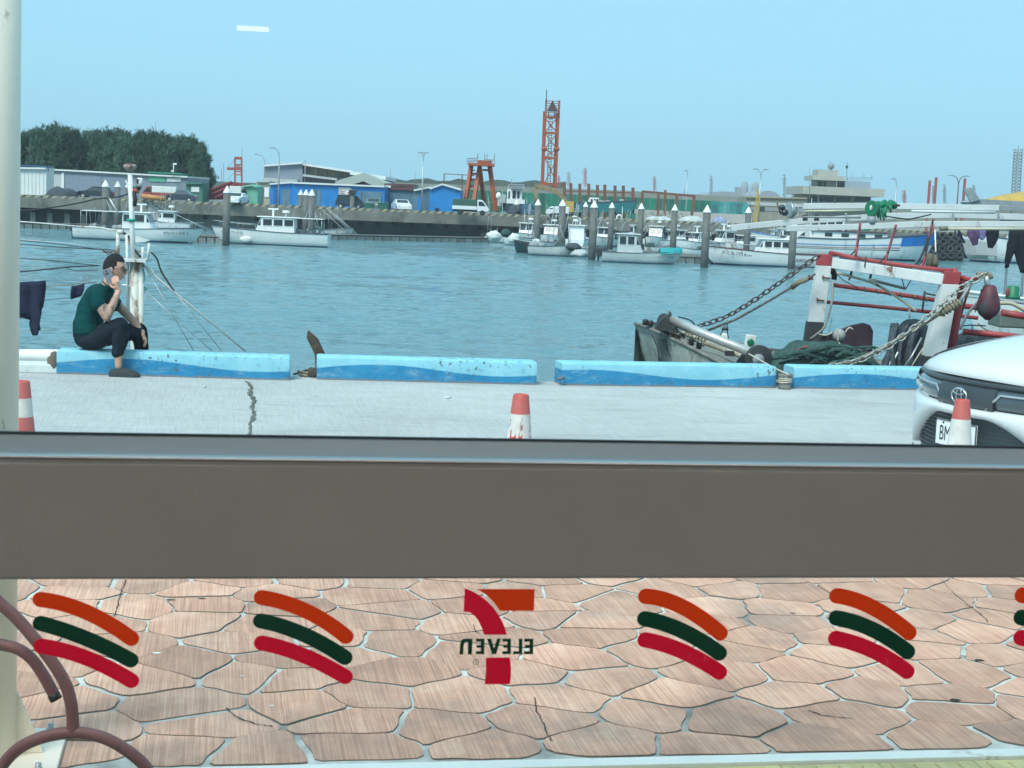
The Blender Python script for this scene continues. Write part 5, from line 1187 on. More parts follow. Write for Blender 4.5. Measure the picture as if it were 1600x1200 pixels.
# red frames rising towards the booms
for (x0, y0, x1, y1) in ((1337, 400, 1344, 350), (1382, 412, 1400, 352), (1442, 416, 1456, 352)):
    rt([(x0, y0, -.1), (x1, y1, .3)], 4.2, M_redp, 'strut', tw)
    rt([(x0 - 7, y0 - 2, -.1), (x0 + 2, y0 - 12, 0), ((x0 + x1) / 2, (y0 + y1) / 2 + 4, 0), (x1, y1, .3)], 2.2, M_ropeb, 'cable', tw, sm=3)
rt([(1380, 412, 0), (1410, 418, 0), (1430, 414, 0), (1442, 395, 0), (1450, 370, .1)], 3.4, M_ropeb, 'cable', tw, sm=4)
rt([(1462, 394, 0), (1461, 360, .2)], 2.2, M_white2, 'strut', tw)
mb = MB(); mb.lathe([(.05, 0), (.04, .06), (.05, .10), (.03, .16)], at(1452, 418, RY - .3), 10); mb.lathe([(.035, 0), (.045, .05), (.02, .14)], at(1460, 417, RY - .3), 8); mb.build('winch_head', mat('brown_grease', (.10, .09, .06), .7, var=.3), tw)
# thick braided rope over the right post
rt([(1290, 578, -1.2), (1345, 560, -1.0), (1400, 532, -.9), (1450, 502, -.8), (1475, 485, -.8)], 6, M_rope, 'thick_rope', tw, sm=3)
rt([(1468, 490, -.8), (1484, 481, -.8), (1500, 472, -.8)], 11, M_rope, 'rope_knot', tw, n=9)
for i in range(6): mb = MB(); mb.torus(at(1472 + i * 5, 488 - i * 3, RY - .8), .045, .011, axis=(1, 0, .6 + .2 * (i % 2)), n=14, k=6); mb.build('rope_turn', M_rope, tw)
rt([(1498, 474, -.75), (1507, 460, -.7), (1514, 448, -.7), (1520, 440, -.7)], 5, M_alu, 'shackle', tw)
rt([(1290, 540, .1), (1300, 500, .15), (1286, 480, .2)], 1, M_rope, 'lashing', tw)
rt([(1266, 530, .2), (1285, 515, .1), (1292, 500, .1), (1300, 470, .1), (1301, 440, .2)], 4, mat('grey_rope', (.25, .25, .22), .9, var=.2, scale=30), 'slack_rope', tw, sm=4)
# door board, net heaps and float
mb = MB(); bd = [(1245, 545), (1262, 530), (1300, 520), (1332, 508), (1350, 504.5), (1360, 508), (1364.5, 517), (1363, 552), (1350, 575), (1245, 580)]
mb.prism([at(x, y, RY + .55) for x, y in bd], (0, .06, 0)); mb.build('otter_board', mat('dark_purple_board', (.055, .028, .04), .6, var=.4, scale=5, rust=.25, rscale=6, rustcol=(.16, .14, .14)), tw, bevel=.01)
def heap(name, outline, Y, depth, m, label, seed=1, cat='fishing net', lump=.06):
    """a pile whose skyline follows the outline, round in depth"""
    T = [at(x, y, Y) for x, y in outline]; zb = -1.2; rows = []; n = 22
    c = spline(T, 5)
    for p in c:
        r = []
        for j in range(n + 1):
            a = pi * j / n; yy = -cos(a) * depth / 2; zz = zb + (p.z - zb) * (sin(a) ** .55 if sin(a) > 0 else 0)
            q = Vector((p.x, p.y + yy, zz)); q += Vector((.3, 1, 1)) * lump * mn.noise(Vector((q.x * 3 + seed * 9, q.y * 3, q.z * 5))) + Vector((0, 1, 1)) * lump * .45 * mn.noise(Vector((q.x * 9 + seed * 9, q.y * 9, q.z * 13)))
            r.append(q)
        rows.append(r)
    mb = MB(); mb.grid(rows, True)
    return solo(mb, name, m, label, cat)
heap('fishing_net', [(1196, 580), (1203, 562), (1222, 546), (1250, 534), (1275, 531), (1310, 535), (1350, 545), (1365, 556), (1380, 575)], RY + .1, .9, M_net, 'green fishing net heaped on the deck in front of the dark board', 2)
random.seed(19)
for (x0, x1, ya, yb, dd, nn, lb_) in ((1205, 1372, 540, 572, -.42, 34, 'folded strands and cork line of the green net heap'), (1382, 1462, 505, 572, -.2, 24, 'folded strands of the grey net bunch beside the right post'), (1486, 1600, 530, 575, -.1, 30, 'folded strands of the dark net pile under the red pipe')):
    mb = MB()
    for k in range(nn):
        x = random.uniform(x0, x1 - 40); y = random.uniform(ya, yb); L_ = random.uniform(30, 80); sag = random.uniform(-6, 9); Yk = RY + dd + random.uniform(-.06, .16)
        if x0 > 1380: p = [at(x + 10 + random.uniform(-6, 6), ya + 2, Yk + .25), at(x + 5, (ya + yb) / 2, Yk), at(x + random.uniform(-14, 8), yb + 12, Yk - .1)]
        else: p = [at(x, y + 5, Yk), at(x + L_ * .35, y - sag * .4, Yk - .03), at(x + L_ * .7, y + sag * .5, Yk), at(min(x + L_, x1), y + 8, Yk + .05)]
        mb.tube(spline(p, 4), random.choice((.008, .012, .018, .03)), 5)
    o = solo(mb, 'net_folds', M_net if x0 < 1380 else M_netg, lb_, 'fishing net')
mb = MB()
for k in range(5): mb.tube(spline([at(1222 + k * 2, 558 - k * 2, RY - .33 + .02 * k), at(1240 + k * 3, 549 - k, RY - .38), at(1262, 541 + k * .7, RY - .36)], 4), .012, 6)
solo(mb, 'red_rope', mat('faded_red_rope', (.35, .05, .06), .9, var=.3, scale=30), 'faded red rope laid over the green fishing net', 'rope')
heap('fishing_net', [(1375, 585), (1392, 540), (1408, 510), (1425, 496), (1440, 499), (1452, 512), (1458, 540), (1470, 590)], RY + .35, .9, M_netg, 'grey fishing net bunched up left of the gallows\' right post', 5)
heap('fishing_net', [(1478, 590), (1490, 540), (1503, 520), (1530, 523), (1570, 527), (1620, 533), (1680, 540), (1720, 590)], RY + .5, 1.0, mat('dark_grey_net', (.05, .06, .068), .95, var=.7, scale=9, bump=1., bscale=40), 'dark grey fishing net piled under the red pipe behind the white car', 7)
mb = MB(); mb.ball(at(1311, 524, RY + .2), 10.5 * RY / FPX, 18, 12); bu = thing('net_float', 'round grey net float tied with rope on the dark board', 'float', at(1311, 532, RY + .2)); mb.build('ball', mat('grey_float', (.34, .34, .33), .6, var=.1), bu)
for pts in ([(1306, 514), (1310, 520), (1309, 535)], [(1300, 520), (1290, 524), (1280, 522)], [(1320, 520), (1327, 512), (1333, 515)], [(1311, 535), (1314, 545)]):
    p = [at(x, y, RY + .08) for x, y in pts]; mb = MB(); mb.tube(spline(p, 3), .009, 6); mb.build('tie_rope', MATS['pale_rope'], bu)
for (x, y, w_) in ((1403, 550, 2.5), (1394, 560, 2.4), (1388, 568, 2.2)): rt([(x, y, -.3), (x - 5, y + 10, -.3), (x - 6, y + 16, -.3)], w_, M_white2, 'reflective_strip', tw)
rt([(1445, 540, -.3), (1432, 560, -.4), (1420, 580, -.4)], 2, MATS['pale_rope'], 'lashing', tw); rt([(1440, 528, -.3), (1425, 556, -.4), (1412, 575, -.4)], 3, M_alu, 'lashing', tw)
# deck gear at the far right: green lamp drum, beige hoses and box
mb = MB(); k = RY / FPX; mb.lathe([(12 * k, 0), (12 * k, .03), (10 * k, .05), (9.8 * k, .15), (7 * k, .16)], at(1582, 467, RY + 1), 16); mb.build('drum_lamp', M_green2, tw); mb = MB(); mb.ball(at(1574, 457, RY + .97), (.02, .03, .06), 8, 6); mb.build('drum_lamp_lens', M_redp, tw)
rt([(1552, 468, .6), (1590, 472, .6), (1640, 480, .6)], 5, M_silver, 'grey_pipe', tw); rt([(1556, 474, .4), (1580, 474, .4), (1600, 484, .4), (1640, 500, .4)], 6.5, mat('beige_hose', (.42, .38, .28), .7), 'hose', tw, sm=3)
mb = MB(); mb.box(at(1600, 500, RY + 1.2), (.75, .5, .18)); mb.build('hatch_cover', mat('grey_green_hatch', (.13, .17, .15), .8, var=.2), tw, bevel=.02)
rt([(1572, 490, .5), (1590, 487, .5)], 6, MATS['yellow_paint'], 'yellow_float', tw)
rt([(1528, 505, .3), (1540, 515, .3), (1560, 520, .3)], 2, M_rope, 'lashing', tw, sm=3); rt([(1500, 510, .1), (1515, 508, .1), (1540, 509, .1)], 2, M_ropeb, 'railing', tw); rt([(1519, 508, .1), (1519, 518, .1)], 1.6, M_ropeb, 'railing', tw)
rt([(1530, 470, -.5), (1512, 490, -.5), (1500, 515, -.5)], 4.5, M_silver, 'hose', tw, sm=3)

# ---------------------------------------------------------------- long white booms of the next boat
BY = 26.0
def bt(pts, w, h, m, name, parent, Y=BY, rnd=False):
    p = [at(q[0], q[1], Y + (q[2] if len(q) > 2 else 0)) for q in pts]; k = Y / FPX; mb = MB()
    if rnd: mb.tube(p, w * k / 2, 10)
    else:
        for i in range(len(p) - 1): mb.bar(p[i], p[i + 1], h * k, w * k, up=(0, 1, 0))
    return mb.build(name, m, parent, bevel=0 if rnd else .006)
M_boom = mat('white_boom_steel', (.58, .60, .59), .5, var=.1, scale=2, rust=.2, rscale=3)
bm_ = thing('boom_boat', 'fishing boat off the right edge with long white booms stretched over the water', 'fishing boat', (at(1750, 400, BY).x, BY, WATER_Z))
h, dk, gw = hull(9, 3.2, 1.9); Mv = Matrix.Translation((.9 + 5.2, 1.0, 0)) @ Matrix.Rotation(radians(82), 4, 'Z')
for mb_, nm, m_ in ((h, 'hull', M_white2), (dk, 'deck', M_greyl), (gw, 'gunwale', M_white2)): mb_.v = [Mv @ v for v in mb_.v]; mb_.build(nm, m_, bm_, world=False)
for (x, y0) in ((1850, 330), (1850, 350)): bt([(x, y0), (x, 560)], 10, 10, M_boom, 'boom_crutch', bm_)
bt([(1142, 356), (1250, 345.5), (1400, 337), (1500, 336), (1900, 350)], 10, 9, M_boom, 'boom', bm_, BY + 2)
bt([(1228, 357), (1330, 354.5), (1445, 350), (1600, 350), (1900, 352)], 10.5, 9, M_boom, 'boom', bm_, BY)
bt([(1255, 322), (1355, 321.5)], 8.5, 9, M_boom, 'boom', bm_, BY + .8); bt([(1395, 322), (1560, 325)], 9.5, 9, M_boom, 'boom', bm_, BY + .8); bt([(1340, 322), (1400, 322)], 6, 7, M_boom, 'boom_joint', bm_, BY + .8)
bt([(1560, 325), (1900, 335)], 8, 8, M_silver, 'boom', bm_, BY + .8)
bt([(1258, 330), (1352, 329)], 4, 4, mat('cream_boom_pipe', (.5, .47, .36), .6), 'boom_pipe', bm_, BY + .7, True); bt([(1424, 330), (1555, 332)], 4.5, 4, M_boom, 'boom_pipe', bm_, BY + .7, True)
bt([(1478, 357.5), (1640, 358)], 5.2, 5, MATS['cream_boom_pipe'], 'boom_pipe', bm_, BY - .1, True); bt([(1468, 357), (1480, 357)], 7.5, 6, mat('rope_wrapped_end', (.2, .18, .14), .9), 'pipe_clamp', bm_, BY - .1, True)
bt([(1255, 339), (1345, 340)], 3, 3, M_silver, 'boom_pipe', bm_, BY + 1.5, True); bt([(1385, 338), (1420, 343), (1455, 335)], 2, 2, M_ropeb, 'cable', bm_, BY + 1, True)
for x in (1489, 1322, 1560): bt([(x, 333), (x, 345)], 3, 3, M_alu, 'clamp', bm_, BY + 1.9)
for x in (1457, 1458): bt([(x, 344), (x - 2, 358)], 2, 2, M_ropeb, 'lashing', bm_, BY - .1)
for x in (1258, 1276): bt([(x, 336), (x, 345)], 7, 7, M_dark, 'boom_sheave', bm_, BY + 1.8)
# lattice piece behind the booms
for i in range(12): bt([(1562 + i * 7, 334 + (i % 2) * 10), (1569 + i * 7, 334 + ((i + 1) % 2) * 10)], 1.5, 1.5, M_silver, 'lattice', bm_, BY + 3, True)
bt([(1560, 334), (1650, 334)], 2, 2, M_silver, 'lattice', bm_, BY + 3, True); bt([(1560, 345), (1650, 345)], 3, 2, M_ropeb, 'lattice', bm_, BY + 3, True)
# lamps on booms
k = BY / FPX
mb = MB(); mb.lathe([(12 * k, -.02), (13 * k, 0), (12.6 * k, .03), (9.5 * k, .10), (4 * k, .15)], at(1362, 326, BY), 22, axis=(.75, .6, 0)); mb.v = mb.v; gl_ = thing('green_boom_lamp', 'green draped lamp with a round dark reflector on top of the lower boom', 'lamp', at(1364, 345, BY)); mb.build('reflector_shell', M_green2, gl_)
mb = MB(); mb.lathe([(11.8 * k, 0), (8 * k, .05), (2 * k, .07)], at(1361.8, 326, BY - .02), 22, axis=(.75, .6, 0)); mb.build('reflector', mat('tarnished_reflector', (.16, .13, .12), .5, metal=.4, var=.5, scale=14), gl_)
mb = MB(); mb.ball(at(1361, 325, BY - .02), (.025, .025, .05), 8, 6); mb.build('bulb', mat('clear_bulb', (.6, .55, .5), .2), gl_)
mb = MB()
for i in range(9):
    x = 1372 + i * 3.2; mb.ball(at(x, 320 + 1.5 * sin(i * 1.7), BY + .05), (.055, .06, .065 + .012 * sin(i * 2.3)), 9, 7)
for (x, y, y2) in ((1372, 322, 342), (1376, 325, 344), (1384, 324, 341), (1381, 328, 345), (1392, 322, 332)): mb.tube([at(x, y, BY), at(x - 1.5, (y + y2) / 2, BY - .02), at(x + .5, y2, BY)], [.035, .025, .012], 7)
mb.build('green_cover', mat('green_tarpaulin', (.01, .17, .09), .75, var=.3, scale=10, bump=.5), gl_)
bt([(1394, 321), (1406, 321)], 3.5, 3, M_ropeb, 'lamp_cable', gl_, BY, True); bt([(1362, 338), (1362, 350)], 14, 8, M_silver, 'lamp_foot', gl_, BY, True)
l2 = thing('boom_lamp', 'big grey round lamp with tangled cables on the boom right of the streetlight', 'lamp', at(1240, 352, BY + 2))
mb = MB(); mb.lathe([(12 * k, 0), (13 * k, .02), (9 * k, .12), (4 * k, .2)], at(1232, 328, BY + 2), 20, axis=(.9, .4, 0)); mb.build('reflector_shell', M_alu, l2)
mb = MB(); mb.ball(at(1222, 324, BY + 1.9), (.06, .06, .05), 10, 7); mb.ball(at(1226, 332, BY + 1.9), (.07, .06, .06), 10, 7); mb.build('lamp_glass', MATS['dark_glass'], l2)
random.seed(14); mb = MB()
for i in range(12):
    a = random.uniform(0, 6.3); mb.tube(spline([at(1240 + 6 * cos(a), 328 + 9 * sin(a), BY + 2), at(1244 + 5 * cos(a + 1.4), 332 + 8 * sin(a + 1), BY + 1.95), at(1238 + 4 * cos(a + 2), 340 + 3 * sin(a), BY + 2), at(1242, 349, BY + 2)], 3), .010, 5)
mb.build('cable_tangle', M_alu, l2)
bt([(1214, 317), (1220, 335)], 2.5, 3, M_rust, 'bracket', l2, BY + 2, True)
# washing on the lower boom at the right edge
M_cl2 = mat('black_cloth', (.012, .014, .022), .95, var=.4, bump=.4)
G = None
cloth('black_trousers', [(1579, 360), (1604, 360), (1640, 362), (1640, 422), (1600, 427), (1595, 426), (1594, 400), (1592, 375), (1588, 385), (1583, 398), (1576, 418), (1569, 419), (1570, 410), (1574, 392), (1577, 375)], BY - .2, M_cl2, 'long black trousers hung from the boom at the right edge')
cloth('dark_trousers', [(1541, 360), (1562, 360), (1561, 370), (1556, 378), (1551, 388), (1544, 387), (1542, 376)], BY - .2, M_cl2, 'short dark trousers hung from the boom beside the mauve shirt')
cloth('mauve_shirt', [(1513, 360), (1530, 360), (1530, 372), (1527, 382), (1519, 384), (1516, 374), (1512, 368)], BY - .2, mat('mauve_cloth', (.11, .06, .13), .95, var=.6, scale=12), 'mauve and navy shirt hung from the boom')
cloth('violet_towel', [(1530, 360), (1541, 360), (1539, 370), (1534, 376), (1530, 372)], BY - .15, mat('violet_cloth', (.17, .15, .32), .95, var=.3), 'violet towel hung from the boom between the shirt and the dark trousers')
cloth('beige_cloth', [(1500, 360), (1512, 360), (1510, 370), (1504, 368)], BY - .2, mat('beige_cloth', (.36, .34, .27), .95, var=.3), 'small beige cloth hung leftmost on the boom')
cloth('navy_sock', [(1497, 360), (1500, 360), (1505, 374), (1508, 380), (1504, 379)], BY - .22, M_cloth, 'narrow navy cloth dangling left of the beige one')
# ================================================================ FAR HARBOUR
def up_box(px0, px1, pyb, pyt, Y, depth, z0=None):
    """footprint and height of something upright at distance Y whose picture extent is px0..px1, pyt..pyb"""
    a = at(px0, pyb, Y); b = at(px1, pyb, Y); t = at((px0 + px1) / 2, pyt, Y)
    return a.x, b.x, (a.z + b.z) / 2 if z0 is None else z0, t.z
# ---- piles with white cone caps
PILES = [(165, 281, 11, 'nearest to the sitting man\'s mast, left one'), (184, 283, 9.2, 'just right of the first, beside the rusty mast'), (199.5, 285, 7.6, 'half hidden behind the rusty mast'), (355, 290, 11.5, 'standing alone behind the bow of the boat with the fender'),
         (470, 296.5, 8.2, 'left one of the three close together'), (478.5, 296, 9, 'middle one of the three close together'), (487.5, 295.5, 10.3, 'right one of the three close together'),
         (807.5, 311.5, 8, 'right of the truck with the green cover'), (841, 311, 9.8, 'left of the white van cab'), (879.4, 311.4, 10.6, 'right of the white van cab'), (915.5, 315.3, 8, 'slimmer one left of the thick pile by the cabin boats'),
         (929, 313, 11.5, 'thick one behind the stern of the boat with the teal cover'), (956.6, 316, 9, 'in front of the teal boat on the quay'), (1002.5, 317, 9.8, 'right of the lifebuoy on the quay edge'), (1055, 319, 10, 'in front of the green fence, above the teal tarpaulin'),
         (1105.5, 320, 12, 'thick one at the bow of the boat with dark lettering'), (1170, 323, 9.8, 'left of the yellow crane jib'), (1241, 341, 11.5, 'behind the cabin roof of the boat with dark lettering')]
for (px, pt, w_, lab) in PILES:
    Y = .62 * FPX / w_; top_ = at(px, pt, Y); r = thing('mooring_pile', 'white capped mooring pile, ' + lab, 'mooring pile', (top_.x, Y, WATER_Z - 1.2), 0, 'mooring piles with white caps')
    H = top_.z - (WATER_Z - 1.2); mb = MB(); mb.lathe([(.31, 0), (.31, H - .60)], n=16); mb.build('pile', M_pile, r, world=False)
    mb = MB(); mb.lathe([(.335, H - .64), (.335, H - .56), (.02, H)], n=16); mb.build('cap', M_cap, r, world=False)
Y = 190; t_ = at(551, 296, Y); r = thing('mooring_pile', 'dark square topped mooring pile without a cap in front of the shed sign', 'mooring pile', (t_.x, Y, WATER_Z - 1), 0, 'mooring piles with white caps'); H = t_.z - WATER_Z + 1
mb = MB(); mb.lathe([(.28, 0), (.28, H)], n=14); mb.build('pile', M_pile, r, world=False); mb = MB(); mb.box((0, 0, H - .35), (.8, .75, .5)); mb.build('head_block', M_dark, r, world=False)
# ---- floating pontoons with cell panels
M_cell = mat('pontoon_cell', (.17, .19, .18), .7, var=.3, scale=2, rnd=.25); M_celld = mat('pontoon_gap', (.03, .035, .035), .8)
def pontoon(px0, py0, px1, py1, depth, n, label, zt=.55):
    a = on(px0, py0, WATER_Z); b = on(px1, py1, WATER_Z); d = (b - a); Ln = d.length; ang = atan2(d.y, d.x)
    r = thing('pontoon', label, 'pontoon', a, ang)
    mb = MB(); mb.box2((0, .12, -.3), (Ln, depth, zt - .08)); mb.build('float_core', M_celld, r, world=False)
    mb = MB(); mb.box2((-.1, -.02, zt - .08), (Ln + .1, depth + .02, zt)); mb.build('walkway', mat('pontoon_deck', (.12, .12, .11), .9, var=.3, scale=1), r, world=False)
    w_ = Ln / n; c = MB(); c.box2((.06, 0, -.15), (w_ - .06, .115, zt - .14)); me = c.mesh('pontoon_cell', M_cell)
    for i in range(n): o = bpy.data.objects.new('float_cell', me); COL.objects.link(o); o.parent = r; o.location = (i * w_, 0, 0)
    return r
pontoon(-30, 354.5, 168, 360, 2.6, 15, 'long dark floating pontoon under the quay at the left')
pontoon(500, 374.5, 775, 379.5, 2.6, 21, 'long floating pontoon of square cells under the middle of the far quay')
pr_ = pontoon(296, 377.5, 362, 380.5, 40, 5, 'floating walkway running back to the quay between the two left boats')
pontoon(1030, 409.5, 1140, 412.5, 12, 8, 'floating pontoon of square cells between the teal covered boat and the lettered boat')
pontoon(760, 375, 1500, 391, 2.4, 40, 'long floating pontoon behind the crowd of small boats')

# ---- cabin boats
M_hullw = [M_white, M_white2, mat('grey_white_gelcoat', (.55, .58, .57), .4, var=.1, scale=1, rust=.2, rustcol=(.3, .3, .26))]
M_deck = mat('boat_deck', (.50, .51, .48), .7, var=.15)
M_boot = mat('dark_boot_stripe', (.02, .05, .12), .5, var=.2)
M_trim = mat('dark_trim_line', (.05, .06, .09), .5)
def boat(px0, px1, pyw, label, bow=1, hull_h=1.15, beam=2.6, cab=(.35, .62), cab_h=1.55, mt=0, Y=None, head=0, extras=(), sheer=.3, group='small boats moored in the harbour', stripe=None, name='motor_boat', visor=True):
    """moored boat: bow=+1 points right; px0..px1 is its length along the water line, pyw the row of that line"""
    yh = 316 + .042 * ((px0 + px1) / 2 - 800); 
    if Y is None: Y = -WATER_Z and (1.7 - WATER_Z) * FPX / (pyw - yh)
    a = at(px0, pyw, Y); b = at(px1, pyw, Y); Ln = (b.x - a.x)
    if head: Ln = hull_h * 5.0
    cx = (a.x + b.x) / 2
    r = thing(name, label, 'boat', (cx, Y, WATER_Z), (0 if bow > 0 else pi) + head, group)
    hm = M_hullw[mt]
    h, dk, gw = hull(Ln, beam, hull_h, sheer=sheer)
    h.build('hull', hm, r, world=False); dk.build('deck', M_deck, r, world=False); gw.build('gunwale', M_trim if stripe is None else stripe, r, world=False)
    rws = hull_rows(Ln, beam, hull_h, sheer=sheer); st = MB()
    for side in (2, 6):
        st.grid([[q[side] + Vector((.0, (.016 if side == 6 else -.016) , .10)), q[side] + Vector((0, (.016 if side == 6 else -.016), .16))] for q in rws], False)
    st.build('rubbing_strake', M_trim, r, world=False)
    bo_ = MB()
    for side in (3, 5):
        sg = 1 if side == 5 else -1; bo_.grid([[q[side] + Vector((0, sg * .05, -.04)), q[side].lerp(q[side - sg * 1 if False else (2 if side == 3 else 6)], .35) + Vector((0, sg * .03, 0))] for q in rws], False)
    bo_.build('boot_stripe', M_boot, r, world=False)
    x0 = Ln * (cab[0] - .5); x1 = Ln * (cab[1] - .5); zb = hull_h * .92; w_ = beam * .36; zt = zb + cab_h; sl = .45 * cab_h
    if cab_h > 0:
        # cabin with raked screen, pillars and inset windows
        side = [(x0, zb), (x1 + sl * .9, zb), (x1 + sl * .55, zb + cab_h * .38), (x1, zt), (x0 + .05, zt)]
        mb = MB(); mb.prism([(x, -w_, z) for x, z in side], (0, 2 * w_, 0)); mb.build('cabin', hm, r, world=False, bevel=.04)
        rf_ = MB(); rf_.box(((x0 + x1) / 2 + .08, 0, zt + .04), (x1 - x0 + .55, 2 * w_ + .25, .08)); rf_.build('cabin_roof', hm, r, world=False, bevel=.03)
        nw = max(1, int(round((x1 - x0) / .95))); ww = (x1 - x0 - .15) / nw
        for s_ in (-1, 1):
            for i in range(nw):
                xa = x0 + .12 + i * ww; xb = xa + ww - .16; zl, zh = zb + cab_h * .48, zt - .14
                g = MB(); y_ = s_ * (w_ + .012)
                g.prism([(xa, y_, zl), (xb + (.0), y_, zl), (xb, y_, zh), (xa, y_, zh)], (0, s_ * -.03, 0)); wd_ = g.build('window', M_glassd, r, world=False)
                g = MB(); g.bar((xa, y_ + s_ * .01, zl), (xb, y_ + s_ * .01, zl), .04, .03); g.bar((xa, y_ + s_ * .01, zh), (xb, y_ + s_ * .01, zh), .04, .03)
                g.build('frame', hm, wd_, world=False)
            g = MB(); y_ = s_ * (w_ + .012); g.prism([(x1 + .02, y_, zb + cab_h * .48), (x1 + sl * .42, y_, zb + cab_h * .48), (x1 + .02, y_, zt - .16)], (0, s_ * -.03, 0)); g.build('quarter_light', M_glassd, r, world=False)
        g = MB(); p0 = Vector((x1 + sl * .55, 0, zb + cab_h * .38)); p1 = Vector((x1, 0, zt)); d = (p1 - p0); n_ = Vector((d.z, 0, -d.x)).normalized() * .015
        for s0, s1 in ((-.9, -.05), (.05, .9)):
            g.add([p0.lerp(p1, .12) + n_ + Vector((0, s0 * w_, 0)), p0.lerp(p1, .12) + n_ + Vector((0, s1 * w_, 0)), p0.lerp(p1, .86) + n_ + Vector((0, s1 * w_, 0)), p0.lerp(p1, .86) + n_ + Vector((0, s0 * w_, 0))], [(0, 1, 2, 3)])
        g.build('windscreen', M_glassd, r, world=False)
    zr = zt + .08
    if 'radar' in extras:
        g = MB(); g.lathe([(.05, 0), (.05, .35)], (x0 + (x1 - x0) * .3, .2, zr), 8); g.build('radar_mast', hm, r, world=False)
        g = MB(); g.lathe([(.30, 0), (.33, .06), (.30, .18), (.15, .22)], (x0 + (x1 - x0) * .3, .2, zr + .35), 16); g.build('radar_dome', hm, r, world=False)
    if 'radar2' in extras:
        g = MB(); g.box((x0 + (x1 - x0) * .7, -.2, zr + .3), (.14, .14, .6)); g.box((x0 + (x1 - x0) * .7, -.2, zr + .65), (.9, .12, .12)); g.build('radar_bar', hm, r, world=False)
    if 'mast' in extras:
        g = MB(); g.tube([(x0 + .3, 0, zr), (x0 + .25, 0, zr + 2.2)], .035, 6); g.bar((x0 + .27, -.5, zr + 1.4), (x0 + .27, .5, zr + 1.4), .04); g.build('mast', M_alu, r, world=False)
    if 'whips' in extras:
        g = MB()
        for k in range(4): g.tube([(x0 + .2 + k * .5, random.choice((-.7, .7)), zr), (x0 + .1 + k * .45, random.choice((-.8, .8)), zr + random.uniform(1.2, 2.8))], .015, 4)
        g.build('aerials', M_alu, r, world=False)
    if 'rail' in extras:
        g = MB(); q = [rw[8] for rw in rws if rw[8].x > Ln * .12]; q2 = [rw[0] for rw in rws if rw[0].x > Ln * .12]
        for qq in (q, q2):
            g.tube([p + Vector((-.05, 0, .45)) for p in qq], .022, 5)
            for p in qq[::2]: g.tube([p, p + Vector((-.05, 0, .45))], .018, 4)
        g.build('bow_rail', M_alu, r, world=False)
    if 'awning' in extras:
        g = MB(); g.box(((x0 - Ln * .5) / 2 + Ln * .02, 0, zt + .02), (abs(x0 + Ln * .5) * .8, 2 * w_, .05)); ao = g.build('awning', hm, r, world=False)
        g = MB()
        for xx in (-Ln * .44, ):
            for s_ in (-1, 1): g.tube([(xx, s_ * w_ * .9, zb), (xx, s_ * w_ * .9, zt)], .025, 5)
        g.build('awning_post', M_alu, r, world=False)
    if 'motor' in extras:
        g = MB(); g.box((-Ln * .5 - .25, 0, hull_h * .9), (.45, .42, .65)); g.box((-Ln * .5 - .3, 0, hull_h * .2), (.18, .14, 1.1)); g.build('outboard_motor', M_dark, r, world=False, bevel=.05)
    if 'gear' in extras:
        random.seed(int(px0)); g = MB()
        for k in range(7): g.ball((random.uniform(-Ln * .45, x0), random.uniform(-.7, .7), zb + .15), (random.uniform(.2, .4), .3, random.uniform(.15, .35)), 7, 5)
        g.build('deck_gear', random.choice([M_silver, M_net, M_greyl]), r, world=False)
        g = MB()
        for k in range(5): xx = random.uniform(-Ln * .45, Ln * .1); g.tube([(xx, random.uniform(-.8, .8), zb), (xx + random.uniform(-1.2, .6), random.uniform(-.8, .8), zb + random.uniform(.9, 2.4))], .02, 4)
        g.build('fishing_rod', M_alu, r, world=False)
    if 'fender' in extras:
        g = MB(); q = rws[10][0]; g.ball((Ln * .22, -(beam / 2 + .12) if bow > 0 else beam / 2 + .12, .45), (.55, .18, .3), 12, 8); g.build('fender', M_white2, r, world=False)
    r['_len'] = Ln; return r
def bow_text(b, s, xr, z, size, slant=0, side=-1, m=M_ink, st=1.0):
    beam_y = 0
    M = parent_world(b); facing = cos(b.rotation_euler.z)
    # near side (towards camera, world -y)
    p = b.location + Vector((xr, -1.32, z)); return text(b, s, p, (1, 0, slant), (0, 0, 1), size, m, 'lettering', .004, 'CENTER', st)
B1 = boat(119, 308, 375.5, 'white cabin boat pointing right, moored behind the sitting man\'s rusty mast', 1, 1.0, 2.8, (.40, .60), 1.45, 0, extras=('radar2', 'gear', 'whips', 'rail', 'awning', 'motor'))
bow_text(B1, 'CT2-YS·3 新泰 8', 3.6, .80, .30, .03)
B2 = boat(340, 514, 382.5, 'white cabin boat with an oval fender at its bow, pointing left', -1, 1.15, 2.7, (.30, .60), 1.35, 0, extras=('radar', 'radar2', 'whips', 'rail', 'gear', 'fender', 'awning'))
bow_text(B2, '南海 CT2·4172', -3.4, 1.0, .30, -.035)
B3 = boat(940, 1058, 410.5, 'cream white cabin boat with a teal tarpaulin over its bow, pointing right', 1, .85, 2.3, (.20, .44), 1.55, 2, extras=('motor', 'mast'))
bow_text(B3, 'CT2-0116 泰泰', 2.0, .62, .22, .02)
q = parent_world(B3); LB = B3['_len']
mb = MB(); rows_ = []
for i in range(13):
    t = i / 12; x = LB * (.26 + .30 * t); hw = 1.05 * (1 - t ** 2.2) + .12; r_ = []
    for j in range(11): s_ = j / 10 * 2 - 1; r_.append(Vector((x, s_ * hw, 1.12 + .12 * t + .20 * (1 - abs(s_) ** 1.5) - .25 * abs(s_) ** 3 + .06 * mn.noise(Vector((x * 2.3, s_ * 3, 1))))))
    rows_.append(r_)
mb.grid(rows_, True); tt = mb.build('tarpaulin', M_teal, None); tt.location = B3.location; tag(tt, 'crumpled bright teal tarpaulin lashed over the bow of the cream cabin boat', 'tarpaulin')
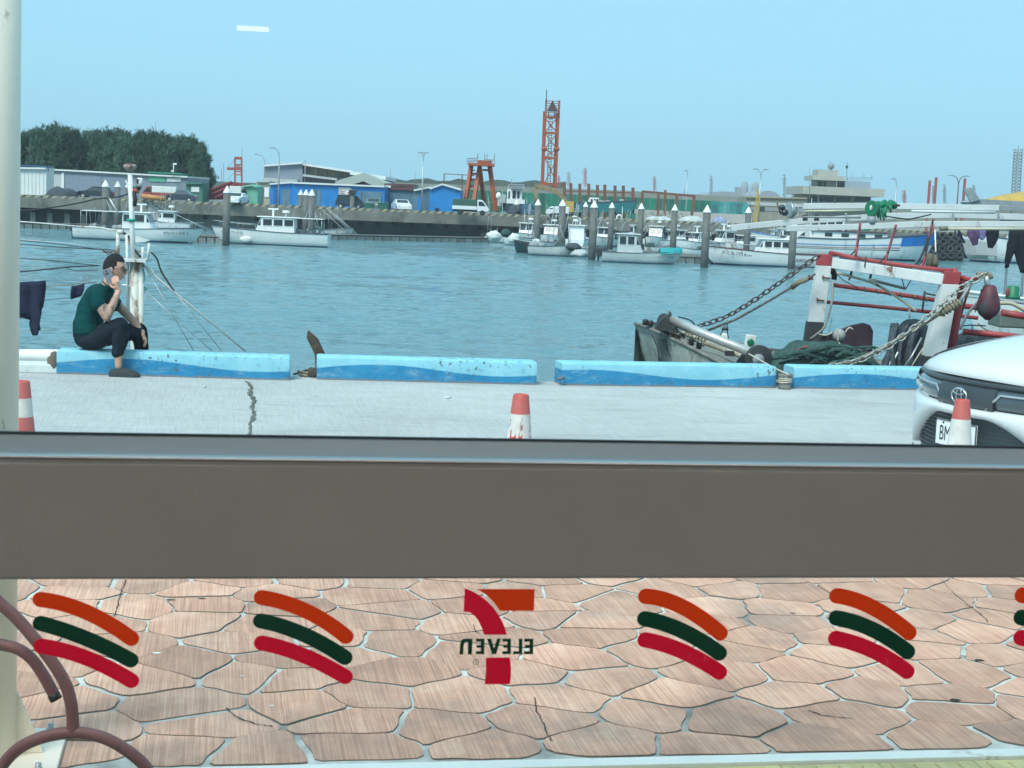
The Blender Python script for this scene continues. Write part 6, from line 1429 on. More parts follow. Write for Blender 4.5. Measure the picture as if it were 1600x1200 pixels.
B4 = boat(1108, 1306, 415.5, 'sleek white cruiser with dark lettering on bow and side, pointing left beside the chain', -1, 1.15, 2.8, (.38, .60), 1.25, 0, extras=('rail', 'whips'), sheer=.35, stripe=mat('maroon_trim', (.10, .02, .03), .5))
bow_text(B4, '新北漁 CT3 8147', -3.3, .98, .36, -.06); bow_text(B4, 'TAIRSHIN', 2.4, .62, .42, -.03)
mb = MB(); xr = B4.location.x + .6; mb.prism([(xr, 0, 0), (xr + 1.0, 0, 0), (xr + 2.1, 0, 1.0), (xr + 1.5, 0, 1.0)], (0, .12, 0)); mb.v = [Vector((v.x, B4.location.y + v.y - .8, WATER_Z + 2.35 + v.z)) for v in mb.v]; mb.build('radar_arch', M_white, B4)
# the striped ship and the ones beyond it at the right
M_bluep = mat('bright_blue_paint', (.01, .19, .55), .45, var=.12)
B5 = boat(1212, 1448, 402, 'big white striped ship with a bright blue bow pointing right under the booms', 1, 2.1, 4.6, (.20, .42), 2.2, 0, Y=176, sheer=.45, extras=('whips', 'gear', 'mast'), name='fishing_ship')
rw = hull_rows(B5['_len'], 4.6, 2.1, sheer=.45)
for k, (f0, f1, m_) in enumerate(((.12, .20, M_bluep), (.42, .48, M_redp), (.62, .68, M_trim))):
    mb = MB(); mb.grid([[q[1].lerp(q[2], f0) + Vector((0, -.03 - .002 * k, 0)), q[1].lerp(q[2], f1) + Vector((0, -.03 - .002 * k, 0))] for q in rw[:12]], False); mb.build('hull_stripe', m_, B5, world=False)
mb = MB(); mb.grid([[q[0] + Vector((.0, -.03, .02)), q[1].lerp(q[2], .30) + Vector((0, -.04, 0))] for q in rw[11:]], False); mb.build('blue_bow_band', M_bluep, B5, world=False)
mb = MB(); mb.box2((-4.6, -1.9, 2.1), (3.4, 1.9, 2.9)); mb.build('superstructure', M_white, B5, world=False, bevel=.05)
mb = MB(); mb.box2((-4.9, -2.1, 2.91), (3.7, 2.1, 3.0)); mb.build('upper_deck', M_maroon, B5, world=False)
for x in (-3.4, -1.6, .2, 2.0): mb = MB(); mb.box2((x, -1.94, 2.35), (x + .8, -1.88, 2.75)); mb.build('window', M_glassd, B5, world=False)
for (x, m_) in ((-3.0, M_redp), (.6, M_green2)): mb = MB(); mb.box2((x, -2.0, 3.1), (x + .8, -1.9, 3.7)); mb.build('sign_board', m_, B5, world=False)
B6 = boat(1508, 1700, 403, 'white ship with a grey flared bow pointing left, behind the hanging washing', -1, 2.3, 5, (.4, .6), 2.2, 0, Y=186, sheer=.5, name='fishing_ship', extras=('gear',))
mb = MB(); rw = hull_rows(B6['_len'], 5, 2.3, sheer=.5); mb.grid([[q[7] + Vector((0, .02, 0)), q[6] + Vector((0, .02, 0)), q[5].lerp(q[6], .5) + Vector((0, .02, 0))] for q in rw[11:]], False); mb.build('grey_bow', M_greyl, B6, world=False)
B7 = boat(1180, 1330, 391, 'white boat with a blue stripe moored behind the striped ship, pointing left', -1, 1.6, 3.6, (.5, .75), 1.4, 0, Y=183, sheer=.5, stripe=M_bluep, extras=('whips', 'gear'))
# crowd of small craft along the pontoon
crowd = [(757, 800, 379, 1, 0, 'small boat at the left end of the row with sheet wrapped outboards', ('gear', 'motor'), .75, .0, 1),
         (795, 832, 383, -1, .5, 'small boat with a wrinkled white cover over its stern, second in the row', ('gear',), .8, 0, 0),
         (836, 890, 399, 1, -.35, 'open grey boat with a sharp bow in front of the white cabins', ('gear', 'motor'), .8, 0, 2),
         (868, 922, 400, 1, .25, 'low grey workboat with a dark flared bow next to the thick pile', ('gear', 'mast'), .75, 0, 2),
         (800, 846, 379, -1, 1.2, 'white boat with a small wheelhouse and radar, left of the fat grey pile', ('radar', 'mast', 'whips'), .9, 1.4, 0),
         (842, 880, 381, -1, 1.35, 'white cabin boat bow out between the pile pair in the middle of the row', ('radar', 'whips', 'gear'), .9, 1.35, 0),
         (878, 926, 388, 1, 1.4, 'white cabin boat with twin radar domes and two front windows behind the thick pile', ('radar', 'radar2', 'mast'), 1.0, 1.5, 0),
         (930, 960, 385, -1, 1.1, 'white cabin boat behind the stern of the cream boat', ('radar', 'gear', 'whips'), .9, 1.3, 1),
         (958, 1004, 383, 1, 2.7, 'white flybridge boat with dark slanted windows behind the cream boat\'s cabin', ('radar', 'whips', 'rail'), 1.0, 1.5, 0),
         (1004, 1045, 385, -1, 1.3, 'white boat with a long curved canopy roof right of the tall pile', ('radar', 'awning', 'whips', 'gear'), 1.0, 1.5, 0),
         (1040, 1075, 389, 1, -1.2, 'white boat with a square wheelhouse behind the teal tarpaulin', ('radar', 'gear', 'rail'), .95, 1.3, 0),
         (1072, 1104, 393, -1, .6, 'white boat with a raked windscreen just left of the thick pile', ('rail', 'gear', 'radar2'), 1.0, 1.15, 0),
         (1108, 1150, 394, -1, .4, 'white boat with a row of rooftop boxes right of the thick pile', ('radar2', 'radar', 'whips', 'gear'), 1.0, 1.5, 0),
         (1140, 1185, 396, -1, .5, 'white boat with an open steering stand behind the lettered cruiser\'s bow', ('rail', 'whips'), .95, 1.1, 1)]
for (x0, x1, yw, bw, hd, lab, ex, hh, ch, mt) in crowd:
    boat(x0, x1, yw, lab, bw, hh, 2.2, (.30, .55), ch, mt, head=hd, extras=ex)
more = [(1006, 1052, 396, 1, 'open white workboat with heaped nets between the tall piles, low in the water', ('gear', 'motor'), .7, 0, 1, 0), (1062, 1100, 399, -1, 'small white open boat just behind the pontoon end', ('gear',), .65, 0, 0, .2),
        (884, 914, 379, 1, 'white boat hidden deep in the row, showing only its cabin top and aerials', ('radar', 'whips', 'mast'), 1.0, 1.7, 0, 1.5), (968, 1000, 378, -1, 'pale boat at the back of the row under the teal boat', ('whips', 'mast', 'gear'), 1.1, 1.5, 1, 1.4),
        (1120, 1160, 384, 1, 'white boat at the back of the row left of the long boom\'s tip', ('radar', 'whips', 'gear'), 1.1, 1.5, 0, .4), (820, 858, 388, -1, 'little white outboard boat next to the dark prowed dinghy', ('motor', 'gear'), .7, .0, 1, .5),
        (1196, 1236, 392, 1, 'white cabin boat behind the lettered cruiser\'s roof', ('radar', 'whips', 'gear'), 1.1, 1.5, 0, .3), (1046, 1086, 380, -1, 'white boat with a long flat roof at the back of the row', ('awning', 'radar', 'whips'), 1.1, 1.5, 1, .2),
        (226, 292, 362, -1, 'small white boats\' stern with blue covers behind the first cabin boat', ('gear', 'radar', 'whips'), 1.0, 1.2, 0, .1), (498, 532, 372, 1, 'pale open boat with upright rods behind the stern of the second cabin boat', ('gear', 'whips'), .9, 0, 1, .3)]
for (x0, x1, yw, bw, lab, ex, hh, ch, mt, hd) in more: boat(x0, x1, yw, lab, bw, hh, 2.2, (.30, .58), ch, mt, head=hd, extras=ex)
random.seed(61)
spots_ = [(762, 300, 372), (770, 318, 372), (796, 322, 374), (822, 326, 378), (829, 318, 380), (863, 330, 384), (872, 322, 384), (893, 318, 384), (901, 326, 388), (946, 330, 386), (966, 336, 382), (985, 330, 384), (1018, 338, 386), (1030, 330, 388), (1047, 342, 388), (1072, 340, 390), (1089, 346, 392), (1124, 348, 392), (1136, 344, 392), (1150, 352, 394), (1205, 355, 392), (1222, 352, 392), (505, 318, 366), (512, 330, 368), (498, 324, 366), (520, 334, 370), (240, 318, 358), (252, 324, 358)]
for k, (x, t, b) in enumerate(spots_):
    Y = (1.7 - WATER_Z) * FPX / (b - 316 - .042 * (x - 800)); lean = random.uniform(-6, 6); p, q = on(x, b, WATER_Z + .9), at(x + lean, t, Y)
    p = Vector((p.x, Y, WATER_Z - .6)); mb = MB(); mb.tube([p, q], [.045, .02], 5); mb.bar(p.lerp(q, .8) - Vector((.35, 0, 0)), p.lerp(q, .8) + Vector((.35, 0, 0)), .03)
    o = solo(mb, 'fishing_rod', M_alu, 'thin upright rod or whip aerial standing among the moored boats', 'rod', 'thin rods among the moored boats')
# white sheets wrapped round outboards, dark prow, dinghy
def blob(name, px, py, Y, w_, h_, m, label, cat, seed=0, depth=None):
    c = at(px, py, Y); k = Y / FPX; mb = MB(); mb.ball((0, 0, h_ * k / 2), (w_ * k / 2, (depth or w_ * k / 2), h_ * k / 2), 16, 12, lambda q: q * (1 + .28 * mn.noise(q * 2.1 + Vector((seed, 0, 0))) + .12 * mn.noise(q * 6 + Vector((seed, 0, 0)))))
    return solo(mb, name, m, label, cat, loc=(0, 0, 0)) if False else _place(solo(mb, name, m, label, cat, loc=(0, 0, 0)), c)
def _place(o, c): o.location = c; return o
M_sheet = mat('white_plastic_sheet', (.62, .64, .60), .6, var=.2, scale=3, bump=.6, bscale=8)
blob('cover_sheet', 772, 378, 158, 22, 17, M_sheet, 'crumpled white sheet wrapped over outboards, leftmost in the small boat row', 'cover', 1)
blob('cover_sheet', 803, 381, 156, 18, 16, M_sheet, 'crumpled cream sheet wrapped over the second small boat\'s stern', 'cover', 4)
blob('cover_sheet', 790, 371, 160, 14, 13, M_net, 'dark net bundle between the two wrapped sterns', 'net', 7)
blob('cover_sheet', 838, 382, 150, 13, 9, M_sheet, 'small white sheet bundle on the dark bow beside the grey open boat', 'cover', 9)
blob('dinghy', 905, 404, 141, 28, 14, M_greyl, 'round grey inflatable dinghy netted with lines below the thick pile', 'dinghy', 3)
blob('net_bundle', 896, 392, 142, 24, 12, M_netg, 'blue grey net bundle on the workboat behind the dinghy', 'net', 5)
blob('net_bundle', 940, 397, 140, 20, 12, M_netg, 'blue grey net bundle beside the cream boat\'s stern', 'net', 6)
mb = MB(); p = [on(815, 377, WATER_Z + 1.1), on(830, 390, WATER_Z), on(822, 395, WATER_Z), on(836, 378, WATER_Z + 1.0)]
bp2 = at(818, 390, 147); hh_, dk_, gw_ = hull(3.2, 1.4, .9); r = thing('dark_dinghy', 'small blue black boat with a high prow left of the grey open boat', 'boat', (at(825, 394, 147).x, 147, WATER_Z), 2.4)
hh_.build('hull', mat('dark_teal_hull', (.01, .04, .05), .5), r, world=False); dk_.build('deck', M_dark, r, world=False); gw_.build('gunwale', M_dark, r, world=False)

# ---- on the far quay -------------------------------------------------
def shed(name, px0, px1, pyt, Y, depth, m, label, ridge=None, roofm=None, pyt1=None, ribs=0, parts=()):
    x0 = at(px0, 320, Y).x; x1 = at(px1, 320, Y).x; zt0 = at(px0, pyt, Y).z; zt1 = at(px1, pyt if pyt1 is None else pyt1, Y).z
    r = thing(name, label, 'building', ((x0 + x1) / 2, Y, 0)); cx = (x0 + x1) / 2
    a, b = x0 - cx, x1 - cx; prof = [(a, 0), (b, 0), (b, zt1)] + ([((ridge[0] and at(ridge[0], 320, Y).x - cx), at(ridge[0], ridge[1], Y).z)] if ridge else []) + [(a, zt0)]
    mb = MB(); mb.prism([(x, 0, z) for x, z in prof], (0, depth, 0)); mb.build('wall', m, r, world=False)
    rt_ = prof[2:]; mb = MB()
    for i in range(len(rt_) - 1):
        p, q = rt_[i], rt_[i + 1]; mb.prism([(p[0], -.35, p[1] + .02), (q[0], -.35, q[1] + .02), (q[0], -.35, q[1] + .22), (p[0], -.35, p[1] + .22)], (0, depth + .7, 0))
    mb.build('roof', roofm or M_roofw, r, world=False)
    if ribs:
        n = int((b - a) / ribs); rb = MB(); rb.box2((0, -.05, .05), (.10, 0, min(zt0, zt1) - .05)); me = rb.mesh('cladding_rib', m)
        for i in range(1, n): o = bpy.data.objects.new('cladding_rib', me); COL.objects.link(o); o.parent = r; o.location = (a + i * (b - a) / n, 0, 0)
    for (nm, qx0, qx1, qy0, qy1, m_, dpt_) in parts:
        X0 = at(qx0, 320, Y).x - cx; X1 = at(qx1, 320, Y).x - cx; Z1 = at((qx0 + qx1) / 2, qy0, Y).z; Z0 = at((qx0 + qx1) / 2, qy1, Y).z
        mb = MB(); mb.box2((X0, -dpt_, max(Z0, .02)), (X1, .02, Z1)); mb.build(nm, m_, r, world=False)
    return r
M_rib = mat('container_white', (.66, .69, .67), .5, var=.08, scale=1, rust=.1)
shed('shipping_container', -40, 72, 263, 184, 3, M_rib, 'white ribbed shipping container at the left edge', ribs=.42, pyt1=265)['category'] = 'container'
Lw = shed('quay_shed', 72, 293, 266, 205, 14, M_grey, 'long low grey shed with a white roof edge in front of the dark trees', pyt1=278, parts=[('shutter', 76, 96, 272, 306, M_greyl, .06), ('pillar', 96, 100, 270, 306, M_roofw, .12), ('shutter', 102, 158, 274, 307, mat('blue_grey_shutter', (.20, .25, .31), .6), .06), ('shutter', 162, 196, 277, 307, MATS['blue_grey_shutter'], .06), ('sign_panel', 232, 258, 274, 284, mat('pale_green_sign', (.10, .38, .26), .6), .1), ('sign_panel', 260, 282, 278, 284, M_roofw, .1)])
mb = MB(); mb.box2((0, 0, 0), (1, 1, 1))
o1 = shed('green_shed', 231, 283, 270.5, 222, 8, mat('roof_green', (.04, .26, .18), .6), 'low green topped shed behind the right end of the long grey shed', roofm=mat('roof_green', (0, 0, 0)), pyt1=273)
# solar rack over the container
mb = MB(); a = at(20, 258, 184); b = at(73, 262, 184); mb.box2((a.x - 6, 184, a.z - .1), (b.x, 187, a.z + .1))
for x in (0, 2, 4): mb.tube([(a.x + x, 184.2, a.z - .6), (a.x + x, 184.2, a.z)], .05, 5)
solo(mb, 'rooftop_rack', mat('dark_blue_panel', (.03, .09, .16), .3), 'dark blue panel rack raised over the white container', 'solar panel')
# warehouse group
def gp(px, py, Y): p = at(px, py, Y); return p
YW = 222
r = thing('warehouse', 'big grey warehouse with a brown louvred clerestory behind the blue sheds', 'building', (at(480, 300, YW).x, YW, 0))
mb = MB(); mb.prism([gp(413, 258, YW), gp(472, 253.5, YW), gp(473, 277, YW), Vector((gp(473, 277, YW).x, YW, 0)), Vector((gp(413, 258, YW).x, YW, 0))], (0, 20, 0)); mb.build('gable_wall', M_grey, r)
mb = MB(); mb.prism([gp(472, 255, YW + 1), gp(548, 267.5, YW + 1), gp(600, 275, YW + 1), Vector((gp(600, 275, YW + 1).x, YW + 1, 0)), Vector((gp(472, 255, YW + 1).x, YW + 1, 0))], (0, 20, 0)); mb.build('side_wall', M_grey, r)
for i in range(17):
    x = 474 + i * 4.35; mb = MB(); t0 = 258 + (x - 474) * .155; b0 = 272.5 + (x - 474) * .085
    mb.prism([gp(x, t0, YW + .9), gp(x + 3.7, t0 + .57, YW + .9), gp(x + 3.7, b0 + .3, YW + .9), gp(x, b0, YW + .9)], (0, -.1, 0)); mb.build('louvre_panel', mat('brown_louvre', (.17, .15, .115), .8, var=.3, scale=1, rnd=.25), r)
def roofstrip(pts, Y, th, dep, m, nm, par):
    mb = MB()
    for i in range(len(pts) - 1):
        p = gp(*pts[i], Y); q = gp(*pts[i + 1], Y); mb.prism([p, q, q - Vector((0, 0, th)), p - Vector((0, 0, th))], (0, dep, 0))
    return mb.build(nm, m, par)
roofstrip([(412, 257.5), (472, 253)], YW - .5, .25, 20, M_roofw, 'roof_edge', r); roofstrip([(471, 254.5), (550, 266.5)], YW - .2, .3, 20, M_roofw, 'roof_edge', r); roofstrip([(547, 267), (603, 275.5)], YW - .4, .5, 18, M_roofw, 'roof_edge', r)
roofstrip([(473, 272), (526, 278.5)], YW - 1.5, .3, 3, M_greyl, 'lower_roof', r); roofstrip([(413, 277.5), (465, 281)], YW - 1.6, .5, 3, M_greyl, 'lower_roof', r)
mb = MB(); mb.box2((gp(400, 300, YW - 3).x, YW - 3, 0), (gp(416, 300, YW - 3).x, YW, gp(400, 283, YW - 3).z)); mb.build('annex', mat('cream_wall', (.40, .38, .28), .8), r)
YG = 212; g = thing('gable_shed', 'shed with a low white gable roof over a dark maroon front', 'building', (gp(566, 300, YG).x, YG, 0))
mb = MB(); mb.prism([gp(523, 287, YG), gp(566, 279.5, YG), gp(606, 291, YG), Vector((gp(606, 291, YG).x, YG, 0)), Vector((gp(523, 288, YG).x, YG, 0))], (0, 12, 0)); mb.build('wall', M_maroon, g)
roofstrip([(524, 283), (568, 270), (607, 288)], YG - .5, 1.1, 14, mat('pale_grey_green_roof', (.38, .42, .38), .6, var=.1), 'roof', g)
shed('blue_shed', 421, 457, 289, 200, 6, M_blue, 'small blue shed at the left end of the blue row', roofm=M_roofw, pyt1=286.5, parts=[('door', 440, 452, 296, 321, M_blued, .05), ('door', 427, 437, 296, 321, mat('deep_blue_door', (.01, .11, .33), .5), .05)])
bs = shed('blue_shed', 457, 600, 287, 197, 7, M_blue, 'long bright blue shed with a white roof edge and a hardware shop sign', roofm=M_roofw, pyt1=293, ribs=1.3,
          parts=[('shutter', 484, 501, 296, 324, M_blued, .05), ('notice_board', 528.5, 548, 292.5, 310, M_greyl, .08), ('shutter', 560, 580, 299, 322, M_blued, .05), ('dark_window', 575, 596, 300, 310, M_blued, .08)])
sg = thing('shop_sign', 'white sign with red Chinese characters on the long blue shed', 'sign', at(543.5, 308, 196.6)); mb = MB(); a = at(533.5, 309, 196.5); b = at(550.5, 298, 196.5); mb.box2((a.x, 196.45, a.z), (b.x, 196.6, b.z)); mb.build('board', M_cap, sg)
text(sg, '五金', at(541.5, 303.5, 196.42), (1, 0, 0), (0, 0, 1), .82, M_redp, 'lettering', .01)
shed('dark_roofed_shed', 600, 646, 291, 203, 8, M_blued, 'dark blue grey corrugated shed with a maroon roof', roofm=M_maroon, pyt1=291, ribs=.5, parts=[('roof_fascia', 600, 646, 287, 297, M_maroon, .3), ('roof_vent', 602, 610, 290, 293, M_cap, .4)])
shed('corrugated_shed', 646, 671, 299, 196, 8, M_blued, 'faded blue grey corrugated shed wall beside the bright blue gable', roofm=M_roofw, pyt1=294, ribs=.5, parts=[('door', 652, 660, 309, 329, M_blue, .06)])
shed('blue_gable_shed', 671, 719, 296.5, 195, 9, M_blue, 'bright blue gable shed left of the truck with the green cover', ridge=(690, 289.5), roofm=M_roofw, pyt1=298, parts=[('hatch', 680, 686, 325, 330, M_dark, .06)])
shed('mint_kiosk', 379, 402, 293, 190, 4, M_mint, 'mint green kiosk with painted plant shapes', ridge=(392, 291), roofm=M_mint, pyt1=294, parts=[('window', 381, 385, 299, 307, M_glassd, .05)])
shed('green_container', 290, 316, 288, 200, 4, mat('dark_green_wall', (.05, .17, .13), .7), 'dark green container behind the red ramp', roofm=mat('dark_green_wall', (0, 0, 0)), parts=[('notice_board', 298.5, 311, 292, 300, M_roofw, .1)])['category'] = 'container'
shed('wall_hoarding', 401, 421, 285, 205, 1, mat('cream_wall', (0, 0, 0)), 'cream hoarding with dark clutter between the mint kiosk and the blue sheds', roofm=M_greyl, parts=[('poster', 413, 420, 293, 308, M_cap, .1), ('doorway', 403, 411, 294, 318, M_dark, .1)])['category'] = 'hoarding'
# red ramp frame behind, gantry crane
Yr2 = 205; rr2 = thing('red_ramp', 'dark red sloping steel ramp structure behind the white box van', 'ramp', (at(350, 310, Yr2).x, Yr2, 0))
mb = MB(); mb.prism([gp(326, 297, Yr2), gp(362, 284, Yr2), gp(384, 287, Yr2), gp(386, 312, Yr2), gp(325, 312, Yr2)], (0, 4, 0)); mb.build('ramp_side', mat('dull_red_steel', (.24, .05, .06), .6, var=.25, scale=.6), rr2)
for (a, b) in (((326, 297), (362, 284)), ((330, 303), (368, 287)), ((336, 309), (372, 290))): mb = MB(); mb.bar(gp(*a, Yr2 - .2), gp(*b, Yr2 - .2), .25); mb.build('ramp_rail', MATS['dull_red_steel'], rr2)
def frame(name, label, cat, Y, segs, m, w_=.18, base=None, dep=3.0, node=None):
    xs = [p[0] for s_ in segs for p in s_[:2]]; r = thing(name, label, cat, (at(sum(xs) / len(xs), 320, Y).x, Y, 0))
    for s_ in segs:
        (a, b), nm = s_[:2], s_[2]; wd_ = s_[3] if len(s_) > 3 else w_; dy = s_[4] if len(s_) > 4 else 0
        mb = MB(); p, q = at(*a, Y) + Vector((0, dy, 0)), at(*b, Y) + Vector((0, dy, 0))
        mb.bar(p, q, wd_); mb.build(nm, m, r)
    return r
Mg = mat('orange_red_steel', (.33, .07, .05), .6, var=.2)
segs = []
for x in (367, 377.5): segs.append(((x, 247), (x + .3, 288), 'leg', .28))
for y in (247, 257, 262, 268, 273): segs.append(((366.5, y), (378, y + .3), 'crosspiece', .22 if y > 247 else .5))
segs += [((355, 263.5), (378, 264), 'jib', .5), ((367, 249), (355, 263), 'stay', .06), ((378, 233), (378, 247), 'aerial', .06), ((367, 257), (377, 262), 'brace', .15), ((377, 257), (367, 262), 'brace', .15), ((367, 268), (355, 282), 'stay', .06)]
for x in (346, 349.5): segs.append(((x, 255 if x > 347 else 264), (x, 285), 'aerial', .07))
frame('gantry_crane', 'small red gantry crane standing behind the red ramp', 'crane', 300, segs, Mg)
# orange trestle: four splayed legs, platform and railing
tr = thing('steel_trestle', 'rusty orange four legged steel trestle with a railed platform on top', 'trestle', (at(752, 330, 202).x, 202, 0))
def seg2(p, q, w_, nm, m=M_orange, par=tr): mb = MB(); mb.bar(p, q, w_); mb.build(nm, m, par)
Yt = 200
for (a, b, d) in (((736.5, 258), (726.5, 322), 0), ((749.5, 260), (738, 330), -1), ((749.5, 260), (758, 330), 4), ((765, 258), (774.5, 329), 0)): seg2(at(*a, Yt + 1), at(*b, Yt + d), .42, 'leg')
for (a, b) in (((754, 265.5), (763.5, 266)), ((733, 271), (748, 272)), ((731, 279.5), (746, 281)), ((729, 291), (742, 292))): seg2(at(*a, Yt + 1), at(*b, Yt + 1), .25, 'crosspiece')
for k in range(6): seg2(at(737 - k * .6, 266 + k * 8, Yt + 1.5), at(742 - k * .6, 266.5 + k * 8, Yt + 1.5), .12, 'ladder_rung')
mb = MB(); a = at(731, 257.5, Yt - 1); b = at(772, 257, Yt - 1); mb.box2((a.x, Yt - 1, a.z - .05), (b.x, Yt + 3, a.z + .25)); mb.build('platform', M_orange, tr)
mb = MB(); a = at(746, 257, Yt); b = at(768, 251, Yt); mb.box2((a.x, Yt, a.z + .15), (b.x, Yt + 2, b.z)); mb.build('girder', M_orange, tr)
for x in list(range(730, 747, 3)) + [757, 760, 763, 766, 769, 772.5]: seg2(at(x, 257, Yt - .9), at(x, 247 if x < 750 else 249, Yt - .9), .06, 'railing_post', M_rust)
for x in (746.5, 757.5, 761, 772.5): seg2(at(x, 249, Yt), at(x, 240, Yt), .07, 'aerial', M_rust)
seg2(at(730, 247.5, Yt - .9), at(746, 247, Yt - .9), .06, 'handrail', M_rust); seg2(at(730, 252, Yt - .9), at(746, 251, Yt - .9), .06, 'handrail', M_rust); seg2(at(757, 249.5, Yt - .9), at(773, 250, Yt - .9), .06, 'handrail', M_rust)
# tall orange lattice tower
Yo = 215; ot = thing('lattice_tower', 'tall orange steel lattice tower with a dark triangle mark at its top', 'tower', (at(861, 300, Yo).x, Yo, 0))
def s3(a, b, w_, nm, m=M_orange, d=0): mb = MB(); mb.bar(at(*a, Yo + d), at(*b, Yo + d), w_); mb.build(nm, m, ot)
for (a, b, w_, d) in (((850, 174), (846, 292), .26, 0), ((853.5, 155), (848.5, 292), .24, 2.2), ((874, 157), (868, 295), .30, 0), ((870, 176), (865, 293), .24, 2.2)): s3(a, b, w_, 'leg', d=d)
for (x0, x1, y) in ((850, 872.5, 183), (849.5, 872, 207.5), (848.5, 871, 246.5), (847.5, 869, 287)): s3((x0, y), (x1, y + .8), .32, 'crosspiece'); s3((x0 + 3, y), (x1 - 2, y + .5), .2, 'crosspiece', d=2.2)
for (y0, y1) in ((185, 207), (209, 233), (233, 246), (248, 286)): 
    s3((852, y0), (870, y1), .14, 'brace'); s3((870, y0), (851, y1), .14, 'brace')
for y in (233,):
    for x in (849, 852, 868, 871): mb = MB(); mb.ball(at(x, y, Yo), .3, 8, 6); mb.build('joint', M_orange, ot)
for k in range(24): s3((858.5 - k * .13, 186 + k * 4.2), (862.5 - k * .13, 186.2 + k * 4.2), .09, 'ladder_rung', M_rust, 1)
s3((858, 184), (855, 288), .08, 'ladder_rail', M_rust, 1); s3((863, 184), (860, 288), .08, 'ladder_rail', M_rust, 1)
for k in range(7): s3((853.5 - k * .1, 158 + k * 3.6), (873.5, 158.3 + k * 3.6), .09, 'ladder_rung', M_rust, 1.5)
s3((854.2, 140), (853.6, 158), .12, 'aerial', M_rust, 2)
mb = MB(); mb.prism([at(863.5, 156.5, Yo - .5), at(855, 172.5, Yo - .5), at(871.5, 172.8, Yo - .5)], (0, .15, 0)); mb.build('day_mark', M_maroon, ot)
s3((855, 173), (872, 173.5), .2, 'mark_frame', M_maroon, -.6); s3((857, 175), (857, 182), .16, 'mark_frame', M_rust, .5); s3((867, 175), (866.5, 182), .16, 'mark_frame', M_rust, .5)
# goal-like thin frame left of the trestle
frame('pipe_frame', 'thin rusty pipe frame behind the blue gable shed', 'frame', 215, [((694, 271), (693.5, 300), 'upright', .14), ((694, 271.5), (731, 273.5), 'crossbar', .1), ((722, 273), (722, 300), 'upright', .14)], M_rust)
# posts row and second frame
segs = []
posts = [(882, 286), (892, 286), (906, 287), (920, 287), (933.5, 289), (945, 288.5), (961, 290), (974, 290), (989, 293)]
for i, (x, y) in enumerate(posts):
    p = at(x, 340, 206 + (i % 2) * 4); tp = at(x, y, 206 + (i % 2) * 4); mb = MB(); mb.bar((p.x, p.y, 0), tp, .38)
    solo(mb, 'steel_post', M_rust, 'rusty brown steel post before the green fence, ' + ['first', 'second', 'third', 'fourth', 'fifth', 'sixth', 'seventh', 'eighth', 'ninth'][i] + ' from the orange tower', 'post', 'rusty steel posts before the green fence')
frame('post_beam', 'long thin rusty beam joining the steel posts before the green fence', 'beam', 208, [((880, 298.5), (990, 301.5), 'beam', .16)], M_rust)
frame('goal_frame', 'rusty steel frame of uprights and a sloping top beam before the green fence', 'frame', 208, [((1003, 299), (1086, 306.5), 'top_beam', .28), ((1003.5, 300), (1003.5, 340), 'upright', .3), ((1029, 302), (1028, 340), 'upright', .3), ((1057.5, 304), (1057, 340), 'upright', .3), ((1085, 306), (1080, 342), 'upright', .34), ((1039.5, 297), (1038.5, 342), 'upright', .3)], M_rust)
# green fence of sheet panels, each panel a part
fe = thing('green_fence', 'long green sheet metal fence along the foot of the levee', 'fence', (at(960, 320, 245).x, 245, 0))
k = 0; x = 728.0
while x < 1166:
    xb = x + 9.6; yt = 297 + (x - 740) * .0455; yb_ = 326 + (x - 740) * .047; mb = MB(); p, q = at(x + .25, yt, 245), at(xb - .15, yt + .4, 245)
    mb.prism([(p.x, 245 + (k % 2) * .12, -.2), (q.x, 245 + (k % 2) * .12, -.2), (q.x, 245 + (k % 2) * .12, q.z), (p.x, 245 + (k % 2) * .12, p.z)], (0, .06, 0))
    mb.build('fence_panel', mat('faded_teal_fence', (.05, .26, .26), .6, var=.5, scale=.5, rnd=.2) if x > 1105 else mat('green_fence_sheet', (.012, .145, .095), .6, var=.3, scale=.3, rnd=.3), fe); x = xb; k += 1
for i, (x0, x1, y0, y1) in enumerate(((990, 1110, 327, 338), (1110, 1175, 333, 346))):
    p, q = at(x0, y0, 230), at(x1, y0 + 4, 230); mb = MB(); mb.box2((p.x, 230, 0), (q.x, 231, max(p.z, .6)))
    solo(mb, 'low_wall', M_concl, 'low pale concrete wall at the foot of the green fence, %s' % ('left stretch' if i == 0 else 'right stretch'), 'wall')
# buildings at right: yellow-grey sheds and the control building
shed('long_shed', 1165, 1260, 309, 250, 10, mat('khaki_wall', (.26, .25, .20), .8, var=.15), 'low khaki shed with grey bands right of the green fence', roofm=mat('ochre_roof', (.34, .30, .18), .7), pyt1=311, parts=[('band', 1167, 1258, 317, 322, M_greyl, .1), ('window_band', 1169, 1256, 325, 330, M_silver, .08), ('window', 1183, 1195, 323, 329, M_glassd, .15)])
Yc = 260; cb = thing('control_building', 'harbour control building with a wide overhanging floor, a turret and a round dome', 'building', (at(1316, 320, Yc).x, Yc, 0))
def cbox(x0, x1, y0, y1, m, nm, d0=0, dep=8, par=cb):
    a = at(x0, 310, Yc).x; b = at(x1, 310, Yc).x; t = at((x0 + x1) / 2, y0, Yc).z; bt_ = at((x0 + x1) / 2, y1, Yc).z
    mb = MB(); mb.box2((a, Yc + d0, bt_), (b, Yc + d0 + dep, t)); return mb.build(nm, m, par)
M_tile = mat('grey_tile_wall', (.38, .38, .33), .7, var=.1, scale=.6); M_tiled = mat('dark_tile_wall', (.26, .25, .21), .7, var=.15)
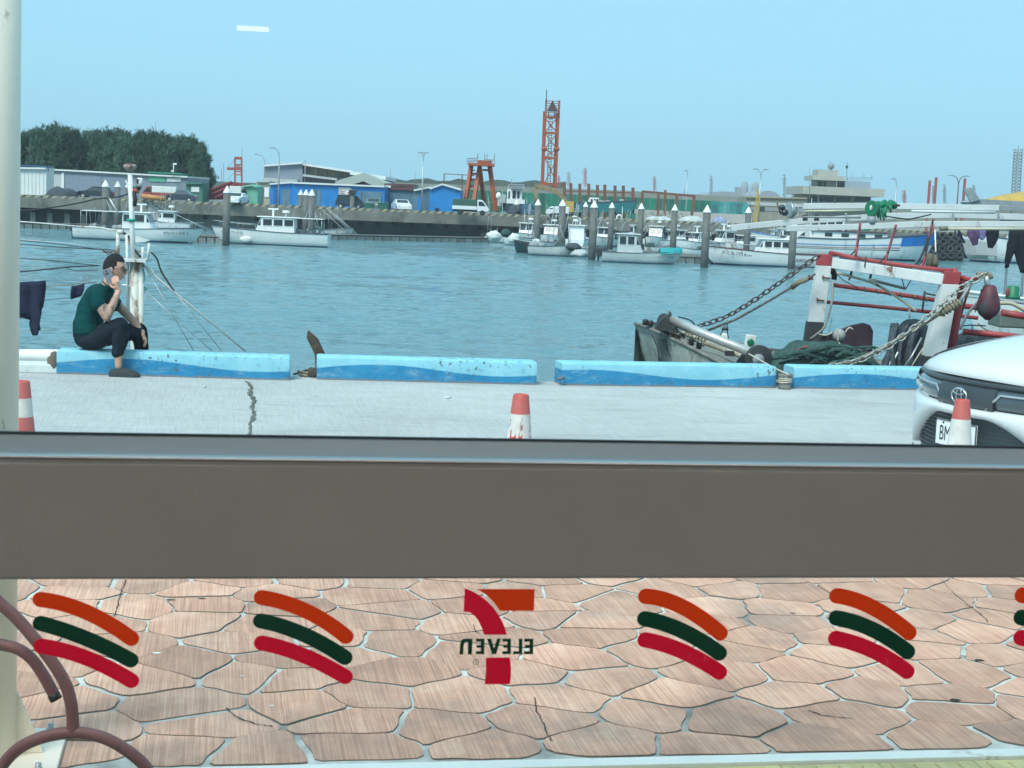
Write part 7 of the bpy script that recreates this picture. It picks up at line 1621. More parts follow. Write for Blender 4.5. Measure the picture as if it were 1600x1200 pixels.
cbox(1263, 1365, 305, 345, M_tiled, 'ground_storey', 2, 12); cbox(1252, 1379, 293, 305.5, M_tile, 'overhang', -1.2, 17); cbox(1280, 1311, 281, 294, M_tiled, 'turret', 3, 5); cbox(1271, 1321, 274.5, 281.5, M_tile, 'turret_gallery', 1.8, 8); cbox(1281, 1312, 264.5, 275, M_tile, 'turret_top', 3, 5)
cbox(1323, 1363, 283, 294, mat('blue_grey_box', (.28, .33, .40), .6), 'rooftop_room', 2, 7)
for (x0, x1) in ((1282, 1289), (1291, 1295)): cbox(x0, x1, 283, 292, M_glassd, 'window', 2.95, .1)
for (a0, n, w_) in ((1267, 3, 6), (1286, 4, 4.2), (1311, 5, 3.6), (1340, 5, 4.0)):
    for i in range(n): wo = cbox(a0 + i * (w_ + .9), a0 + i * (w_ + .9) + w_, 308, 315.5, M_glassd, 'window', 1.9, .15); cbox(a0 + i * (w_ + .9) - .2, a0 + i * (w_ + .9) + w_ + .2, 315.5, 316.3, M_roofw, 'sill', 1.8, .2, wo)
mb = MB(); c_ = at(1298.5, 259.5, Yc + 5); mb.ball(c_, .56, 14, 10); mb.build('dome', M_silver, cb); mb = MB(); mb.lathe([(.2, 0), (.2, .8)], c_ - Vector((0, 0, 1)), 8); mb.build('dome_stand', M_silver, cb)
def cb2(a, b, w_, nm, m=M_alu): mb = MB(); mb.bar(at(*a, Yc + 2), at(*b, Yc + 2), w_); mb.build(nm, m, cb)
for i in range(9): cb2((1324 + i * 4.8, 283), (1324 + i * 4.8, 277), .08, 'railing_post')
cb2((1323, 277.5), (1363, 277.8), .08, 'handrail'); cb2((1323, 280.3), (1363, 280.6), .07, 'handrail'); cb2((1324, 254), (1322, 293), .14, 'flagpole'); cb2((1323.6, 259), (1322.8, 263), .3, 'flag', M_dark); cb2((1296.5, 251), (1297, 258), .08, 'aerial')
for (x, y) in ((1332, 271), (1350, 271), (1362, 273), (1257, 291), (1374, 292)): cb2((x, y), (x, y + 7), .08, 'aerial')
for (x, y0, y1) in ((1265, 262, 300), (1282, 280, 315)): pass
# distant ship masts with cross arms (each a lattice mast)
def ship_mast(px, pyt, pyb, Y, m, label, n=6, w_=4.0, hull_=True):
    r = thing('ship_mast', label, 'ship mast', (at(px, pyb, Y).x, Y, min(at(px, pyb, Y).z, 0)))
    k = Y / FPX; mb = MB(); mb.bar(at(px, pyt, Y), at(px, pyb, Y), 1.3 * k); mb.bar(at(px + 1.5, pyt + 4, Y), at(px + 2.4, pyb, Y), .7 * k); mb.bar(at(px - 1.4, pyt + 6, Y), at(px - 2, pyb, Y), .7 * k); mb.build('column', m, r)
    random.seed(int(px))
    for i in range(n):
        y = pyt + 2.5 + (pyb - pyt - 4) * i / n; ww = w_ * random.uniform(.5, 1.25); mb = MB(); mb.bar(at(px - ww, y, Y), at(px + ww * random.uniform(.4, 1), y, Y), .7 * k); mb.box(at(px - ww, y - .8, Y), (1.3 * k, 1.3 * k, 1.5 * k)); mb.build('crosstree', m, r)
M_farred = mat('far_red_steel', (.34, .10, .09), .7); M_fargrey = mat('far_grey_steel', (.22, .24, .25), .7)
for (px, t, b, m_, lb_, w_) in ((873.5, 274, 292, M_farred, 'small reddish ship mast just right of the orange tower', 1.6), (889, 268, 292, M_fargrey, 'grey ship mast second to the right of the orange tower', 3.5), (914.5, 262, 292, M_farred, 'red and white ship mast above the row of steel posts', 4.2),
                              (1023, 275, 300, M_farred, 'dark red ship mast above the rusty goal frame', 3), (1111.5, 274, 308, M_fargrey, 'grey ship mast left of the two hazy silos', 3.2), (1226, 272, 312, M_fargrey, 'tall grey ship mast right of the double streetlight', 3), (1239, 292, 312, M_fargrey, 'short grey ship mast beside the tall one', 1.8),
                              (1413.5, 297, 320, M_farred, 'stubby red ship mast above the green boom lamp\'s right', 4), (1458.5, 290, 318, M_fargrey, 'thin grey ship mast between two rusty poles', 1.6), (1476, 288, 318, M_fargrey, 'grey ship mast right of the two rusty poles', 3), (1522, 289, 306, M_fargrey, 'small ship mast left of the yellow canopy', 2)):
    ship_mast(px, t, b, 480, m_, lb_, w_=w_)
for (x, y, w_, lb_) in ((1453, 282, 1.0, 'left'), (1463, 277, 1.2, 'right')):
    p = at(x, 340, 200); mb = MB(); mb.bar((p.x - .35, 200, 0), at(x + (1463 - x) * 0, y, 200), .28); solo(mb, 'rusty_pole', M_farred, 'tall rusty pole above the booms, %s one of the pair' % lb_, 'pole')
p = at(1507, 340, 200); mb = MB(); mb.bar((p.x - .35, 200, 0), at(1508, 279, 200), .28); solo(mb, 'rusty_pole', M_farred, 'tall rusty pole right of the double streetlight by the yellow canopy', 'pole')
# levee-top hazy shapes: silos and hangars
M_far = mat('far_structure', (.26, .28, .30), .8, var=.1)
def silo(px, w_, t, lb_):
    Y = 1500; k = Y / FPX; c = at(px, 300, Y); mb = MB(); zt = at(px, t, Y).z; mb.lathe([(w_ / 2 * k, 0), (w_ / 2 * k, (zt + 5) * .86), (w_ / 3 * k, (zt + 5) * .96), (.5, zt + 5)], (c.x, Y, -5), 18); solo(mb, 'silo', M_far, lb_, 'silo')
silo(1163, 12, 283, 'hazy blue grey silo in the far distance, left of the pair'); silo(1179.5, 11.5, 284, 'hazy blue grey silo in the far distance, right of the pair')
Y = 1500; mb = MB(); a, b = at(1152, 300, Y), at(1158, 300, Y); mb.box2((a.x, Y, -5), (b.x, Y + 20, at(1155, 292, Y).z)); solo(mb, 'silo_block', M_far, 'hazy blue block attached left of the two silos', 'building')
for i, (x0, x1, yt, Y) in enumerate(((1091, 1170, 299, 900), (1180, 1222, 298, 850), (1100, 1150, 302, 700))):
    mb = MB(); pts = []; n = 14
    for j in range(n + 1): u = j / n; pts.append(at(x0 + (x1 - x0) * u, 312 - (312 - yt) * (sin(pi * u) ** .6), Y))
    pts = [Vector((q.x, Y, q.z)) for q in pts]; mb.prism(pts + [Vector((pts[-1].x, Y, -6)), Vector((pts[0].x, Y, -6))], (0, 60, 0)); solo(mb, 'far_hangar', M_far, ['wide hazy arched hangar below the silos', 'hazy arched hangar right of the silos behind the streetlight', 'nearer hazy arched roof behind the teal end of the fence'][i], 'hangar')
# right edge lattice tower
Yl = 330; lt = thing('grey_lattice_tower', 'slim grey lattice tower at the right edge above the yellow canopy', 'tower', (at(1585, 320, Yl).x, Yl, 0))
L0, L1 = (1584.5, 238), (1579.5, 322); R0_, R1_ = (1597, 238), (1592, 322)
def lseg(a, b, w_, nm): mb = MB(); mb.bar(at(*a, Yl), at(*b, Yl), w_); mb.build(nm, M_fargrey, lt)
lseg(L0, L1, .22, 'leg'); lseg(R0_, R1_, .22, 'leg'); lseg((1590, 236), (1585, 322), .15, 'leg')
for i in range(17):
    t0, t1 = i / 17, (i + 1) / 17; la = (L0[0] + (L1[0] - L0[0]) * t0, 238 + 84 * t0); lb_ = (L0[0] + (L1[0] - L0[0]) * t1, 238 + 84 * t1); ra = (la[0] + 12.5, la[1] + .5); rb = (lb_[0] + 12.5, lb_[1] + .5)
    lseg(la, rb, .13, 'brace'); lseg(ra, lb_, .13, 'brace'); lseg(la, ra, .13, 'crosspiece')
for x in (1584, 1587, 1591, 1595, 1598): lseg((x, 238), (x + .3, 232 if x != 1591 else 227), .1, 'railing_post')
lseg((1583, 234), (1599, 234.5), .1, 'handrail')
# yellow canopied boat behind the booms
yc = thing('yellow_canopy_boat', 'boat with a dull yellow curved canopy and raised dark flap above the booms', 'boat', (at(1580, 330, 60).x, 60, WATER_Z))
mb = MB(); k = 60 / FPX; rows_ = []
for i in range(15):
    u = i / 14; x = 1530 + 130 * u; h = 303 + 16 * (1 - u) ** 2.5 - 1 * sin(u * 3); c_ = at(x, h, 60); rows_.append([c_ + Vector((0, -1.2, -.32)), c_ + Vector((0, -1.0, -.05)), c_ + Vector((0, 0, .12)), c_ + Vector((0, 1.0, -.05)), c_ + Vector((0, 1.2, -.32))])
mb.grid(rows_, True); mb.build('canopy', M_yel, yc)
mb = MB(); mb.prism([at(1505, 295, 58.6), at(1518, 293, 58.6), at(1532, 312, 58.6), at(1517, 316, 58.6)], (0, .1, 0)); mb.build('raised_flap', M_silver, yc)
mb = MB(); mb.prism([at(1517, 316, 58.7), at(1530, 311, 58.7), at(1660, 318, 58.7), at(1660, 330, 58.7), at(1530, 326, 58.7)], (0, 1.5, 0)); mb.build('coaming', M_silver, yc)
h, dk, gw = hull(11, 3, 1.6); 
for mb_, nm, m_ in ((h, 'hull', M_white2), (dk, 'deck', M_greyl), (gw, 'gunwale', M_white2)):
    mb_.v = [Vector((4.5 - v.x, v.y, v.z)) for v in mb_.v]; mb_.build(nm, m_, yc, world=False)
for s_ in ((-.5, -1), (5, -1), (-.5, 1), (5, 1)): mb = MB(); mb.tube([(s_[0] + .8, s_[1], 1.3), (s_[0] + .8, s_[1], 5.0)], .05, 6); mb.build('canopy_post', M_alu, yc, world=False)
# tyre fender curtain on the quay wall
ty = thing('tyre_fender_wall', 'dark raft hung with rows of old tyres against the far quay', 'fender', (at(1478, 402, 180).x, 180, WATER_Z))
a, b = at(1455, 400, 180.3), at(1506, 400, 180.3); mb = MB(); mb.prism([(a.x, 180.3, WATER_Z - .3), (b.x, 180.3, WATER_Z - .3), (b.x - .4, 180.3, .2), (a.x, 180.3, .25)], (0, 4, 0)); mb.build('backing', M_wall_d, ty)
tm = MB(); tm.torus((0, 0, 0), .30, .12, axis=(0, 1, 0), n=16, k=8); tme = tm.mesh('tyre', mat('old_tyre', (.055, .06, .06), .85, var=.3, rnd=.3))
for j in range(4):
    for i in range(4): o = bpy.data.objects.new('tyre', tme); COL.objects.link(o); o.parent = ty; q = at(1459 + i * 13 + (j % 2) * 1.5, 368 + j * 10.5, 180.1); o.location = q - ty.location
# nets under tarpaulins, lifebuoy, heaps along the quay edge
def qheap(x0, x1, pyt, pyb, m, label, seed, cat='net pile', Y=None):
    Y = Y or edgeY((x0 + x1) / 2) + 2.5; a, b = at(x0, pyb, Y), at(x1, pyb, Y); h = at((x0 + x1) / 2, pyt, Y).z; w_ = b.x - a.x
    mb = MB(); mb.ball((0, 0, 0), (w_ / 2, 1.6, h), 18, 9, lambda q: Vector((q.x, q.y, max(q.z, 0) ** .7 if q.z > 0 else 0)) * (1 + .22 * mn.noise(q * 2.6 + Vector((seed, seed, 0))))); o = solo(mb, 'covered_heap', m, label, cat, loc=(0, 0, 0)); o.location = ((a.x + b.x) / 2, Y, 0)
M_tarp = mat('pale_tarpaulin', (.46, .49, .48), .7, var=.3, scale=1.2, bump=.8, bscale=3)
qheap(1008, 1050, 338, 345, M_tarp, 'pale tarpaulin covered heap on the quay between the two tall piles', 1); qheap(1060, 1102, 337.5, 347, M_tarp, 'rounded white tarpaulin heap left of the thick pile', 3)
qheap(1112, 1136, 339, 350, mat('blue_white_tarp', (.25, .29, .44), .7, var=.6, scale=1.5), 'blue and white cloth heap right of the thick pile', 5); qheap(811, 838, 317.5, 336, mat('blue_net', (.03, .08, .13), .9, var=.4), 'dark blue mesh dome between two piles on the quay', 8)
qheap(72, 122, 293, 305, M_netg, 'jumble of dark nets and crates on the quay left of the dark van', 12); qheap(793, 812, 320, 334, M_netg, 'dark net heap right of the truck with the green cover', 14)
mb = MB(); c_ = at(967.5, 340, edgeY(967) - .1); mb.torus(c_, .30, .10, axis=(0, 1, 0), n=18, k=8); solo(mb, 'lifebuoy', M_cap, 'white lifebuoy hung at the quay edge', 'lifebuoy')
# wheelhouse and teal boats standing on the quay
wh = thing('wheelhouse_boat', 'boat standing on the quay with a white wheelhouse and dark windows', 'boat', (at(808, 335, 200).x, 200, 0))
def wb(x0, x1, y0, y1, m, nm, d=0, dep=2.5):
    a, b = at(x0, y1, 200 + d), at(x1, y0, 200 + d); mb = MB(); mb.box2((a.x, 200 + d, a.z), (b.x, 200 + d + dep, b.z)); mb.build(nm, m, wh)
wb(791, 820, 312, 319, M_white, 'bulwark'); wb(792, 816, 296, 312, M_white, 'wheelhouse', .3, 2); wb(794, 797, 299, 311, M_glassd, 'window', .25, .1); wb(800.5, 806, 298, 310, M_glassd, 'window', .25, .1); wb(808, 812, 299, 310, M_glassd, 'window', .25, .1); wb(798, 819, 291, 295, M_silver, 'awning', -.2, 2.6); wb(777, 790, 304, 322, M_greyl, 'winch_housing', 0, 2); wb(783, 822, 319, 330, mat('dark_blue_hull', (.03, .06, .09), .6), 'hull', 0, 3)
for (a, b) in (((794, 288.5), (818.5, 288.5)), ((794, 288.5), (794, 296)), ((818.5, 288.5), (818.5, 296)), ((799.5, 279), (799.5, 289)), ((785, 296), (785, 330)), ((787, 330), (787, 350)), ((822, 309), (824, 320)), ((785, 330), (768, 352)), ((787, 330), (773, 352)), ((789, 330), (780, 352))): mb = MB(); mb.bar(at(*a, 199), at(*b, 199), .11); mb.build('rigging_pole', M_alu, wh)
mb = MB(); mb.ball(at(779, 306, 199), (.35, .35, .45), 8, 6); mb.build('white_buoy', M_cap, wh)
tb_ = thing('teal_hull_boat', 'teal and dark hulled boat laid up on the quay behind the steel posts', 'boat', (at(940, 335, 203).x, 203, 0))
mb = MB(); mb.prism([at(893, 320, 203), at(994, 316, 203), at(988, 331, 203), at(905, 331, 203)], (0, 2.5, 0)); mb.build('hull', mat('dark_teal_paint', (.012, .15, .16), .6, var=.3, scale=.6), tb_); mb = MB(); mb.prism([at(893, 316.5, 203.1), at(994, 313, 203.1), at(994, 318, 203.1), at(893, 322, 203.1)], (0, 2.6, 0)); mb.build('bulwark', MATS['dark_blue_hull'], tb_)
mb = MB(); a, b = at(921, 318, 203.3), at(936, 309, 203.3); mb.box2((a.x, 203.3, a.z), (b.x, 205, b.z)); mb.build('deckhouse', M_white, tb_)
for x in (923, 928, 932): mb = MB(); a, b = at(x, 315, 203.2), at(x + 3, 311, 203.2); mb.box2((a.x, 203.2, a.z), (b.x, 203.35, b.z)); mb.build('window', M_glassd, tb_)
random.seed(31)
for k in range(9): mb = MB(); q = at(915 + k * 7, 318 - (k % 3), 203.5); mb.box(q, (.5, .5, random.uniform(.4, .9))); mb.build('deck_fitting', random.choice([M_white2, M_silver, M_greyl]), tb_)
mb = MB(); a, b = at(985, 334, 200), at(993, 345, 200); mb.box2((a.x, 200, 0), (b.x, 201.2, a.z + .1)); mb.build if False else solo(mb, 'electric_box', M_green, 'dark green utility box on the quay left of the tall pile', 'utility box')
# excavator
ex = thing('excavator', 'yellow excavator with its bent arm raised behind the piles', 'excavator', (at(885, 338, 199).x, 199, 0))
mb = MB(); pl = [(836, 290), (842, 288), (860, 292), (874, 299), (884, 309), (886, 315), (880, 314), (870, 305), (857, 298), (842, 296)]
mb.prism([at(x, y, 199) for x, y in pl], (0, .5, 0)); mb.build('boom_arm', mat('dull_ochre_paint', (.27, .20, .11), .7, var=.3, scale=1, rust=.3), ex, bevel=.04); mb = MB(); mb.prism([at(836, 287, 199.1), at(840, 289, 199.1), at(840.5, 312, 199.1), at(836, 312, 199.1), at(833.5, 300, 199.1)], (0, .35, 0)); mb.build('dipper', MATS['dull_ochre_paint'], ex, bevel=.04)
mb = MB(); mb.prism([at(836, 311, 199), at(841, 311, 199), at(842, 320, 199), at(835, 322, 199)], (0, .7, 0)); mb.build('bucket', M_rust, ex); mb = MB(); a, b = at(876, 332, 199), at(897, 315, 199); mb.box2((a.x, 199, .75), (b.x, 201.2, b.z)); mb.build('cab_house', M_yel, ex, bevel=.05)
mb = MB(); a = at(876, 338, 199); b = at(899, 330, 199)
mb.box2((a.x, 198.9, 0.0), (b.x, 201.4, .74)); mb.build('tracks', M_dark, ex, bevel=.15)
frame('yellow_crane_jib', 'narrow yellow lattice crane jib beside the double streetlight', 'crane', 190, [((1184.5, 295), (1177.5, 343), 'jib_chord', .16), ((1187, 304), (1182, 345), 'jib_chord', .16)] + [((1184 - i * 1.1, 299 + i * 7), (1186 - i * .8, 303 + i * 7), 'jib_lace', .1) for i in range(6)] + [((1177.5, 345), (1183, 345), 'jib_foot', .6)], M_yel, .3)
# bins
def bin_(px0, px1, pyt, pyb, lab):
    Y = edgeY(px0) + 2.2; a, b = at(px0, pyb, Y), at(px1, pyb, Y); w_ = b.x - a.x; h = at(px0, pyt, Y).z - at(px0, pyb, Y).z
    r = thing('waste_bin', lab, 'waste bin', ((a.x + b.x) / 2, Y, 0), 0, 'green waste containers'); mb = MB(); mb.prism([(-w_ * .42, -.5, .12), (w_ * .42, -.5, .12), (w_ * .5, -.5, h * .85), (-w_ * .5, -.5, h * .85)], (0, 1, 0)); mb.build('bin_body', mat('bin_green', (.015, .11, .085), .6), r, world=False, bevel=.04)
    mb = MB(); mb.box((0, 0, h * .9), (w_ * 1.06, 1.1, .14)); mb.build('lid', mat('bin_lid', (.03, .14, .12), .5), r, world=False, bevel=.04)
    for s_ in (-1, 1): mb = MB(); mb.tube([(s_ * w_ * .38, -.45, .08), (s_ * w_ * .38, -.38, .08)], .08, 8); mb.build('caster', M_dark, r, world=False)
bin_(569, 584, 314.5, 327, 'green wheeled waste container right of the dark car'); bin_(590.5, 606.5, 317, 331, 'larger green wheeled waste container left of the white car')
# ---- cars, van and truck
def car(px0, px1, pyb, label, col, rz=0, kind='sedan', Y=None, name='parked_car', cat='car', hgt=None):
    mx = (px0 + px1) / 2; Y = Y or edgeY(mx) + 4; c = at(mx, pyb, Y); L_ = (px1 - px0) * Y / FPX; H = hgt or {'sedan': 1.45, 'suv': 1.75, 'hatch': 1.5}[kind]; W_ = 1.75
    if abs(sin(rz)) > .7: L_ = 4.3
    r = thing(name, label, cat, (c.x, Y, 0), rz, 'cars parked on the far quay')
    h = L_ / 2
    side = {'sedan': [(-h, .35), (-h, .75), (-h + .1, .95), (-h * .62, 1.02), (-h * .38, H), (h * .12, H), (h * .45, 1.0), (h * .9, .88), (h, .7), (h, .35)],
            'suv': [(-h, .4), (-h, 1.0), (-h * .93, 1.15), (-h * .84, H), (h * .22, H), (h * .5, 1.15), (h * .92, 1.02), (h, .8), (h, .4)],
            'hatch': [(-h, .38), (-h, .95), (-h * .75, H), (h * .1, H), (h * .45, 1.02), (h * .9, .9), (h, .7), (h, .38)]}[kind]
    P0 = []
    for t in (-1, -.9, .9, 1):
        f = 1 if abs(t) < .95 else .985
        P0.append([Vector((x * f, t * W_ / 2 * (1 if z < 1.05 else .86), z if abs(t) < .95 or z < 1.1 else z - .06)) for x, z in side])
    mb = MB(); mb.grid(P0, False); n = len(side); mb.add(P0[0], [tuple(range(n))]); mb.add(P0[-1], [tuple(range(n))]); mb.add([P0[0][0], P0[-1][0], P0[-1][-1], P0[0][-1]], [(0, 1, 2, 3)])
    mb.build('body', col, r, world=False, bevel=.04)
    zz = 1.06
    top = [p for p in side if p[1] > 1.1]; a0, b0 = top[0], top[-1]; pa = side[side.index(a0) - 1]; pb_ = side[side.index(b0) + 1]
    for s_ in (-1, 1):
        y_ = s_ * W_ / 2 * .905; xa = pa[0] + (a0[0] - pa[0]) * .25 + .1; xb = pb_[0] - (pb_[0] - b0[0]) * .25 - .15; xm = (a0[0] + b0[0]) / 2
        for (u0, u1, v0, v1) in ((xa, xm - .04, a0[0] + .12, xm - .04), (xm + .04, xb, xm + .04, b0[0] - .08)):
            g = MB(); g.prism([(u0, y_, zz + .03), (u1, y_, zz + .03), (v1, y_ * .965, H - .12), (v0, y_ * .965, H - .12)], (0, s_ * .02, 0)); g.build('side_window', M_glassd, r, world=False)
    for (pp, qq, nm) in ((pa, a0, 'rear_window'), (pb_, b0, 'windscreen')):
        p_ = Vector((pp[0], 0, pp[1])); q_ = Vector((qq[0], 0, qq[1])); d = (q_ - p_); n_ = Vector((d.z, 0, -d.x)).normalized() * (.02 if qq is b0 else -.02); g = MB()
        g.add([p_.lerp(q_, .15) + n_ + Vector((0, -W_ * .40, 0)), p_.lerp(q_, .15) + n_ + Vector((0, W_ * .40, 0)), p_.lerp(q_, .88) + n_ + Vector((0, W_ * .36, 0)), p_.lerp(q_, .88) + n_ + Vector((0, -W_ * .36, 0))], [(0, 1, 2, 3)]); g.build(nm, M_glassd, r, world=False)
    for sx_ in (-.62, .62):
        for s_ in (-1, 1):
            g = MB(); g.lathe([(.31, 0), (.33, .04), (.33, .18), (.31, .22)], (sx_ * h, s_ * (W_ / 2 - .1) - .11, .33), 16, axis=(0, 1, 0)); wo = g.build('wheel', M_dark, r, world=False)
            g = MB(); g.lathe([(.18, 0), (.19, .02), (.05, .03)], (sx_ * h, s_ * (W_ / 2 + .015), .33), 12, axis=(0, s_, 0)); g.build('rim', M_alu, wo, world=False)
    for s_ in (-1, 1):
        g = MB(); g.box((h * .985, s_ * W_ * .36, .72), (.1, .32, .14)); g.build('headlight', mat('headlight_glass', (.6, .62, .62), .15, var=.05), r, world=False, bevel=.02)
        g = MB(); g.box((-h * .99, s_ * W_ * .38, .8), (.08, .25, .16)); g.build('tail_light', M_red, r, world=False)
    return r
PC = lambda n, c: mat(n, c, .25, var=.04, coat=.6)
car(122, 178, 308, 'dark estate car parked in front of the long grey shed', PC('car_black', (.02, .025, .035)), pi, 'hatch')
car(258, 307, 314, 'dark blue grey saloon car right of the white box truck', PC('car_dark_blue', (.035, .05, .075)), pi, 'sedan')
car(525, 569, 328, 'dark blue off-roader parked under the hardware sign', PC('car_navy', (.02, .035, .06)), 0, 'suv')
car(574, 594, 322, 'grey green car half hidden behind the waste containers', PC('car_grey_green', (.16, .20, .19)), -pi / 2, 'sedan', Y=193)
car(614, 640, 328, 'white saloon seen head on right of the waste containers', PC('car_white', (.72, .73, .73)), -pi / 2 + .25, 'sedan')
car(362, 379, 321, 'white saloon seen head on in front of the box van', PC('car_white', (0, 0, 0)), -pi / 2 - .15, 'sedan', Y=184)
def boxtruck(px0, px1, pyt, pyb, label, boxm, Y=None, cabside=1, cabm=None, boxfrac=.68, name='truck', lower=None, nose=True):
    mx = (px0 + px1) / 2; Y = Y or edgeY(mx) + 3; a, b = at(px0, pyb, Y), at(px1, pyb, Y); L_ = b.x - a.x; H = at(mx, pyt, Y).z
    r = thing(name, label, 'truck', (mx and (a.x + b.x) / 2, Y, 0), 0 if cabside > 0 else pi); cabm = cabm or PC('car_white', (0, 0, 0)); xb = -L_ / 2 + L_ * boxfrac
    mb = MB(); mb.box2((-L_ / 2, -.85, 1.05), (xb, .85, H)); mb.build('cargo_cover', boxm, r, world=False, bevel=.05)
    mb = MB(); mb.box2((-L_ / 2 - .03, -.9, .62), (xb + .02, .9, 1.04)); mb.build('load_bed', lower or cabm, r, world=False, bevel=.03)
    mb = MB(); mb.box2((-L_ / 2, -.5, .40), (L_ / 2 - .2, .5, .61)); mb.build('chassis', M_dark, r, world=False)
    hc = min(H, 1.95); x0 = xb + .06; x1 = L_ / 2; side = [(x0, .45), (x1 - .05, .45), (x1, .75), (x1 - .15, 1.0), (x0 + (x1 - x0) * .42, hc - .05), (x0 + .1, hc), (x0, hc - .1)]
    mb = MB(); mb.prism([(x, -.85, z) for x, z in side], (0, 1.7, 0)); mb.build('cab', cabm, r, world=False, bevel=.08)
    for s_ in (-1, 1):
        g = MB(); y_ = s_ * .86; g.prism([(x0 + .15, y_, 1.1), (x0 + (x1 - x0) * .75, y_, 1.1), (x0 + (x1 - x0) * .40, y_, hc - .2), (x0 + .15, y_, hc - .2)], (0, s_ * .01, 0)); g.build('side_window', M_glassd, r, world=False)
        for xx in (-L_ * .28, x1 - .75):
            g = MB(); g.lathe([(.29, 0), (.31, .04), (.31, .2), (.29, .24)], (xx, s_ * .78 - .12, .31), 14, axis=(0, 1, 0)); g.build('wheel', M_dark, r, world=False)
    g = MB(); p_ = Vector((x1 - .13, 0, 1.02)); q_ = Vector((x0 + (x1 - x0) * .44, 0, hc - .07)); g.add([p_ + Vector((.02, -.7, .02)), p_ + Vector((.02, .7, .02)), q_ + Vector((.04, .65, 0)), q_ + Vector((.04, -.65, 0))], [(0, 1, 2, 3)]); g.build('windscreen', M_glassd, r, world=False)
    return r
boxtruck(707, 764, 311.5, 334, 'small white truck with a dark green covered bed left of the wheelhouse', mat('truck_green', (.04, .11, .085), .7, var=.15), Y=186, boxfrac=.66)
boxtruck(223, 277, 291, 307, 'truck with a white cargo box and dull red cab before the long shed', M_roofw, Y=198, cabside=-1, cabm=mat('dull_red_cab', (.30, .06, .06), .5), boxfrac=.70)
boxtruck(852, 888, 322.5, 343, 'white van cab half hidden by a thick pile behind the moored boats', PC('car_white', (0, 0, 0)), Y=189, cabside=-1, boxfrac=.62)
boxtruck(360, 380, 291, 322, 'tall white box van behind the pile standing alone', M_roofw, Y=189, cabside=1, boxfrac=.9)
mb = MB(); mb.tube([at(221, 306.5, 180), at(259, 311, 180)], .28, 12); o = solo(mb, 'orange_pipe', mat('orange_pipe_paint', (.50, .22, .07), .6), 'thick orange pipe lying on the quay below the red cab truck', 'pipe')
# ---- streetlights
def streetlight(px, pyt, arms, Y, label, m=M_alu):
    c = at(px, 330, Y); zt = at(px, pyt, Y).z; r = thing('streetlight', label, 'streetlight', (at(px, pyt + 8, Y).x, Y, 0), 0, 'streetlights'); mb = MB(); mb.tube([(0, 0, 0), (0, 0, zt - .9)], [.11, .07], 8); mb.build('pole', m, r, world=False)
    k = Y / FPX
    for s_ in arms:
        L_ = s_ * k; pts = spline([Vector((0, 0, zt - 1.0)), Vector((L_ * .15, 0, zt - .35)), Vector((L_ * .5, 0, zt)), Vector((L_, 0, zt + .12))], 4); mb = MB(); mb.tube(pts, .05, 6); mb.build('arm', m, r, world=False)
        mb = MB(); mb.box((L_ * 1.05, 0, zt + .1), (.6, .22, .12)); mb.build('lamp_head', M_silver, r, world=False)
streetlight(436.8, 233, (-11,), 186, 'tall streetlight with one curved arm in front of the warehouse', M_silver)
streetlight(413.5, 243, (-12,), 235, 'shorter single armed streetlight behind the warehouse corner', M_silver)
streetlight(661.5, 240, (-4, 4), 195, 'streetlight with two short arms behind the corrugated shed')
streetlight(1074.5, 268, (-3,), 240, 'thin streetlight above the rusty goal frame')
streetlight(1189, 266, (-8, 7), 192, 'double armed streetlight beside the yellow crane jib')
streetlight(1401, 281, (-5,), 210, 'single armed streetlight right of the control building')
streetlight(1498, 276, (-12, 12), 200, 'rusty double armed streetlight left of the yellow canopy', M_rust)
for (x, t, b, Y, lb_) in ((610, 263, 290, 260, 'thin aerial pole above the dark roofed shed'), (649.5, 268, 290, 260, 'thin aerial pole above the corrugated shed'), (1172, 288, 325, 200, 'thin dark pole left of the yellow crane jib'), (477, 250, 254, 221, 'short aerial on the warehouse roof'), (243, 190, 215, 260, 'thin aerial above the dark trees'), (1265, 262, 318, 195, 'thin white whip aerial left of the turret'), (1069, 292, 306, 260, 'small aerial left of the thin streetlight')):
    mb = MB(); mb.tube([at(x, b, Y), at(x, t, Y)], .05, 5); p = at(x, b, Y); mb.tube([(p.x, p.y, 0), p], .06, 5); solo(mb, 'aerial_pole', M_silver, lb_, 'aerial')
c_ = at(271, 276, 204); cl_ = thing('security_camera_pole', 'short white pole with a camera and lamp on the long shed roof', 'camera pole', (c_.x, 204, c_.z)); mb = MB(); mb.tube([(0, 0, 0), (0, 0, 1.6)], .07, 6); mb.build('pole', M_white2, cl_, world=False); mb = MB(); mb.box((.15, 0, 1.6), (.45, .2, .2)); mb.box((-.15, 0, .7), (.25, .2, .2)); mb.build('camera', M_cap, cl_, world=False)
# stairs down the quay at the left
st_ = thing('quay_steps', 'concrete steps going down the quay wall behind the first boat', 'steps', E(245, -1.5, -1.2))
for i in range(9):
    a = E(232 + i * 5.2, 0, -1.3); mb = MB(); mb.box2((a.x, a.y, -2.4), (a.x + .40, a.y + 1.25, .0 - i * .26)); mb.build('step', M_concl, st_)
for i in range(0, 9, 2): a = E(233 + i * 5.2, 0, -1.3); mb = MB(); mb.tube([(a.x, a.y, -i * .26), (a.x, a.y, .9 - i * .26)], .03, 5); mb.build('railing_post', M_alu, st_)
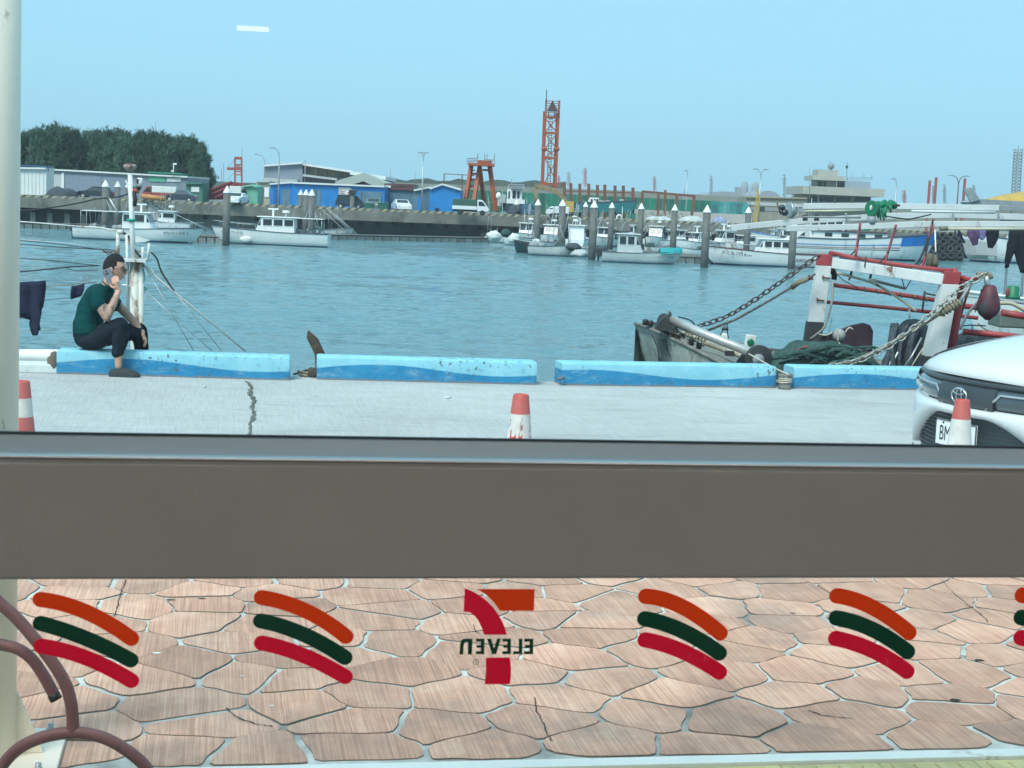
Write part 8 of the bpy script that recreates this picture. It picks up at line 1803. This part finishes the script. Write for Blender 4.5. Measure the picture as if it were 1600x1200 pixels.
# ---- dark trees at the left: trunk and crown of leaf clumps
M_leaf = bpy.data.materials.new('casuarina_leaf'); M_leaf.use_nodes = True; N, L, B = nodes(M_leaf); tc = N.new('ShaderNodeTexCoord').outputs['Object']
oi = N.new('ShaderNodeObjectInfo'); c = ramp(N, L, noise(N, L, tc, .9, 4, .7), [(.3, (.020, .045, .036)), (.5, (.045, .090, .062)), (.72, (.10, .17, .10))]); hv = N.new('ShaderNodeHueSaturation'); mr = N.new('ShaderNodeMapRange'); mr.inputs[3].default_value = .55; mr.inputs[4].default_value = 1.5
L.new(oi.outputs['Random'], mr.inputs[0]); L.new(mr.outputs[0], hv.inputs['Value']); L.new(c, hv.inputs['Color']); L.new(hv.outputs[0], B.inputs['Base Color']); B.inputs['Roughness'].default_value = .9; B.inputs['Specular IOR Level'].default_value = .15
M_bark = mat('grey_bark', (.11, .095, .075), .9, var=.3)
def crown_mesh(seed, H, R):
    random.seed(seed); mb = MB(); cl = []
    for k in range(62):
        z = random.uniform(.10, 1) * H; rr_ = R * (1 - .72 * (z / H) ** 1.7) * random.uniform(.1, 1.0); a = random.uniform(0, 6.3); cl.append((Vector((rr_ * cos(a), rr_ * sin(a), z)), random.uniform(.35, .85)))
    for c_, s_ in cl:
        up = random.uniform(.6, 1.6)
        for j in range(80):
            d = Vector((random.gauss(0, 1), random.gauss(0, 1), random.gauss(0, .95))); d = d.normalized() * s_ * random.random() ** .45; d.z *= up; p = c_ + d
            t = Vector((random.gauss(0, .35) + d.x * .4, random.gauss(0, .35) + d.y * .4, random.uniform(.2, 1))).normalized() * random.uniform(.25, .7); u = t.cross(Vector((random.gauss(0, 1), random.gauss(0, 1), .1))).normalized() * random.uniform(.035, .085)
            mb.add([p - u, p + u, p + t], [(0, 1, 2)])
    return mb
TM = []
for i, (H, R) in enumerate(((8.2, 2.3), (7.0, 2.5), (9.4, 2.0))):
    me = bpy.data.meshes.new('crown'); b_ = crown_mesh(50 + i, H, R); me.from_pydata([tuple(v) for v in b_.v], [], b_.f); me.materials.append(M_leaf); tk = MB(); random.seed(i)
    tk.tube([(0, 0, 0), (.1, 0, H * .3), (0, .1, H * .8)], [.22, .16, .06], 7)
    for k in range(7): a = random.uniform(0, 6.3); z = H * random.uniform(.2, .6); tk.tube([(0, 0, z), (R * .4 * cos(a), R * .4 * sin(a), z + 1), (R * .75 * cos(a), R * .75 * sin(a), z + 1.7)], [.09, .06, .025], 5)
    TM.append((me, tk.mesh('trunk', M_bark), H))
random.seed(77)
outline = [(-40, 192), (10, 196), (30, 201), (52, 199), (70, 198), (92, 191), (110, 203), (128, 201), (150, 202), (172, 205), (190, 201), (210, 204), (228, 205), (246, 207), (264, 210), (282, 210), (297, 213), (308, 218), (318, 228)]
def ytop(x):
    for i in range(len(outline) - 1):
        if outline[i][0] <= x <= outline[i + 1][0]: t = (x - outline[i][0]) / (outline[i + 1][0] - outline[i][0]); return outline[i][1] + t * (outline[i + 1][1] - outline[i][1])
    return 200
tn = 0; x = -36; TL = []
while x < 308: TL.append((x, 232 + random.uniform(-2, 4), 0)); x += random.uniform(11, 18)
x = -30
while x < 300: TL.append((x, 242 + random.uniform(-2, 4), 3)); x += random.uniform(13, 20)
TL.append((313, 231, -2)); TL.append((306, 228, 6)); TL.append((318, 233, 6))
for i, (x, Y, drop) in enumerate(TL):
    me, tk, H = TM[i % 3]; zt = at(x, ytop(x) + drop + random.uniform(-8, 7) + (7 if Y < 238 else -2), Y).z; s_ = (zt + .0) / (H + .75); c_ = at(x, 300, Y); back = Y > 238
    r = thing('pine_tree', 'dark feathery tree in the dense row behind the long grey shed', 'tree', (c_.x, Y, 0), random.uniform(0, 6.3), 'dark trees behind the long grey shed'); r.scale = (s_ * random.uniform(.85, 1.1), s_ * random.uniform(.85, 1.1), s_)
    if x > 300: r['label'] = 'loose branched dark tree at the right end of the dense row, %s' % ('the outermost' if x > 315 else 'the middle one' if x > 310 else 'the inner one'); 
    for (m_, nm) in ((me, 'crown'), (tk, 'trunk')): o = bpy.data.objects.new(nm, m_); COL.objects.link(o); o.parent = r
# scrub at the foot of the fence and behind
random.seed(9); mb = MB()
for k in range(900):
    x = random.uniform(765, 1100); p = at(x, 332, 228 + random.uniform(0, 6)); p.z = random.uniform(0, 1.0 + .5 * sin(x * .05)); t = Vector((random.gauss(0, .3), 0, random.uniform(.2, .6))); mb.add([p, p + Vector((.12, 0, .02)), p + t], [(0, 1, 2)])
o = mb.build('weeds', mat('weed_green', (.06, .12, .05), .9, var=.3)); tag(o, 'green weeds at the foot of the green fence', kind='stuff')
# ================================================================ THE WHITE CAR at the right
CY = 9.9
cp = on(1498, 316 + .042 * 698 + 1.7 * FPX / CY, 0)               # ground below the nose's middle
nose_dir = atan2(-sin(radians(24)), -cos(radians(24)))            # heading: to the left and a little towards us
cp.x += .035
car0 = thing('white_car', 'white car parked nose to the left behind the traffic cone with the clean sleeve', 'car', (cp.x - .02, CY, .001), nose_dir)
CW = PC('pearl_white_paint', (.66, .68, .69)); CW.node_tree.nodes['Principled BSDF'].inputs['Roughness'].default_value = .3
M_pi = mat('piano_black_plastic', (.035, .04, .045), .3, var=.15); M_mesh = mat('grille_plastic', (.03, .034, .038), .6, var=.2)
HWc = .92
def nose(y): return -.38 * (abs(y) / HWc) ** 2.1                   # plan curve of the front
def surf(prof, y0=-HWc, y1=HWc, n=24, m=CW, name='panel', xf=1.0, fx=None, smooth=True, lift=None):
    """sheet lofted across the car: prof gives (x behind nose plane, z)"""
    rows = []
    for i in range(n + 1):
        y = y0 + (y1 - y0) * i / n; r = []
        for (x, z) in prof:
            yy = y * (fx(x, z) if fx else 1); r.append(Vector((-x + nose(yy) * xf, yy, z + (lift(x, y) if lift else 0))))
        rows.append(r)
    mb = MB(); mb.grid(rows, smooth); return mb, rows
# bonnet: rises from nose to windscreen, crowned across
def crown(x, y): return -.085 * (abs(y) / HWc) ** 2.4 * min(1, .35 + x / 1.0)
mb, rw = surf([(.015, .735), (.01, .760), (.05, .80), (.13, .845), (.28, .893), (.5, .945), (.75, .985), (1.0, 1.01), (1.22, 1.03)], n=28, fx=lambda x, z: .83 + .05 * min(x, 1), lift=crown); mb.build('bonnet', CW, car0, world=False)
# fender sides
for s_ in (-1, 1):
    rows = []
    for i in range(24):
        x = .03 + i * .068; f = min(x, 1); edge = Vector((-x + nose(HWc * (.83 + .05 * f)) * 1.0, s_ * HWc * (.83 + .05 * f), [0][0]))
        # top edge follows the bonnet edge, then the wing falls away to the body side
        prof = [(.015, .735), (.05, .80), (.13, .845), (.28, .893), (.5, .945), (.75, .985), (1.0, 1.01), (1.3, 1.03), (1.7, 1.04)]
        z = next((a[1] + (b[1] - a[1]) * (x - a[0]) / (b[0] - a[0]) for a, b in zip(prof, prof[1:]) if a[0] <= x <= b[0]), 1.04) - .085 * min(1, .35 + x) * (.85 ** 2.4)
        xx = edge.x; h = [Vector((xx, edge.y, z)), Vector((xx - .0, s_ * HWc * (.93 if x > .1 else .9), z - .045)), Vector((xx, s_ * HWc * min(1, .93 + x * .3), z - .14)), Vector((xx - 0, s_ * HWc * min(1.0, .93 + x * .3), max(.62 if x < .5 else .40, .40)))]
        rows.append(h)
    mb = MB(); mb.grid(rows, True); mb.build('front_wing', CW, car0, world=False)
# dark gap and chrome-edged upper nose panel (emblem panel)
mb, _ = surf([(.022, .725), (-.004, .715), (-.008, .70), (.012, .690)], n=28, m=M_pi, fx=lambda x, z: .88); mb.build('nose_garnish', M_pi, car0, world=False)
mb, _ = surf([(.006, .692), (-.020, .66), (-.035, .60), (-.030, .56), (.01, .545)], -.26, .26, 14, fx=None); mb.build('emblem_panel', M_pi, car0, world=False)
# headlamps: dark clusters running outward from the emblem panel with chrome brow
for s_ in (-1, 1):
    mb, _ = surf([(.01, .685), (-.012, .665), (-.020, .62), (-.012, .575), (.01, .56)], s_ * .262, s_ * .90, 16); mb.build('headlight', mat('lamp_cluster_glass', (.05, .07, .085), .12, var=.2, coat=.8), car0, world=False)
    rows = [[Vector((nose(y) + .024, y, z)) for z in (zt_ + .0, zt_ - .012)] for y, zt_ in [(s_ * (.20 + .7 * i / 14), .56 + .105 * min(1, max(0, (i - 0) / 1.8))) for i in range(15)]]
    mb = MB(); mb.tube([(r[0] + r[1]) / 2 for r in rows], .008, 6); mb.build('headlight_brow', mat('satin_chrome', (.6, .62, .63), .25, metal=.8, var=.05), car0, world=False)
    for (y, z) in ((.60, .605), (.72, .608), (.80, .612)): mb = MB(); mb.ball((nose(y) + .004, s_ * y, z), (.02, .045, .022), 10, 7); mb.build('lamp_lens', mat('clear_lamp_lens', (.45, .5, .52), .08, var=.1), car0, world=False)
    mb = MB(); mb.tube([(nose(y_) + .016, s_ * y_, z_) for y_, z_ in ((.62, .575), (.75, .585), (.86, .60))], .007, 5); mb.build('lamp_strip', MATS['satin_chrome'], car0, world=False)
# bumper: white blade below the lamps, drops away to a point at the middle
def blade(y): return .0
rows = []
for i in range(33):
    y = -HWc + 2 * HWc * i / 32; a = abs(y) / HWc; zt = .555 if a > .22 else .52 - .02 * (.22 - a); zb = .47 - .06 * min(1, max(0, (a - .2) / .8)) ** 1.4
    zt = .556; zb = max(.22, .500 - .50 * max(0, (a - .25) / .75) ** 1.6) if a > .25 else .50
    out = .055 * (1 - .3 * a); rows.append([Vector((nose(y) - .0, y, zt)), Vector((nose(y) + out, y, zt - .012)), Vector((nose(y) + out + .012, y, (zt + zb) / 2)), Vector((nose(y) + out, y, zb)), Vector((nose(y) - .03, y, zb - .01))])
mb = MB(); mb.grid(rows, True); mb.build('bumper_blade', CW, car0, world=False)
mb, _ = surf([(.0, .500), (.015, .44), (.02, .36), (.015, .26), (.0, .20)], -.60, .60, 18); mb.build('lower_grille', M_mesh, car0, world=False)
for k in range(11):
    z = .47 - k * .026; mb = MB(); mb.tube([(nose(y) - .004, y, z) for y in [-.58 + 1.16 * i / 12 for i in range(13)]], .006, 5); mb.build('grille_slat', mat('slat_black', (.012, .014, .016), .4), car0, world=False)
for s_ in (-1, 1):
    rows = []
    for i in range(15):
        y = s_ * (.58 + .34 * i / 14); u = i / 14; rows.append([Vector((nose(y) + .045, y, .50 - .12 * u ** 1.3 + .03)), Vector((nose(y) + .05, y, .44 - .14 * u)), Vector((nose(y) + .03, y, .24)), Vector((nose(y) - .02, y, .19))])
    mb = MB(); mb.grid([[q - Vector((.035, 0, 0)) for q in r] for r in rows], True); mb.build('fog_lamp_recess', M_mesh, car0, world=False)
mb, _ = surf([(-.03, .20), (-.05, .17), (0, .13)], -.8, .8, 16); mb.build('splitter', M_mesh, car0, world=False)
# number plate
pl = MB(); pl.box((.052, 0, .375), (.012, .38, .165)); po = pl.build('number_plate', M_cap, car0, world=False, bevel=.004)
fr2 = MB()
for (y0, z0, y1, z1_) in ((-.19, .295, .19, .295), (-.19, .455, .19, .455), (-.19, .295, -.19, .455), (.19, .295, .19, .455)): fr2.bar((.06, y0, z0), (.06, y1, z1_), .006)
fr2.build('plate_frame', M_ink, po, world=False)
Mc = parent_world(car0)
text(po, 'BM', Mc @ Vector((.0595, -.10, .367)), Mc.to_3x3() @ Vector((0, 1, 0)), (0, 0, 1), .135, M_ink, 'plate_letters', .0008, stretch=.6)
for y in (-.12, .12): b = MB(); b.lathe([(.008, 0), (.006, .004)], (.058, y, .438), 8, axis=(1, 0, 0)); b.build('plate_screw', M_dark, po, world=False)
# emblem: outer ring with a crossed pair of inner ellipses
em = MB(); q0 = Vector((.052, 0, .622))
def ell(mb, ry, rz, r, dz=0, dx=0): mb.tube([q0 + Vector((dx, ry * cos(a / 20 * 2 * pi), dz + rz * sin(a / 20 * 2 * pi))) for a in range(21)], r, 6, cap=False)
ell(em, .070, .048, .0048); ell(em, .024, .046, .0035, dx=.002); ell(em, .052, .018, .0035, .026, .003); em.build('badge', MATS['satin_chrome'], car0, world=False)
# the rest of the car, mostly outside the picture
prof = [(1.2, .42), (1.2, 1.02), (1.35, 1.05), (1.95, 1.50), (2.3, 1.57), (3.4, 1.56), (4.1, 1.25), (4.35, 1.1), (4.4, .6), (4.35, .3), (1.2, .3)]
rows = []
for y in (-HWc, -HWc * .97, HWc * .97, HWc):
    rows.append([Vector((-x - .33, y * (1 if z < 1.1 else .82), z)) for x, z in prof])
mb = MB(); mb.grid(rows, False); mb.add(rows[0], [tuple(range(len(prof)))]); mb.add(rows[-1], [tuple(range(len(prof)))]); mb.build('cabin_body', CW, car0, world=False, bevel=.03)
mb = MB(); mb.add([(-1.70, -.72, 1.08), (-1.70, .72, 1.08), (-2.28, .66, 1.49), (-2.28, -.66, 1.49)], [(0, 1, 2, 3)]); mb.v = [v + Vector((.03, 0, .03)) for v in mb.v]; mb.build('windscreen', M_glassd, car0, world=False)
for s_ in (-1, 1):
    mb = MB(); y = s_ * (HWc * .93); mb.prism([(-1.95, y, 1.08), (-4.1, y, 1.12), (-3.7, y * .9, 1.45), (-2.45, y * .9, 1.47)], (0, s_ * .03, 0)); mb.build('side_window', M_glassd, car0, world=False)
    mb = MB(); mb.ball((-1.85, s_ * 1.0, 1.08), (.10, .12, .08), 12, 8); mb.build('wing_mirror', CW, car0, world=False)
    for x in (-1.05, -3.75):
        mb = MB(); mb.lathe([(.30, 0), (.34, .03), (.345, .2), (.32, .23)], (x, s_ * .80 - .11, .345), 26, axis=(0, 1, 0)); wo = mb.build('wheel', M_dark, car0, world=False)
        mb = MB(); mb.lathe([(.22, 0), (.21, .02), (.04, .01)], (x, s_ * (.91), .345), 20, axis=(0, s_, 0)); mb.build('rim', M_alu, wo, world=False)
mb = MB(); mb.box2((-4.5, -.8, .2), (-.35, .8, .5)); mb.build('underbody', M_dark, car0, world=False)
mb = MB(); mb.box2((-1.45, -.78, .5), (-.34, .78, .70)); mb.build('engine_bay', M_dark, car0, world=False)
# haze is thin here; final tidy
for o in bpy.data.objects:
    if o.get('_len') is not None: del o['_len']

if True:
    hz = MB(); hz.box2((-420, -14, -5), (460, 1750, 62)); ho = hz.build('haze', None)
    hm = bpy.data.materials.new('haze_air'); hm.use_nodes = True; nt = hm.node_tree; nt.nodes.clear(); oo = nt.nodes.new('ShaderNodeOutputMaterial'); pv = nt.nodes.new('ShaderNodeVolumePrincipled')
    pv.inputs['Color'].default_value = (.75, .88, .95, 1); pv.inputs['Density'].default_value = .00025; nt.links.new(pv.outputs[0], oo.inputs['Volume']); ho.data.materials.append(hm); ho['kind'] = 'stuff'; ho['label'] = 'thin pale haze over the harbour'
